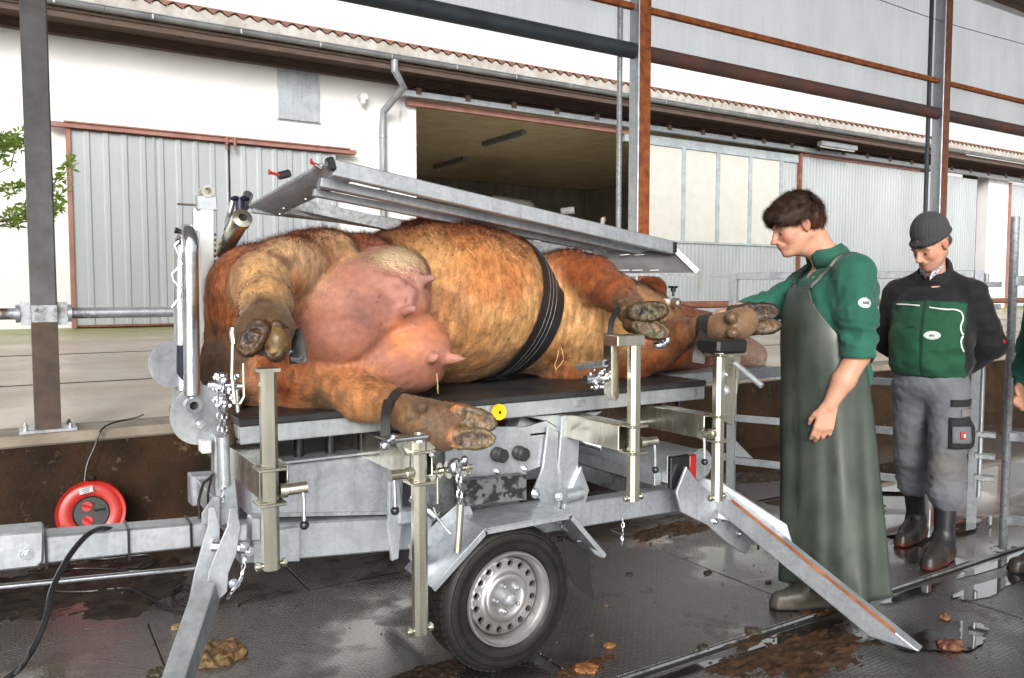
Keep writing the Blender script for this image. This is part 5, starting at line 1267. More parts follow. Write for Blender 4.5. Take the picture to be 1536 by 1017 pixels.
M['coat'] = hide_mat('cow_coat_hair', .55, (1,1,1), 40, .1, .2)
def comb(P):
    c = np.zeros_like(P); c[:, 0] = -.25; c[:, 2] = -1.; c[:, 1] = -.1
    leg = P[:, 1] < 2.55; c[leg] = (.3, -1, -.3); lh = (P[:, 2] < 1.12) & (P[:, 0] < 1.3); c[lh] = (1, -.6, -.3); return c
cow_fur = hair_mesh('fur', hv, hf, hc, np.where(hfur > .35, hfur, 0), 280000, .026, .0026, comb, cow, M['coat'], 1, .20, .20)
# white hair fringe at the top of the udder
fr_m = np.exp(-((np.linalg.norm((hv-a3(AY(612,385,2.72)))/np.array((.16,.12,.10)), axis=1))**2)*1.2)*(hv[:, 2] > 1.44)
topw = np.clip((hv[:, 2]-1.50)/.08, 0, 1)*(hfur > .5)*(Nv[:, 2] > .1)
hair_mesh('back_fur', hv, hf, hc, topw, 40000, .032, .0018, comb, cow, M['coat'], 11, .75, .35)
hair_mesh('udder_hair', hv, hf, np.tile(np.array((.62,.48,.30)), (len(hv), 1)), np.where(fr_m > .2, fr_m, 0), 5000, .035, .0022, lambda P: np.tile(np.array((-.6,-.2,.4)), (len(P), 1)), cow, M['coat'], 5, .5, .25)
cow_bvh = bvh(hv, hf)
tv_, tf_ = FT.mesh(.02); trunk_bvh = bvh(relax(tv_, tf_, 2), tf_)
# hooves: two claws each, every claw a horn shell with a flat worn sole
M['horn'] = hide_mat('hoof_horn', .5, (1,1,1), 110, .45, 0); M['horn'].node_tree.nodes['Principled BSDF'].inputs['Coat Weight'].default_value = .12
def claw(cen, toe, sole, side, L, W_, H, seed, cols, name='claw'):
    """cen: middle of the claw; toe: towards its tip; sole: out of the sole; side: towards the outer wall"""
    cen = a3(cen); t = a3(Vector(toe).normalized()); s = a3(sole); s -= t*(s@t); s /= np.linalg.norm(s); o = np.cross(t, s); o = o*np.sign(o@a3(side))
    Rm = np.stack([t, o, s], 1); C = Field()
    wall, sl1, sl2, hb = cols
    C.cone(cen-t*L*.22-s*W_*.12, cen+t*L*.20-s*W_*.10, W_*.56, W_*.50, k=.01, col=wall)
    C.cone(cen+t*L*.10-s*W_*.08, cen+t*L*.36+s*W_*.02, W_*.48, W_*.26, k=.018, col=wall)
    C.cone(cen-t*L*.30-s*H*.3, cen-t*L*.62-s*H*.8, W_*.46, W_*.42, k=.02, col=hb)
    pl = cen+s*W_*.22
    C.add(lambda P: -((P-pl)@s), cen-L, cen+L, .005, None, 0, 's')
    C.ell(pl+t*L*.06-o*W_*.06, (L*.34, W_*.30, H*.09), k=.008, col=None, rot=Rm, op='s')
    C.ell(pl-t*L*.36, (L*.17, W_*.40, H*.16), k=.012, col=hb, rot=Rm)
    v, f = C.mesh(.0038)
    if not len(v): return
    v = relax(v, f, 1, .3); c, _ = C.colors(v, .006)
    q = (v-pl)@s; r = np.linalg.norm(((v-pl)@Rm)[:, :2]/np.array((L*.42, W_*.38)), axis=1); inside = (q > -H*.3)*np.clip(1.1-r, 0, 1)*3
    inside = np.clip(inside, 0, 1); nz_ = np.clip(.5+1.1*cnoise(v, (45,45,45), seed, 4), 0, 1)[:, None]
    sc_ = np.array(sl1)*(1-nz_)+np.array(sl2)*nz_; c = c*(1-inside[:, None])+sc_*inside[:, None]
    c = .72*c*(1+.5*cnoise(v, (30,30,30), seed+3, 4))[:, None]
    n_ = vnormals(v, f); v = v+n_*(.0035*cnoise(v, (55,55,55), seed+5, 4))[:, None]
    return v, f, c
def hoof(name, defs, seam=(.02,.012,.008)):
    o_ = None
    for k_, d in enumerate(defs):
        r_ = claw(*d)
        if r_ is None: continue
        v, f, c = r_
        if o_ is None: o_ = org('hoof', v, f, M['horn'], cow, c)
        else: org('claw', v, f, M['horn'], o_, c)
dg, dg2 = (.085,.055,.025), (.035,.026,.014)
FWD = fwv0 = Vector((math.cos(R(58)), math.sin(R(58)), 0)); RT0 = Vector((math.sin(R(58)), -math.cos(R(58)), 0)); CAMD = -FWD
up_ = Vector((0,0,1))
# upper hind hoof: soles to the camera, toes down and a little left
hoof('h', [(AY(379,508,2.265), -up_*.8-RT0*.45+CAMD*.35, CAMD+up_*.25, -RT0, .105,.060,.050, 3, ((.08,.042,.018),(.11,.05,.02),(.025,.014,.008),(.09,.04,.018))),
           (AY(412,512,2.265), -up_*.95+RT0*.12+CAMD*.35, CAMD+up_*.25, RT0, .110,.062,.052, 4, ((.075,.036,.014),(.13,.06,.022),(.03,.016,.008),(.08,.036,.016)))])
# lower hind hoof: toes to the right, trimmed soles towards the camera
hoof('h', [(AY(712,628,2.235), RT0*1-up_*.30+CAMD*.10, CAMD+up_*.10+RT0*.2, up_, .165,.066,.055, 5, ((.14,.095,.05),(.055,.048,.042),(.26,.15,.07),(.36,.13,.045))),
           (AY(708,658,2.215), RT0*1+up_*.02+CAMD*.10, CAMD+RT0*.2, -up_, .165,.066,.055, 6, ((.20,.14,.07),(.05,.045,.04),(.20,.13,.07),(.42,.19,.07)))])
# upper fore hoof: muddy soles facing the camera
hoof('h', [(AY(974,467,2.31), RT0*1+up_*.10+CAMD*.3, CAMD+up_*.1, up_, .150,.072,.060, 7, (dg,(.12,.10,.04),(.02,.016,.01),(.07,.05,.025))),
           (AY(977,494,2.31), RT0*1-up_*.25+CAMD*.3, CAMD+up_*.05, -up_, .145,.072,.060, 8, (dg,(.16,.09,.035),(.06,.055,.022),(.09,.05,.025)))])
# lower fore hoof reaching past the table end
hoof('h', [(AY(1140,468,2.30), RT0*1+up_*.02+CAMD*.15, CAMD+RT0*.5, up_, .165,.075,.062, 9, (dg2,(.10,.06,.03),(.018,.013,.008),(.08,.05,.025))),
           (AY(1144,489,2.29), RT0*1+up_*.05+CAMD*.15, CAMD+RT0*.5, -up_, .165,.070,.060, 10, (dg2,(.20,.10,.035),(.04,.025,.012),(.12,.07,.035)))])
# eye
MB().ball(AY(1050,484,3.12), (.016,.014,.014), 14, 10).build('eye', pm('cow_eye', (.01,.006,.004), rough=.05, bstr=0), cow)
# straw
sw = MB(); rs_ = random.Random(4)
for a, b, c, d, Y in ((838,525,832,548,2.62),(832,548,834,560,2.61),(842,522,845,540,2.62),(845,540,836,552,2.61),(700,372,712,385,2.76),(655,560,656,585,2.56),(655,568,657,590,2.55)):
    sw.pipe([AY(a,b,Y), AY((a+c)/2+1,(b+d)/2,Y-.01), AY(c,d,Y)], .0016, n=5)
so_ = sw.build('straw', pm('straw', (.55,.42,.18), rough=.6, bstr=0)); tag(so_, 'loose yellow straw stalks stuck to the belly and chest of the cow', 'straw', kind='stuff')
# ------------------------------------------------------------------ straps
M['webbing'] = pm('black_webbing', (.012,.012,.013), (.02,.02,.02), rough=.35, rough2=.5, bstr=.3, bscale=200)
def strap_ring(name, cen, nrm, w, label, cat='strap', th=.004, arc=(0, 360), offs=.003, stripes=True, parent=None, nseg=72, upv=Zu, rmax=1., bv=None):
    cen = Vector(cen); nrm = Vector(nrm).normalized(); _, u, v = MB.frame(cen, cen+nrm, upv); rows = []
    nw = 6
    for i in range(nseg+1):
        a = R(arc[0]+(arc[1]-arc[0])*i/nseg); d = u*math.cos(a)+v*math.sin(a); row = []
        ds_ = []
        for j in range(nw+1):
            o = cen+nrm*w*(j/nw-.5); hit = (bv or cow_bvh).ray_cast(o+d*rmax, -d, rmax)
            ds_.append((hit[0]-o).length if hit[0] is not None else None)
        good = [q for q in ds_ if q is not None]; av = sum(good)/len(good) if good else .1
        rows.append([q if q is not None else av for q in ds_])
    for _ in range(3):
        rows = [[(rows[max(i-1,0)][j]+2*rows[i][j]+rows[min(i+1,nseg)][j])/4 for j in range(nw+1)] for i in range(nseg+1)]
    vs_ = []
    for i in range(nseg+1):
        a = R(arc[0]+(arc[1]-arc[0])*i/nseg); d = u*math.cos(a)+v*math.sin(a)
        for j in range(nw+1):
            o = cen+nrm*w*(j/nw-.5); r_ = rows[i][j]+offs
            p = o+d*r_; p2 = o+d*(r_+th)
            if p.z < 1.003 and p.y > 2.6 and p.x < 2.7: p.z = p2.z = 1.004
            vs_ += [p, p2]
    g = MB(); n = nw+1; f_ = []
    for i in range(nseg):
        for j in range(nw):
            a = 2*(i*n+j); b = 2*((i+1)*n+j); f_ += [(a, a+2, b+2, b), (a+1, b+1, b+3, a+3)]
        a = 2*(i*n); b = 2*((i+1)*n); f_.append((a, b, b+1, a+1)); a = 2*(i*n+nw); b = 2*((i+1)*n+nw); f_.append((a, a+1, b+1, b))
    g.add(vs_, f_); o = g.build(name, M['webbing'], parent, smooth=60)
    if label: tag(o, label, cat)
    if stripes:
        for j in (2, 3, 4):
            s = MB(); P_ = [Vector(vs_[2*(i*n+j)+1]) for i in range(nseg+1)]; s.pipe(P_, .0008, n=4); s.build('stitch_line', M['galv_dark'], o)
    return o
strap_ring('belly_strap', a3(AY(820,478,2.80))+np.array((0,.40,0)), V(1,.02,-.32), .150, 'wide black webbing strap with stitched lines round the belly of the cow', arc=(0, 360), nseg=110, bv=trunk_bvh, offs=.014)

def leg_strap(name, pts, w, label):
    g = MB(); pts = smoothpts(pts, 6)
    for a, b in zip(pts, pts[1:]): pass
    n = len(pts); vs_ = []; wv = w
    for i in range(n):
        d = (pts[min(i+1,n-1)]-pts[max(i-1,0)]).normalized(); s_ = d.cross(CAMD).normalized(); nn = s_.cross(d)
        for u_, t_ in ((-1,0),(1,0),(1,1),(-1,1)): vs_.append(pts[i]+s_*u_*w/2+nn*t_*.004)
    f_ = [(4*i+a, 4*i+(a+1)%4, 4*i+4+(a+1)%4, 4*i+4+a) for i in range(n-1) for a in range(4)]+[(0,3,2,1),(4*n-4,4*n-3,4*n-2,4*n-1)]
    g.add(vs_, f_); return tag(g.build(name, M['webbing'], None, smooth=60), label, 'strap')
def ring_strap(name, cpx, Y, nrm, w, label, offs=.004): return strap_ring(name, a3(AY(cpx[0], cpx[1], Y)), nrm, w, label, stripes=False, nseg=40, rmax=.16, offs=offs)
ring_strap('leg_strap', (592,612), 2.43, RT0*1-up_*.35-FWD*.3, .032, 'black strap round the lower hind leg above its trimmed hoof')
ring_strap('leg_strap', (1058,493), 2.50, RT0*1-up_*.05-FWD*.5, .055, 'black strap round the front leg lying nearest the man in the apron')
leg_strap('frame_strap', [AY(905,374,2.97), AY(895,385,2.99), AY(878,402,3.0), AY(860,420,3.02)], .062, 'wide black strap hanging from the raised steel frame to the shoulder of the cow')
leg_strap('leg_strap', [AY(441,495,2.36), AY(445,515,2.34), AY(448,545,2.32)], .05, 'black strap beside the upper hind hoof with a bright bolt clamp')
leg_strap('leg_strap', [AY(928,462,2.40), AY(918,480,2.36), AY(915,505,2.33)], .022, 'narrow black strap tying the upper front hoof to its steel post')
leg_strap('leg_strap', [AY(583,600,2.36), AY(579,620,2.30), AY(578,655,2.26)], .03, 'black strap tail running down to the lower hind hoof clamp')
leg_strap('leg_strap', [AY(1056,500,2.42), AY(1050,520,2.36), AY(1047,545,2.34)], .05, 'black strap tail hanging beside the hoof pad nearest the man in the apron')
# ------------------------------------------------------------------ people
SK, SKR, LIP = (.52,.27,.18), (.50,.22,.15), (.42,.15,.12)
def head_prims(F, T3, sc=1., beard=None, skin_=SK):
    """T3 maps head-local metres (x forward, y left, z up; origin between the ears) to the body frame"""
    def c(*p): return T3(p)
    Rm = np.array([T3.__call__((1,0,0))-T3((0,0,0)), T3((0,1,0))-T3((0,0,0)), T3((0,0,1))-T3((0,0,0))]).T
    Rm = Rm/np.linalg.norm(Rm, axis=0)
    def e(p, r, **kw): F.ell(c(*p), np.array(r)*sc, rot=Rm, fur=0, **kw)
    def l(p, q, r0, r1, **kw): F.cone(c(*p), c(*q), r0*sc, r1*sc, fur=0, **kw)
    e((-.015,0,.035),(.097,.076,.088), k=.02, col=skin_)
    e((.030,0,-.030),(.062,.059,.083), k=.03, col=skin_)
    bcol = beard or skin_
    for s in (-1, 1):
        l((-.012,s*.052,-.052),(.060,s*.020,-.094),.017,.017, k=.03, col=bcol)
        e((.056,s*.038,-.026),(.028,.023,.028), k=.02, col=SKR)
        l((.084,s*.016,.016),(.074,s*.050,.014),.009,.008, k=.012, col=skin_)
        e((.098,s*.033,-.006),(.018,.017,.011), k=.010, col=None, op='s')
        e((.074,s*.032,-.007),(.015,.0145,.013), k=.003, col=(.42,.22,.16))
        l((.081,s*.020,-.001),(.078,s*.045,-.003),.0045,.0045, k=.004, col=(.30,.15,.10))
        l((.092,s*.016,.022),(.082,s*.050,.022),.0045,.0035, k=.004, col=(.10,.055,.035))
        e((.105,s*.0125,-.038),(.010,.0075,.008), k=.008, col=SKR)
        e((.113,s*.0065,-.046),(.004,.0035,.004), k=.003, col=(.12,.04,.03), op='s')
        e((-.008,s*.078,-.006),(.018,.007,.032), k=.008, col=SKR)
        e((-.014,s*.083,-.002),(.012,.007,.022), k=.005, col=SKR)
        e((.000,s*.089,.000),(.009,.006,.018), k=.004, col=(.25,.1,.07), op='s')
    e((.078,0,-.096),(.020,.024,.017), k=.02, col=bcol)
    l((.092,0,.006),(.112,0,-.030),.0085,.011, k=.014, col=skin_); e((.116,0,-.034),(.013,.0125,.011), k=.008, col=SKR)
    e((.090,0,-.058),(.014,.028,.014), k=.012, col=bcol)
    e((.098,0,-.0655),(.008,.018,.0050), k=.004, col=LIP); e((.095,0,-.0765),(.008,.016,.0055), k=.004, col=LIP)
    e((.108,0,-.071),(.012,.019,.0016), k=.002, col=(.15,.05,.04), op='s')
def hand_prims(F, wrist, d, pn, th, curl=(20,30,20), sc=1., col=SK, spread=.12, thumb=(.5,.6)):
    """d: along the hand, pn: out of the palm, th: towards the thumb side"""
    w = np.array(wrist, float); d = np.array(d, float); d /= np.linalg.norm(d); pn = np.array(pn, float); pn -= d*(pn@d); pn /= np.linalg.norm(pn)
    th = np.cross(pn, d)*np.sign(np.cross(pn, d)@np.array(th, float)); 
    L_ = [(.028,.090,.041,.026,.021),(.009,.094,.046,.030,.022),(-.011,.089,.042,.028,.021),(-.030,.080,.033,.021,.018)]
    for i, (o, mc, a, b, c) in enumerate(L_):
        k0 = w+th*o*.75*sc+d*.005*sc; kn = w+th*o*sc+d*mc*sc
        F.cone(k0, kn, .0135*sc, .0115*sc, k=.014, col=col, fur=0)
        p = kn; dd = d+th*spread*(.5-i*.33); dd /= np.linalg.norm(dd); ang = 0
        for seg, (ln, cu) in enumerate(zip((a, b, c), curl)):
            ang += R(cu+i*3); q = p+(dd*math.cos(ang)+pn*math.sin(ang))*ln*sc
            F.cone(p, q, (.0105-.0010*seg)*sc, (.0095-.0012*seg)*sc, k=.003, col=col if seg < 2 else tuple(x*.95 for x in col), fur=0); p = q
    b0 = w+th*.020*sc+d*.015*sc; b1 = b0+(th*.6+d*.75+pn*.25)*.040*sc
    F.cone(b0, b1, .016*sc, .012*sc, k=.012, col=col, fur=0)
    b2 = b1+(th*.25+d*.85+pn*thumb[0])*.030*sc; F.cone(b1, b2, .0115*sc, .010*sc, k=.004, col=col, fur=0)
    b3 = b2+(d*.9+pn*thumb[1])*.024*sc; F.cone(b2, b3, .0105*sc, .008*sc, k=.004, col=col, fur=0)
class Fr:
    """a standing frame: local x forward, y left, z up"""
    def __init__(s, base, fw): s.b = a3(base); s.x = np.array((fw[0], fw[1], 0.)); s.x /= np.linalg.norm(s.x); s.y = np.array((-s.x[1], s.x[0], 0.)); s.z = np.array((0,0,1.))
    def __call__(s, p): p = np.asarray(p, float); return s.b+p[..., 0:1]*s.x+p[..., 1:2]*s.y+p[..., 2:3]*s.z
    def v(s, *p): return Vector(s(np.array(p)))
def head_T(o, yaw, pitch, roll=0, sc=1.):
    m = np.array(Matrix.Rotation(R(yaw), 3, 'Z') @ Matrix.Rotation(R(pitch), 3, 'Y') @ Matrix.Rotation(R(roll), 3, 'X')); o = np.array(o, float)
    def T3(p): return o+m@(np.array(p, float)*sc)
    return T3
def cloth_mat(name, rough=.8, sheen=.3, fine=260, var=.18, weave=.2):
    m = hide_mat(name, rough, (1,1,1), fine, var, sheen); return m
M['skin'] = hide_mat('skin', .45, (1,1,1), 110, .10, .05, True)
M['hair'] = hide_mat('hair_dark', .5, (1,1,1), 80, .3, .1)
M['cloth'] = cloth_mat('work_cloth'); M['boot'] = hide_mat('rubber_boot', .35, (1,1,1), 50, .25, 0)
def skin_noise(v, c): return c*(1+.10*cnoise(v, (14,14,14), 3, 3))[:, None]
def folds(v, f, fn, it=1):
    n = vnormals(v, f); d = fn(v); return v+n*d[:, None]
def emit(F, h, fr, name, mat, parent, fold=None, cfn=None, it=1, tau=.006, lam=.35):
    v, f = F.mesh(h); v = relax(v, f, it, lam); 
    if fold is not None: v = folds(v, f, fold)
    c, fu = F.colors(v, tau)
    if cfn is not None: c = cfn(v, c)
    w = fr(v); o = org(name, w, f, mat, parent, c); return o, v, f, c, w
def ridge(v, sc, seed, oct=2): return 1-np.abs(cnoise(v, sc, seed, oct))*2
# ---- man in the apron
d_ = 3.6; b0 = O0+(_M @ Vector((0,0,-1))).normalized()*0
fwv = Vector((math.cos(R(58)), math.sin(R(58)), 0)); rtv = Vector((math.sin(R(58)), -math.cos(R(58)), 0))
base = fwv*d_+rtv*((1250-768)/FPX*d_); base.z = 0
fr1 = Fr(base, -rtv)
P1 = empty('person', base, 'man in green shirt and long dark rubber apron resting a hand on the cow leg', 'person', None)
Fb = Field(); NK = dict(col=SK, fur=0)
for s in (-1, 1):
    Fb.cone((0,s*.09,.92),(.02,s*.10,.50),.085,.055, k=.04, **NK); Fb.cone((.02,s*.10,.50),(-.02,s*.10,.10),.052,.036, k=.03, **NK); Fb.cone((-.02,s*.10,.08),(.12,s*.10,.04),.035,.028, k=.03, **NK)
Fb.ell((.00,0,.98),(.13,.16,.13), k=.06, **NK); Fb.ell((.03,0,1.18),(.14,.155,.17), k=.07, **NK); Fb.ell((.02,0,1.38),(.125,.17,.15), k=.07, **NK)
Fb.cone((-.02,-.16,1.49),(-.02,.16,1.49),.055,.055, k=.05, **NK)
Fb.cone((.01,0,1.50),(.105,0,1.66),.066,.058, k=.03, **NK)
T3 = head_T((.178,0,1.700), 4, 22, 0, 1.06)
head_prims(Fb, T3, 1.06)
Fb.ell((.13,0,1.60),(.06,.045,.04), k=.03, **NK)
SH, EL, WR = (.0,.165,1.47), (-.015,.235,1.135), (.10,.235,.925)
Fb.cone(SH, EL, .048,.042, k=.03, **NK); Fb.cone(EL, (.045,.237,1.03), .049,.046, k=.02, **NK); Fb.cone((.045,.237,1.03), WR, .046,.030, k=.02, **NK)
hand_prims(Fb, (.104,.235,.915), (.22,-.06,-1), (-.25,-1,-.05), (1,0,.1), (18,28,22), 1.02)
Fb.cone((-.01,-.205,1.48),(.195,-.18,1.347),.055,.046, k=.03, **NK); Fb.cone((.195,-.18,1.347),(.40,-.10,1.322),.046,.030, k=.02, **NK)
hand_prims(Fb, (.405,-.098,1.322), (1,.22,-.16), (0,0,-1), (0,1,0), (12,16,14), 1.02)
skinned = emit(Fb, .0055, fr1, 'body', M['skin'], P1, it=1, tau=.004, lam=.25, cfn=skin_noise)
for s in (-1, 1):
    c = fr1(T3((.0835,s*.032,-.0085))); MB().ball(c, .0075, 12, 8).build('eye', pm('iris_dark', (.02,.015,.012), rough=.08, bstr=0), P1)
# hair
Fh = Field(); HC = (.045,.022,.014); HR = (.10,.035,.016)
Rm_ = np.array(Matrix.Rotation(R(4), 3, 'Z') @ Matrix.Rotation(R(22), 3, 'Y'))
def he(p, r, **kw): Fh.ell(T3(p), np.array(r)*1.06, rot=Rm_, **kw)
he((-.020,0,.050),(.103,.083,.082), k=.02, col=HC); he((-.058,0,.004),(.062,.073,.060), k=.03, col=HR); he((.058,0,.076),(.044,.056,.030), k=.02, col=HC)
for s in (-1, 1): he((-.005,s*.066,.035),(.040,.020,.034), k=.015, col=HC); he((.052,s*.056,.048),(.030,.020,.030), k=.015, col=HC)
he((.085,0,-.050),(.080,.10,.088), k=.008, col=None, op='s')
for s in (-1, 1): he((.005,s*.085,-.022),(.034,.030,.040), k=.008, col=None, op='s')
def hairfold(v): return .006*ridge(v, (18,44,18), 4, 4)-.002
ho, hv_, hf_, hc_, hw_ = emit(Fh, .006, fr1, 'hair', M['hair'], P1, fold=hairfold, cfn=lambda v, c: c*(1+.5*cnoise(v, (60,20,20), 6, 2))[:, None])
def hcomb(Pw):
    f_ = (Pw-fr1.b)@fr1.x; t = np.clip((f_-.10)/.08, -1, 1)[:, None]; top = np.clip((Pw[:, 2:3]-1.74)/.06, 0, 1); return fr1.x*(t*1.2)-fr1.z*(1-.8*top)
hair_mesh('hair_strand', hw_, hf_, hc_, np.ones(len(hw_)), 34000, .030, .0020, hcomb, P1, M['hair'], 3, .42, .32)
# shirt
GR = (.013,.088,.060); GR2 = (.016,.10,.068)
Fs = Field(); KS = dict(col=GR, fur=0)
Fs.ell((.00,0,1.03),(.165,.185,.15), k=.06, **KS); Fs.ell((.025,0,1.20),(.172,.185,.18), k=.07, **KS); Fs.ell((.005,0,1.37),(.158,.19,.16), k=.07, **KS)
Fs.cone((-.03,-.165,1.485),(-.03,.165,1.485),.075,.075, k=.06, **KS); Fs.ell((-.07,0,1.40),(.11,.16,.14), k=.06, **KS)
Fs.cone((-.005,.175,1.475), (-.014,.215,1.30), .076,.074, k=.05, **KS); Fs.cone((-.014,.215,1.30), (-.013,.235,1.165), .074,.068, k=.03, **KS)
Fs.cone((-.013,.237,1.185),(-.011,.237,1.145),.070,.071, k=.010, col=GR2, fur=0)
Fs.cone((-.01,-.205,1.48),(.195,-.18,1.35),.078,.066, k=.04, **KS); Fs.cone((.195,-.18,1.35),(.345,-.125,1.327),.064,.046, k=.03, **KS); Fs.cone((.33,-.13,1.327),(.352,-.122,1.327),.050,.051, k=.008, col=GR2, fur=0)
Fs.cone((-.03,.0,1.50),(.005,0,1.52),.080,.074, k=.03, **KS)

Fs.ell((-.012,.236,1.10),(.10,.10,.035), k=.006, col=None, fur=0, op='s')
def shfold(v):
    arm = np.clip((v[:, 1]-.15)/.05, 0, 1); lowz = np.exp(-((v[:, 2]-1.23)/.10)**2)
    d = .008*ridge(v, (7,12,14), 7)*(.5+arm*lowz*1.2)+.006*ridge(v, (12,14,7), 3)-.006
    far = v[:, 1] < -.10; d = d+far*.007*ridge(v, (14,6,6), 2); return d*np.clip((1.53-v[:, 2])/.06, .12, 1)*np.where(v[:, 1] > .17, np.clip((v[:, 2]-1.145)/.05, .05, 1), 1)
so1, sv, sf, scl, sw_ = emit(Fs, .0075, fr1, 'shirt', M['cloth'], P1, fold=shfold, cfn=lambda v, c: c*(1+.15*cnoise(v, (6,6,6), 2, 3))[:, None])
g = MB(); vs_ = []; nc = 40
for i in range(nc+1):
    th = R(22)+(2*math.pi-R(44))*i/nc; fl_ = .5+.5*math.cos(th)
    for (cx, z, r_) in ((.010,1.520,.084),(.030,1.566,.078),(.052,1.618,.073),(.038,1.596,.087),(.014,1.545,.100)):
        vs_.append(fr1.v(cx+r_*math.cos(th), r_*math.sin(th), z-.040*fl_+.004*math.sin(th*3)))
g.add(vs_, [(5*i+k, 5*i+5+k, 5*i+6+k, 5*i+1+k) for i in range(nc) for k in range(4)])
co1 = g.build('collar', pm('collar_green', (.015,.095,.064), rough=.8), P1, smooth=60); q_ = co1.modifiers.new('thickness', 'SOLIDIFY'); q_.thickness = .003
MB().ball(fr1.v(.125,0,1.575), (.016,.016,.022)).build('undershirt', pm('pink_undershirt', (.5,.05,.09), rough=.8), P1)
sbv = bvh(sw_, sf)
def patch(parent, bv, c, r, name, mat, up=(0,0,1), off=.002, n=32, tilt=0):
    hit = bv.find_nearest(Vector(c)); p, nn = hit[0], hit[1]
    out = (Vector(c)-p); nn = nn if nn.dot(out) > 0 else -nn; u = nn.cross(Vector(up)).normalized(); w = u.cross(nn)
    vs_ = []; 
    for i in range(n):
        t = 2*math.pi*i/n; q = p+(u*math.cos(t)*r[0]+w*math.sin(t)*r[1]); hq = bv.find_nearest(q)[0]; vs_.append(hq+nn*off)
    vs_.append(bv.find_nearest(p)[0]+nn*(off+.001)); g = MB(); g.add(vs_, [(i, (i+1) % n, n) for i in range(n)]); o = g.build(name, mat, parent, smooth=60); return p, nn, u, w
PW = pm('embroidery_white', (.62,.64,.62), rough=.8); PG = pm('embroidery_green', (.03,.10,.07), rough=.8)
def emblem(parent, bv, c, r, ring=True, marks='AHO', inner=PG):
    p, nn, u, w = patch(parent, bv, c, r, 'emblem', PW)
    g = MB(); g.pipe([bv.find_nearest(p+u*math.cos(t)*r[0]*.82+w*math.sin(t)*r[1]*.78)[0]+nn*.0035 for t in [2*math.pi*i/28 for i in range(28)]], .0009, n=4, closed=True)
    s = r[1]*.42
    for k, dx in enumerate((-.9,0,.9)):
        o = p+u*dx*s+nn*.0045
        g.beam(o-w*s*.8-u*s*.3, o+w*s*.8, .0022, .001, up=nn); g.beam(o+w*s*.8, o-w*s*.8+u*s*.3, .0022, .001, up=nn); g.beam(o-u*s*.2, o+u*s*.2, .0018, .001, up=nn)
    g.build('emblem_print', inner, parent, smooth=None)
emblem(P1, sbv, fr1.v(.005,.45,1.395), (.030,.022))
# apron sheet
def apron():
    g = MB(); nt_, nz = 72, 60; vs_ = []; z0, z1 = .085, 1.425
    for j in range(nz+1):
        t = j/nz; z = z0+(z1-z0)*t
        cx = np.interp(z, (.08,.5,.9,1.15,1.45), (-.045,-.02,.005,.015,.03)); a = np.interp(z, (.08,.5,.95,1.15,1.3,1.45), (.245,.225,.205,.206,.196,.155)); b = np.interp(z, (.08,.5,.95,1.2,1.45), (.27,.245,.212,.208,.165))
        tm = R(np.interp(z, (.08,.9,1.10,1.25,1.36,1.43), (128,124,112,72,48,40)))
        amp = np.interp(z, (.08,.5,1.0,1.3), (.016,.011,.004,.002))
        for i in range(nt_+1):
            th = -tm+2*tm*i/nt_; w = amp*(math.sin(5*th+1.2+.5*z)+.6*math.sin(9*th+.4+1.5*z)+.3*math.sin(17*th-z*2))+.006*noise.noise(Vector((th*2, z*3, 1)))
            vs_.append(fr1.v(cx+(a+w)*math.cos(th), (b+w)*math.sin(th), z+(.012*math.sin(th*3) if j == 0 else 0)))
    n = nt_+1; g.add(vs_, [(j*n+i, j*n+i+1, (j+1)*n+i+1, (j+1)*n+i) for j in range(nz) for i in range(nt_)]); return g
m_, nt__, p_ = nodes('apron_rubber'); co_ = coords(nt__); c_ = mixc(nt__, ramp(nt__, noi(nt__, co_, 5, 7, .65), .4, .62), (.032,.043,.034), (.050,.062,.050))
c_ = mixc(nt__, ramp(nt__, noi(nt__, coords(nt__, (9,9,3)), 1.6, 5, .6), .60, .70, 0, .7), c_, (.016,.022,.019)); nt__.links.new(c_, p_.inputs['Base Color'])
nt__.links.new(ramp(nt__, noi(nt__, coords(nt__, (7,7,2.5)), 1.6, 5), .4, .62, .32, .55), p_.inputs['Roughness']); bump(nt__, p_, noi(nt__, co_, 120, 3), .08, .003); M['apron'] = m_
ao = apron().build('apron', M['apron'], P1, smooth=179)
sm = ao.modifiers.new('thickness', 'SOLIDIFY'); sm.thickness = .003; sm.offset = 1
for s in (-1, 1):
    pts = [fr1(np.array(q)) for q in ((.155,s*.10,1.425),(.12,s*.13,1.50),(.03,s*.12,1.585),(-.08,s*.07,1.565),(-.155,0,1.47))]
    g = MB(); pr_ = []
    for p in smoothpts(pts, 6):
        h_ = sbv.find_nearest(Vector(p)); q = h_[0]; nn = h_[1]; nn = nn if nn.dot(Vector(p)-Vector(fr1(np.array((0,0,q.z))))) > 0 else -nn; pr_.append(q+nn*.006)
    g.pipe(pr_, .011, n=6); g.build('apron_strap', M['apron'], P1)
pts = [sbv.find_nearest(fr1.v(.25*math.cos(t), .25*math.sin(t), 1.12))[0] for t in np.linspace(R(105), R(255), 14)]
MB().pipe([p+(p-fr1.v(0,0,1.12)).normalized()*.006 for p in pts], .012, n=6).build('apron_belt', M['apron'], P1)
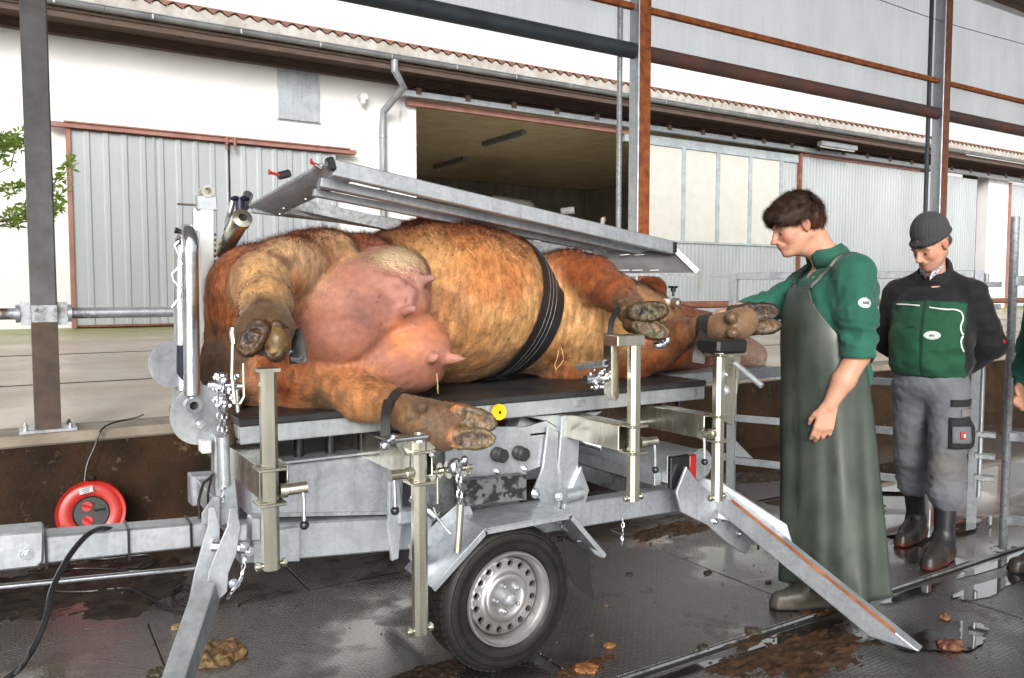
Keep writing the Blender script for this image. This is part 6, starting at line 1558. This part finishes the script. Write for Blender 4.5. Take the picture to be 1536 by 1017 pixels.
# trousers and boots under the apron
Ft = Field(); TG = (.04,.055,.05)
Ft.ell((0,0,.97),(.15,.175,.13), k=.05, col=TG)
for s in (-1, 1): Ft.cone((0,s*.09,.90),(.03*s,s*.11,.12),.10,.07, k=.05, col=TG)
emit(Ft, .012, fr1, 'trousers', M['cloth'], P1, fold=lambda v: .006*ridge(v, (6,6,9), 4))
def boot(fr, parent, ank, toe, col=(.02,.02,.022), sole=(.03,.03,.03), shaft=.10, name='boot', r=.055, mat=None, lean=(0,0)):
    ank = np.array(ank, float); toe = np.array(toe, float); d = toe-ank; d[2] = 0; d /= np.linalg.norm(d); B = Field(); KB = dict(col=col, fur=0)
    heel = np.array((ank[0], ank[1], 0))-d*.045; z = np.array((0,0,1.))
    B.cone(ank+z*shaft+np.array((lean[0],lean[1],0)), ank+z*.0, r, r*.78, k=.02, **KB); B.cone(ank, heel+z*.045, r*.80, .040, k=.03, **KB)
    B.cone(heel+z*.045, heel+d*.14+z*.055, .040,.045, k=.03, **KB); B.cone(ank+d*.02, heel+d*.17+z*.055, r*.72, .043, k=.03, **KB); B.cone(heel+d*.15+z*.050, heel+d*.245+z*.042,.047,.036, k=.02, **KB)
    B.cone(heel+z*.016, heel+d*.13+z*.016,.043,.048, k=.008, col=col); B.cone(heel+d*.13+z*.016, heel+d*.25+z*.016,.050,.040, k=.008, col=col)
    # flat bottom
    lo = heel+d*.1; B.add(lambda P: P[..., 2]-.004, lo-.3, lo+np.array((.3,.3,.0))*1, .004, None, 0, 's'); 
    B.p[-1] = (lambda P: P[..., 2]-.003, lo-np.array((.3,.3,.15)), lo+np.array((.3,.3,.0)), .003, None, 0, 's')
    def cf(v, c):
        m = v[:, 2] < .020; c = c.copy(); c[m] = sole; mud = np.clip(.9-v[:, 2]/.12+.6*cnoise(v, (14,14,14), 3), 0, 1)*(~m)*.7; return c*(1-mud[:, None])+np.array((.055,.032,.018))*mud[:, None]
    return emit(B, .006, fr, name, mat or M['boot'], parent, cfn=cf)
boot(fr1, P1, (.06,.11,.12), (.30,.13,.04), col=(.05,.055,.045), sole=(.03,.03,.025), shaft=.20, name='boot')
boot(fr1, P1, (-.12,-.10,.12), (.1,-.12,.04), col=(.05,.055,.045), sole=(.03,.03,.025), shaft=.20, name='boot')
# ---- generic standing man with jacket
def stander(label, px, depth, fwdir, jacket, yoke, trs, hat=None, arms='behind', head=(12,26), hairc=HC, detail=True):
    base = fwv*depth+rtv*((px-768)/FPX*depth); base.z = 0; fr = Fr(base, fwdir); P = empty('person', base, label, 'person')
    B = Field(); n = dict(col=SK, fur=0)
    fl = [(.06,.105),(-.24,-.115)] if arms == 'behind' else [(.05,.10),(-.02,-.10)]
    for (fx, y) in fl:
        s = 1 if y > 0 else -1
        B.cone((0,s*.09,.90),(fx*.5+.02,y,.48),.08,.052, k=.04, **n); B.cone((fx*.5+.02,y,.48),(fx,y,.10),.050,.036, k=.03, **n); B.cone((fx,y,.09),(fx+.12,y,.045),.035,.03, k=.03, **n)
    B.ell((0,0,.96),(.12,.155,.12), k=.06, **n); B.ell((.02,0,1.15),(.12,.145,.16), k=.07, **n); B.ell((.0,0,1.33),(.11,.165,.15), k=.07, **n)
    B.cone((-.01,-.13,1.39),(-.01,.13,1.39),.05,.05, k=.05, **n); B.cone((0,0,1.45),(.04,0,1.59),.062,.056, k=.03, **n)
    T = head_T((.070,0,1.645), head[0], head[1]); head_prims(B, T, 1.0, beard=(.36,.20,.14))
    if arms == 'behind':
        A = {1:((-.01,.185,1.385),(-.10,.255,1.13),(-.19,.08,.98)), -1:((-.01,-.185,1.385),(-.10,-.255,1.13),(-.20,-.06,.99))}
    else:
        A = {1:((-.01,.20,1.42),(-.03,.27,1.13),(.08,.22,.93)), -1:((-.01,-.20,1.42),(-.03,-.27,1.13),(.08,-.22,.93))}
    for s in (1, -1):
        a, b, c = A[s]; B.cone(a, b, .05,.042, k=.03, **n); B.cone(b, c, .042,.028, k=.02, **n)
        dd = np.array(c)-np.array(b); hand_prims(B, c, dd, (0,-s,0) if arms != 'behind' else (-1,0,0), (1,0,0) if arms != 'behind' else (0,0,1), (20,30,25), .98)
    emit(B, .0055, fr, 'body', M['skin'], P, tau=.004, lam=.25, cfn=skin_noise)
    for s in (-1, 1): MB().ball(fr(T((.0835,s*.032,-.0085))), .0072, 12, 8).build('eye', pm('iris_dark', (.02,.015,.012), rough=.08, bstr=0), P)
    # jacket
    J = Field(); k = dict(col=jacket, fur=0)
    J.ell((.005,0,1.02),(.155,.19,.12), k=.05, **k); J.ell((.02,0,1.16),(.165,.20,.16), k=.07, **k); J.ell((.0,0,1.30),(.145,.195,.15), k=.06, **k)
    for s in (1, -1): J.cone((-.015,s*.03,1.475),(-.015,s*.155,1.395),.062,.066, k=.04, **k)
    J.ell((.0,0,.96),(.135,.175,.055), k=.02, **k)
    for s in (1, -1):
        a, b, c = A[s]; J.cone(a, b, .068,.062, k=.04, **k); bb = np.array(b); cc = np.array(c); J.cone(b, bb+(cc-bb)*.92, .066,.048, k=.03, **k)
    J.cone((-.03,0,1.47),(.01,0,1.475),.084,.080, k=.02, **k); J.cone((-.035,0,1.52),(-.02,0,1.52),.078,.076, k=.012, **k)
    J.cone((.005,0,1.44),(.06,0,1.70),.060,.085, k=.006, col=None, op='s'); J.cone((.07,0,1.535),(.12,0,1.50),.046,.024, k=.010, col=None, op='s')
    J.ell((0,0,.85),(.25,.3,.06), k=.006, col=None, op='s')
    def jf(v):
        d = .007*ridge(v, (6,6,10), 5)+.004*ridge(v, (14,10,8), 9)+.010*np.exp(-((v[:, 2]-1.02)/.06)**2)*ridge(v, (5,5,4), 1); return np.where(v[:, 2] < .965, -.004, d)*np.clip((v[:, 2]-.90)/.08, .1, 1)*np.clip((1.50-v[:, 2])/.05, .15, 1)
    def jc(v, c):
        c = np.tile(np.array(jacket), (len(v), 1)); arm = (np.abs(v[:, 1]) > .178-.0*v[:, 2]) | (v[:, 0] < -.06); yk = v[:, 2] > 1.335+.02*np.cos(v[:, 1]*6); m = arm | yk; c[m] = yoke
        c[(v[:, 2] < .965)] = tuple(x*.35 for x in jacket) if yoke != jacket else jacket
        pl = (np.abs(v[:, 1]) < .010) & (v[:, 0] > 0) & ~yk; c[pl] *= .35
        return c*(1+.18*cnoise(v, (7,7,7), 2, 3))[:, None]
    jo, jv, jfc, jcl, jw = emit(J, .0075, fr, 'jacket', M['cloth'], P, fold=jf, cfn=jc); jb = bvh(jw, jfc)
    # trousers
    Tt = Field(); k = dict(col=trs, fur=0); Tt.ell((0,0,.93),(.14,.175,.12), k=.05, **k)
    bt = .44 if hat else .14
    for (fx, y) in fl:
        s = 1 if y > 0 else -1
        Tt.cone((0,s*.085,.88),(fx*.5+.02,y,.50),.100,.078, k=.04, **k); zb2 = .34 if hat else .13; fx2 = fx*.7+.01
        Tt.cone((fx*.5+.02,y,.50),(fx2,y,zb2),.078,.072, k=.03, **k); Tt.cone((fx2,y,zb2+.03),(fx2,y,zb2+.01),.080,.080, k=.02, **k)
    if hat:
        Tt.ell((.0,.175,.66),(.07,.035,.09), k=.015, col=tuple(x*.6 for x in trs))
    def tf2(v): return .009*ridge(v, (6,6,12), 3)*np.clip(1.2-v[:, 2], .3, 1)+.004*ridge(v, (16,16,16), 8)
    def tc(v, c):
        kn = np.exp(-((v[:, 2]-.52)/.09)**2)*(v[:, 0] > 0); c = c*(1-.25*kn[:, None])+np.array((.16,.12,.05))*(.25*kn*np.clip(cnoise(v, (7,7,7), 5)+.3, 0, 1))[:, None]; return c*(1+.25*cnoise(v, (6,6,6), 2, 4))[:, None]
    to, tv, tff, tcl, tw = emit(Tt, .0085, fr, 'trousers', M['cloth'], P, fold=tf2, cfn=tc); tb_ = bvh(tw, tff)
    for (fx, y) in fl:
        boot(fr, P, (fx,y,.11), (fx+.25,y-.02,.03), sole=(.085,.016,.012) if hat else (.03,.03,.03), shaft=.30 if hat else .12, r=.060, lean=((fx*.5+.02-fx)*.75, 0))
    if hat:
        Hh = Field(); Rm2 = np.array(Matrix.Rotation(R(head[0]), 3, 'Z') @ Matrix.Rotation(R(head[1]), 3, 'Y'))
        def hh(p, r, **kw): Hh.ell(T(p), r, rot=Rm2, **kw)
        HT = (.040,.041,.045); hh((-.026,0,.066),(.104,.085,.102), k=.02, col=HT); hh((-.016,0,.038),(.116,.094,.034), k=.004, col=tuple(x*.85 for x in HT)); hh((-.015,0,-.035),(.16,.14,.052), k=.006, col=None, op='s'); hh((.04,0,-.005),(.12,.06,.030), k=.006, col=None, op='s')
        o_, hv2, hf2, _, hw2 = emit(Hh, .006, fr, 'beanie', M['cloth'], P, fold=lambda v: .0016*np.sin(np.arctan2(v[:, 1], v[:, 0]-.05)*46)+.002*cnoise(v, (12,12,12), 3)); hb = bvh(hw2, hf2)
        g = MB(); 
        for dy in (0, .022):
            pts = [(.10,.036+dy,.050),(.10,.020+dy,.050),(.10,.018+dy,.040),(.10,.034+dy,.037),(.10,.036+dy,.027),(.10,.018+dy,.025)]
            q_ = []
            for p in pts:
                w_ = Vector(fr(T((p[0]*1.1, p[1], p[2])))); h_ = hb.find_nearest(w_); q_.append(h_[0]+(w_-h_[0]).normalized()*.002)
            g.pipe(q_, .0032, n=5)
        g.build('beanie_mark', M['black'], P)
        Fh2 = Field(); Fh2.ell(T((-.055,0,-.01)), (.052,.072,.045), k=.01, col=(.06,.04,.03), rot=Rm2); emit(Fh2, .008, fr, 'hair', M['hair'], P)
        # reflective piping, pockets, badge
        M['reflex'] = pm('reflective_piping', (.85,.85,.88), rough=.25, bstr=0)
        def onf(p, off=.005):
            w_ = Vector(fr(np.array((.6, p[1], p[2]), float))); dr = -Vector(fr.x); h_ = jb.ray_cast(w_, dr); return (h_[0] if h_[0] is not None else w_+dr*.55)-dr*off
        def onj(p, off=.004, bv=None):
            w_ = Vector(fr(np.array(p, float))); h_ = (bv or jb).find_nearest(w_); d = (w_-h_[0]); return h_[0]+(d.normalized() if d.length > 1e-6 else h_[1])*off
        for pts in ([(0,.022,1.322),(0,.06,1.316),(0,.10,1.312),(0,.135,1.312),(0,.160,1.300)], [(0,-.022,1.330),(0,-.06,1.333),(0,-.10,1.335),(0,-.145,1.335)], [(0,.160,1.298),(0,.168,1.27),(0,.162,1.23),(0,.166,1.20),(0,.175,1.185)], [(0,.175,1.18),(0,.168,1.16),(0,.170,1.13),(0,.176,1.10)]):
            q_ = [onf(p) for p in smoothpts([Vector(q) for q in pts], 5)]
            for _ in range(2): q_ = [q_[0]]+[(q_[i-1]+2*q_[i]+q_[i+1])/4 for i in range(1, len(q_)-1)]+[q_[-1]]
            MB().pipe(q_, .0042, n=6).build('reflective_piping', M['reflex'], P)
        emblem(P, jb, fr.v(.35,.125,1.20), (.040,.022))
        patch(P, jb, fr.v(.05,.5,1.17), (.012,.014), 'sleeve_tag', M['red_plastic'], n=4)
        dkg = pm('pocket_green', tuple(x*.8 for x in jacket), rough=.85)
        for y in (-.10,):
            q = [onj(p, .005) for p in ((.3,y-.05,1.285),(.3,y+.05,1.285),(.3,y+.05,1.255),(.3,y,1.250),(.3,y-.05,1.255))]; MB().prism(q, fr.v(.004,0,0)-fr.v(0,0,0)).build('pocket_flap', dkg, P)
        dk_ = pm('cordura_black', (.012,.012,.013), rough=.8)
        def tpatch(ylo, yhi, zlo, zhi, name, mat, f0=.10, off=.006):
            g = MB(); vs_ = []; nn = 8
            for j in range(nn+1):
                for i in range(nn+1):
                    a = ylo+(yhi-ylo)*i/nn; z = zlo+(zhi-zlo)*j/nn; ang = R(a); c0 = np.array((.025,.09,z)); w_ = Vector(fr(c0+np.array((math.cos(ang), math.sin(ang), 0))*.3)); dr_ = (Vector(fr(c0))-w_).normalized(); h_ = tb_.ray_cast(w_, dr_); vs_.append((h_[0] if h_[0] is not None else w_+dr_*.2)-dr_*off)
            g.add(vs_, [(j*(nn+1)+i, j*(nn+1)+i+1, (j+1)*(nn+1)+i+1, (j+1)*(nn+1)+i) for j in range(nn) for i in range(nn)]); o = g.build(name, mat, P, smooth=179); s_ = o.modifiers.new('thickness', 'SOLIDIFY'); s_.thickness = .006; return o
        tpatch(25, 120, .815, .85, 'pocket_trim', dk_); tpatch(20, 125, .60, .76, 'cargo_pocket', dk_); tpatch(28, 75, .63, .715, 'pocket_panel', pm('trouser_grey', (.12,.125,.14), rough=.85), off=.012); tpatch(60, 125, .765, .80, 'pocket_flap', pm('trouser_grey_flap', (.17,.16,.16), rough=.85), off=.008)
        tpatch(46, 58, .655, .69, 'badge', M['red_plastic'], off=.020); tpatch(50, 54, .664, .681, 'badge_mark', M['white_plastic'], off=.028)
        # checked shirt collar
        g = MB(); 
        for s in (-1, 1): g.prism([fr.v(.085,s*.005,1.455), fr.v(.075,s*.045,1.50), fr.v(.045,s*.062,1.545), fr.v(.075,s*.030,1.545), fr.v(.105,s*.010,1.47)], fr.v(.006,0,.004)-fr.v(0,0,0))
        g.build('shirt_collar', pm('checked_shirt', (.45,.42,.40), (.10,.12,.20), rough=.8, scale=60, lo=.45, hi=.55), P)
    else:
        Fh2 = Field(); Rm2 = np.array(Matrix.Rotation(R(head[0]), 3, 'Z') @ Matrix.Rotation(R(head[1]), 3, 'Y'))
        for p, r_ in (((-.022,0,.052),(.106,.086,.086)), ((-.060,0,.0),(.066,.076,.066))): Fh2.ell(T(p), r_, k=.02, col=hairc, rot=Rm2)
        Fh2.ell(T((.085,0,-.05)), (.08,.1,.088), k=.008, col=None, rot=Rm2, op='s'); emit(Fh2, .008, fr, 'hair', M['hair'], P, fold=hairfold)
    return P
stander('man in grey beanie and black and green jacket looking down with hands behind his back', 1399, 4.22, (-rtv*.68-fwv*.73), (.007,.062,.028), (.006,.006,.007), (.115,.12,.135), hat=True, head=(-26,30))
stander('man in a green work jacket cut off by the right edge of the picture', 1617, 3.85, (-rtv*.9-fwv*.2), (.014,.10,.075), (.014,.10,.075), (.05,.06,.07), hat=None, arms='down', head=(0,10))

# ------------------------------------------------------------------ muck and small things on the floor
M['dung'] = hide_mat('dung', .55, (1,1,1), 70, .4, 0)
def clump(px, py, r, hgt, col, label, seed, name='manure_clump', cat='manure'):
    c = AZ(px, py, 0); F_ = Field(); rs = random.Random(seed)
    F_.ell((c.x, c.y, 0), (r, r*.85, hgt), k=.02, col=col)
    for k in range(40):
        a = rs.uniform(0, 6.28); q = rs.uniform(.3, 1.0)*r; F_.ell((c.x+q*math.cos(a), c.y+q*.85*math.sin(a), hgt*rs.uniform(.1,.6)), (r*rs.uniform(.10,.24),)*2+(hgt*rs.uniform(.3,.8),), k=.008, col=tuple(x*rs.uniform(.7,1.3) for x in col))
    v, f = F_.mesh(max(.004, r/26)); n_ = vnormals(v, f); v = v+n_*(.10*r*cnoise(v, (9/r*.35,)*3, seed, 5))[:, None]; v[:, 2] = np.maximum(v[:, 2], .001); cc, _ = F_.colors(v, .01)
    cc = cc*(1+.5*cnoise(v, (3/r,)*3, seed+2, 4))[:, None]; o = org(name, v, f, M['dung'], None, cc); return tag(o, label, cat)
clump(322, 985, .115, .034, (.14,.085,.038), 'heap of pale brown chewed manure beside the left support leg', 1)
clump(235, 1010, .030, .012, (.05,.035,.02), 'small dark crumb left of the left support leg near the bottom edge', 2)
clump(914, 970, .022, .010, (.22,.09,.035), 'small orange-brown crumb on the mats right of the trailer wheel', 3)
clump(880, 1004, .045, .012, (.20,.08,.03), 'flat orange-brown muck patch at the bottom right of the wheel', 4)
clump(1425, 970, .05, .022, (.12,.05,.03), 'red-brown muck clump right of the foot of the long support leg', 5)
clump(1418, 928, .022, .014, (.16,.08,.04), 'small brown crumb beyond the muck clump at the lower right', 6)
clump(1062, 860, .020, .008, (.02,.018,.015), 'tiny dark crumb behind the long support leg', 7)
clump(944, 862, .018, .006, (.02,.018,.015), 'tiny black crumb on the bright wet floor right of the mud flap', 8)
clump(1130, 948, .035, .014, (.05,.04,.025), 'dark muck lump in front of the boot of the man in the apron', 9)
clump(1055, 972, .022, .010, (.03,.025,.02), 'small dark crumb beside the floor channel', 10)
clump(265, 943, .018, .012, (.25,.17,.09), 'small pale crumb against the left support leg', 11)
fs = MB(); rr2 = random.Random(9)
for k in range(900):
    x, y = rr2.uniform(-1.2, 5), rr2.uniform(.9, 4.8); s_ = rr2.uniform(.0015, .0055)*(1+(rr2.random() > .93)*1.5); a = rr2.uniform(0, 3.14)
    fs.box((x, y, .002+s_*.3), (s_*rr2.uniform(1,3.2), s_, s_*.7), rotm('Z', math.degrees(a)))
o = fs.build('floor_grit', pm('grit', (.12,.075,.04), (.04,.03,.02), scale=30, rough=.6, bstr=0), smooth=None); tag(o, 'scattered grit, straw bits and muck crumbs on the wet mats', 'grit', kind='stuff')

def muck(px, py, rx_, ry_, hgt, col, label, seed, rough=.5):
    c = AZ(px, py, 0); n = 90; g = MB(); hs = {}; vs_ = []; cols = []
    for j in range(n+1):
        for i in range(n+1):
            x, y = -1.5+3*i/n, -1.5+3*j/n; r_ = math.hypot(x, y)+.55*noise.fractal(Vector((x*1.6, y*1.6, seed)), .8, 2, 4); e = max(0, min(1, (1-r_)*2.2))
            h_ = e*hgt*(.15+1.5*abs(noise.fractal(Vector((x*9, y*9, seed+3)), .7, 2, 4)))-.004*(1-e)-.001
            vs_.append((c.x+x*rx_, c.y+y*ry_, h_)); k_ = max(.3, 1+.9*noise.fractal(Vector((x*6, y*6, seed+9)), .8, 2, 4)); cols.append([q*k_ for q in col])
    fs_ = [(j*(n+1)+i, j*(n+1)+i+1, (j+1)*(n+1)+i+1, (j+1)*(n+1)+i) for j in range(n) for i in range(n)]
    fs_ = [f for f in fs_ if max(vs_[q][2] for q in f) > .0]
    o = org('muck_patch', np.array(vs_), np.array(fs_), M['dung'], None, np.array(cols)); return tag(o, label, 'muck', kind='stuff')
muck(1180, 985, .42, .22, .010, (.048,.024,.011), 'thin red-brown muck spread over the mats at the lower right', 1)
muck(1010, 795, .42, .14, .012, (.075,.042,.018), 'wet brown muck film on the floor under the trailer tail', 2)
muck(1165, 712, .55, .16, .012, (.045,.026,.014), 'dark brown muck at the foot of the low wall behind the man in the apron', 3)
muck(140, 880, .62, .42, .016, (.024,.017,.012), 'dark brown muck film under the drawbar below the red reel', 4)
muck(650, 1010, .28, .10, .010, (.028,.017,.012), 'dark muck film on the mats left of the wheel at the bottom edge', 5)
muck(880, 1000, .16, .06, .007, (.07,.032,.014), 'orange-brown muck streak at the bottom right of the wheel', 6)
muck(1240, 905, .26, .10, .010, (.07,.035,.016), 'brown muck smear beneath the hem of the long apron', 7)
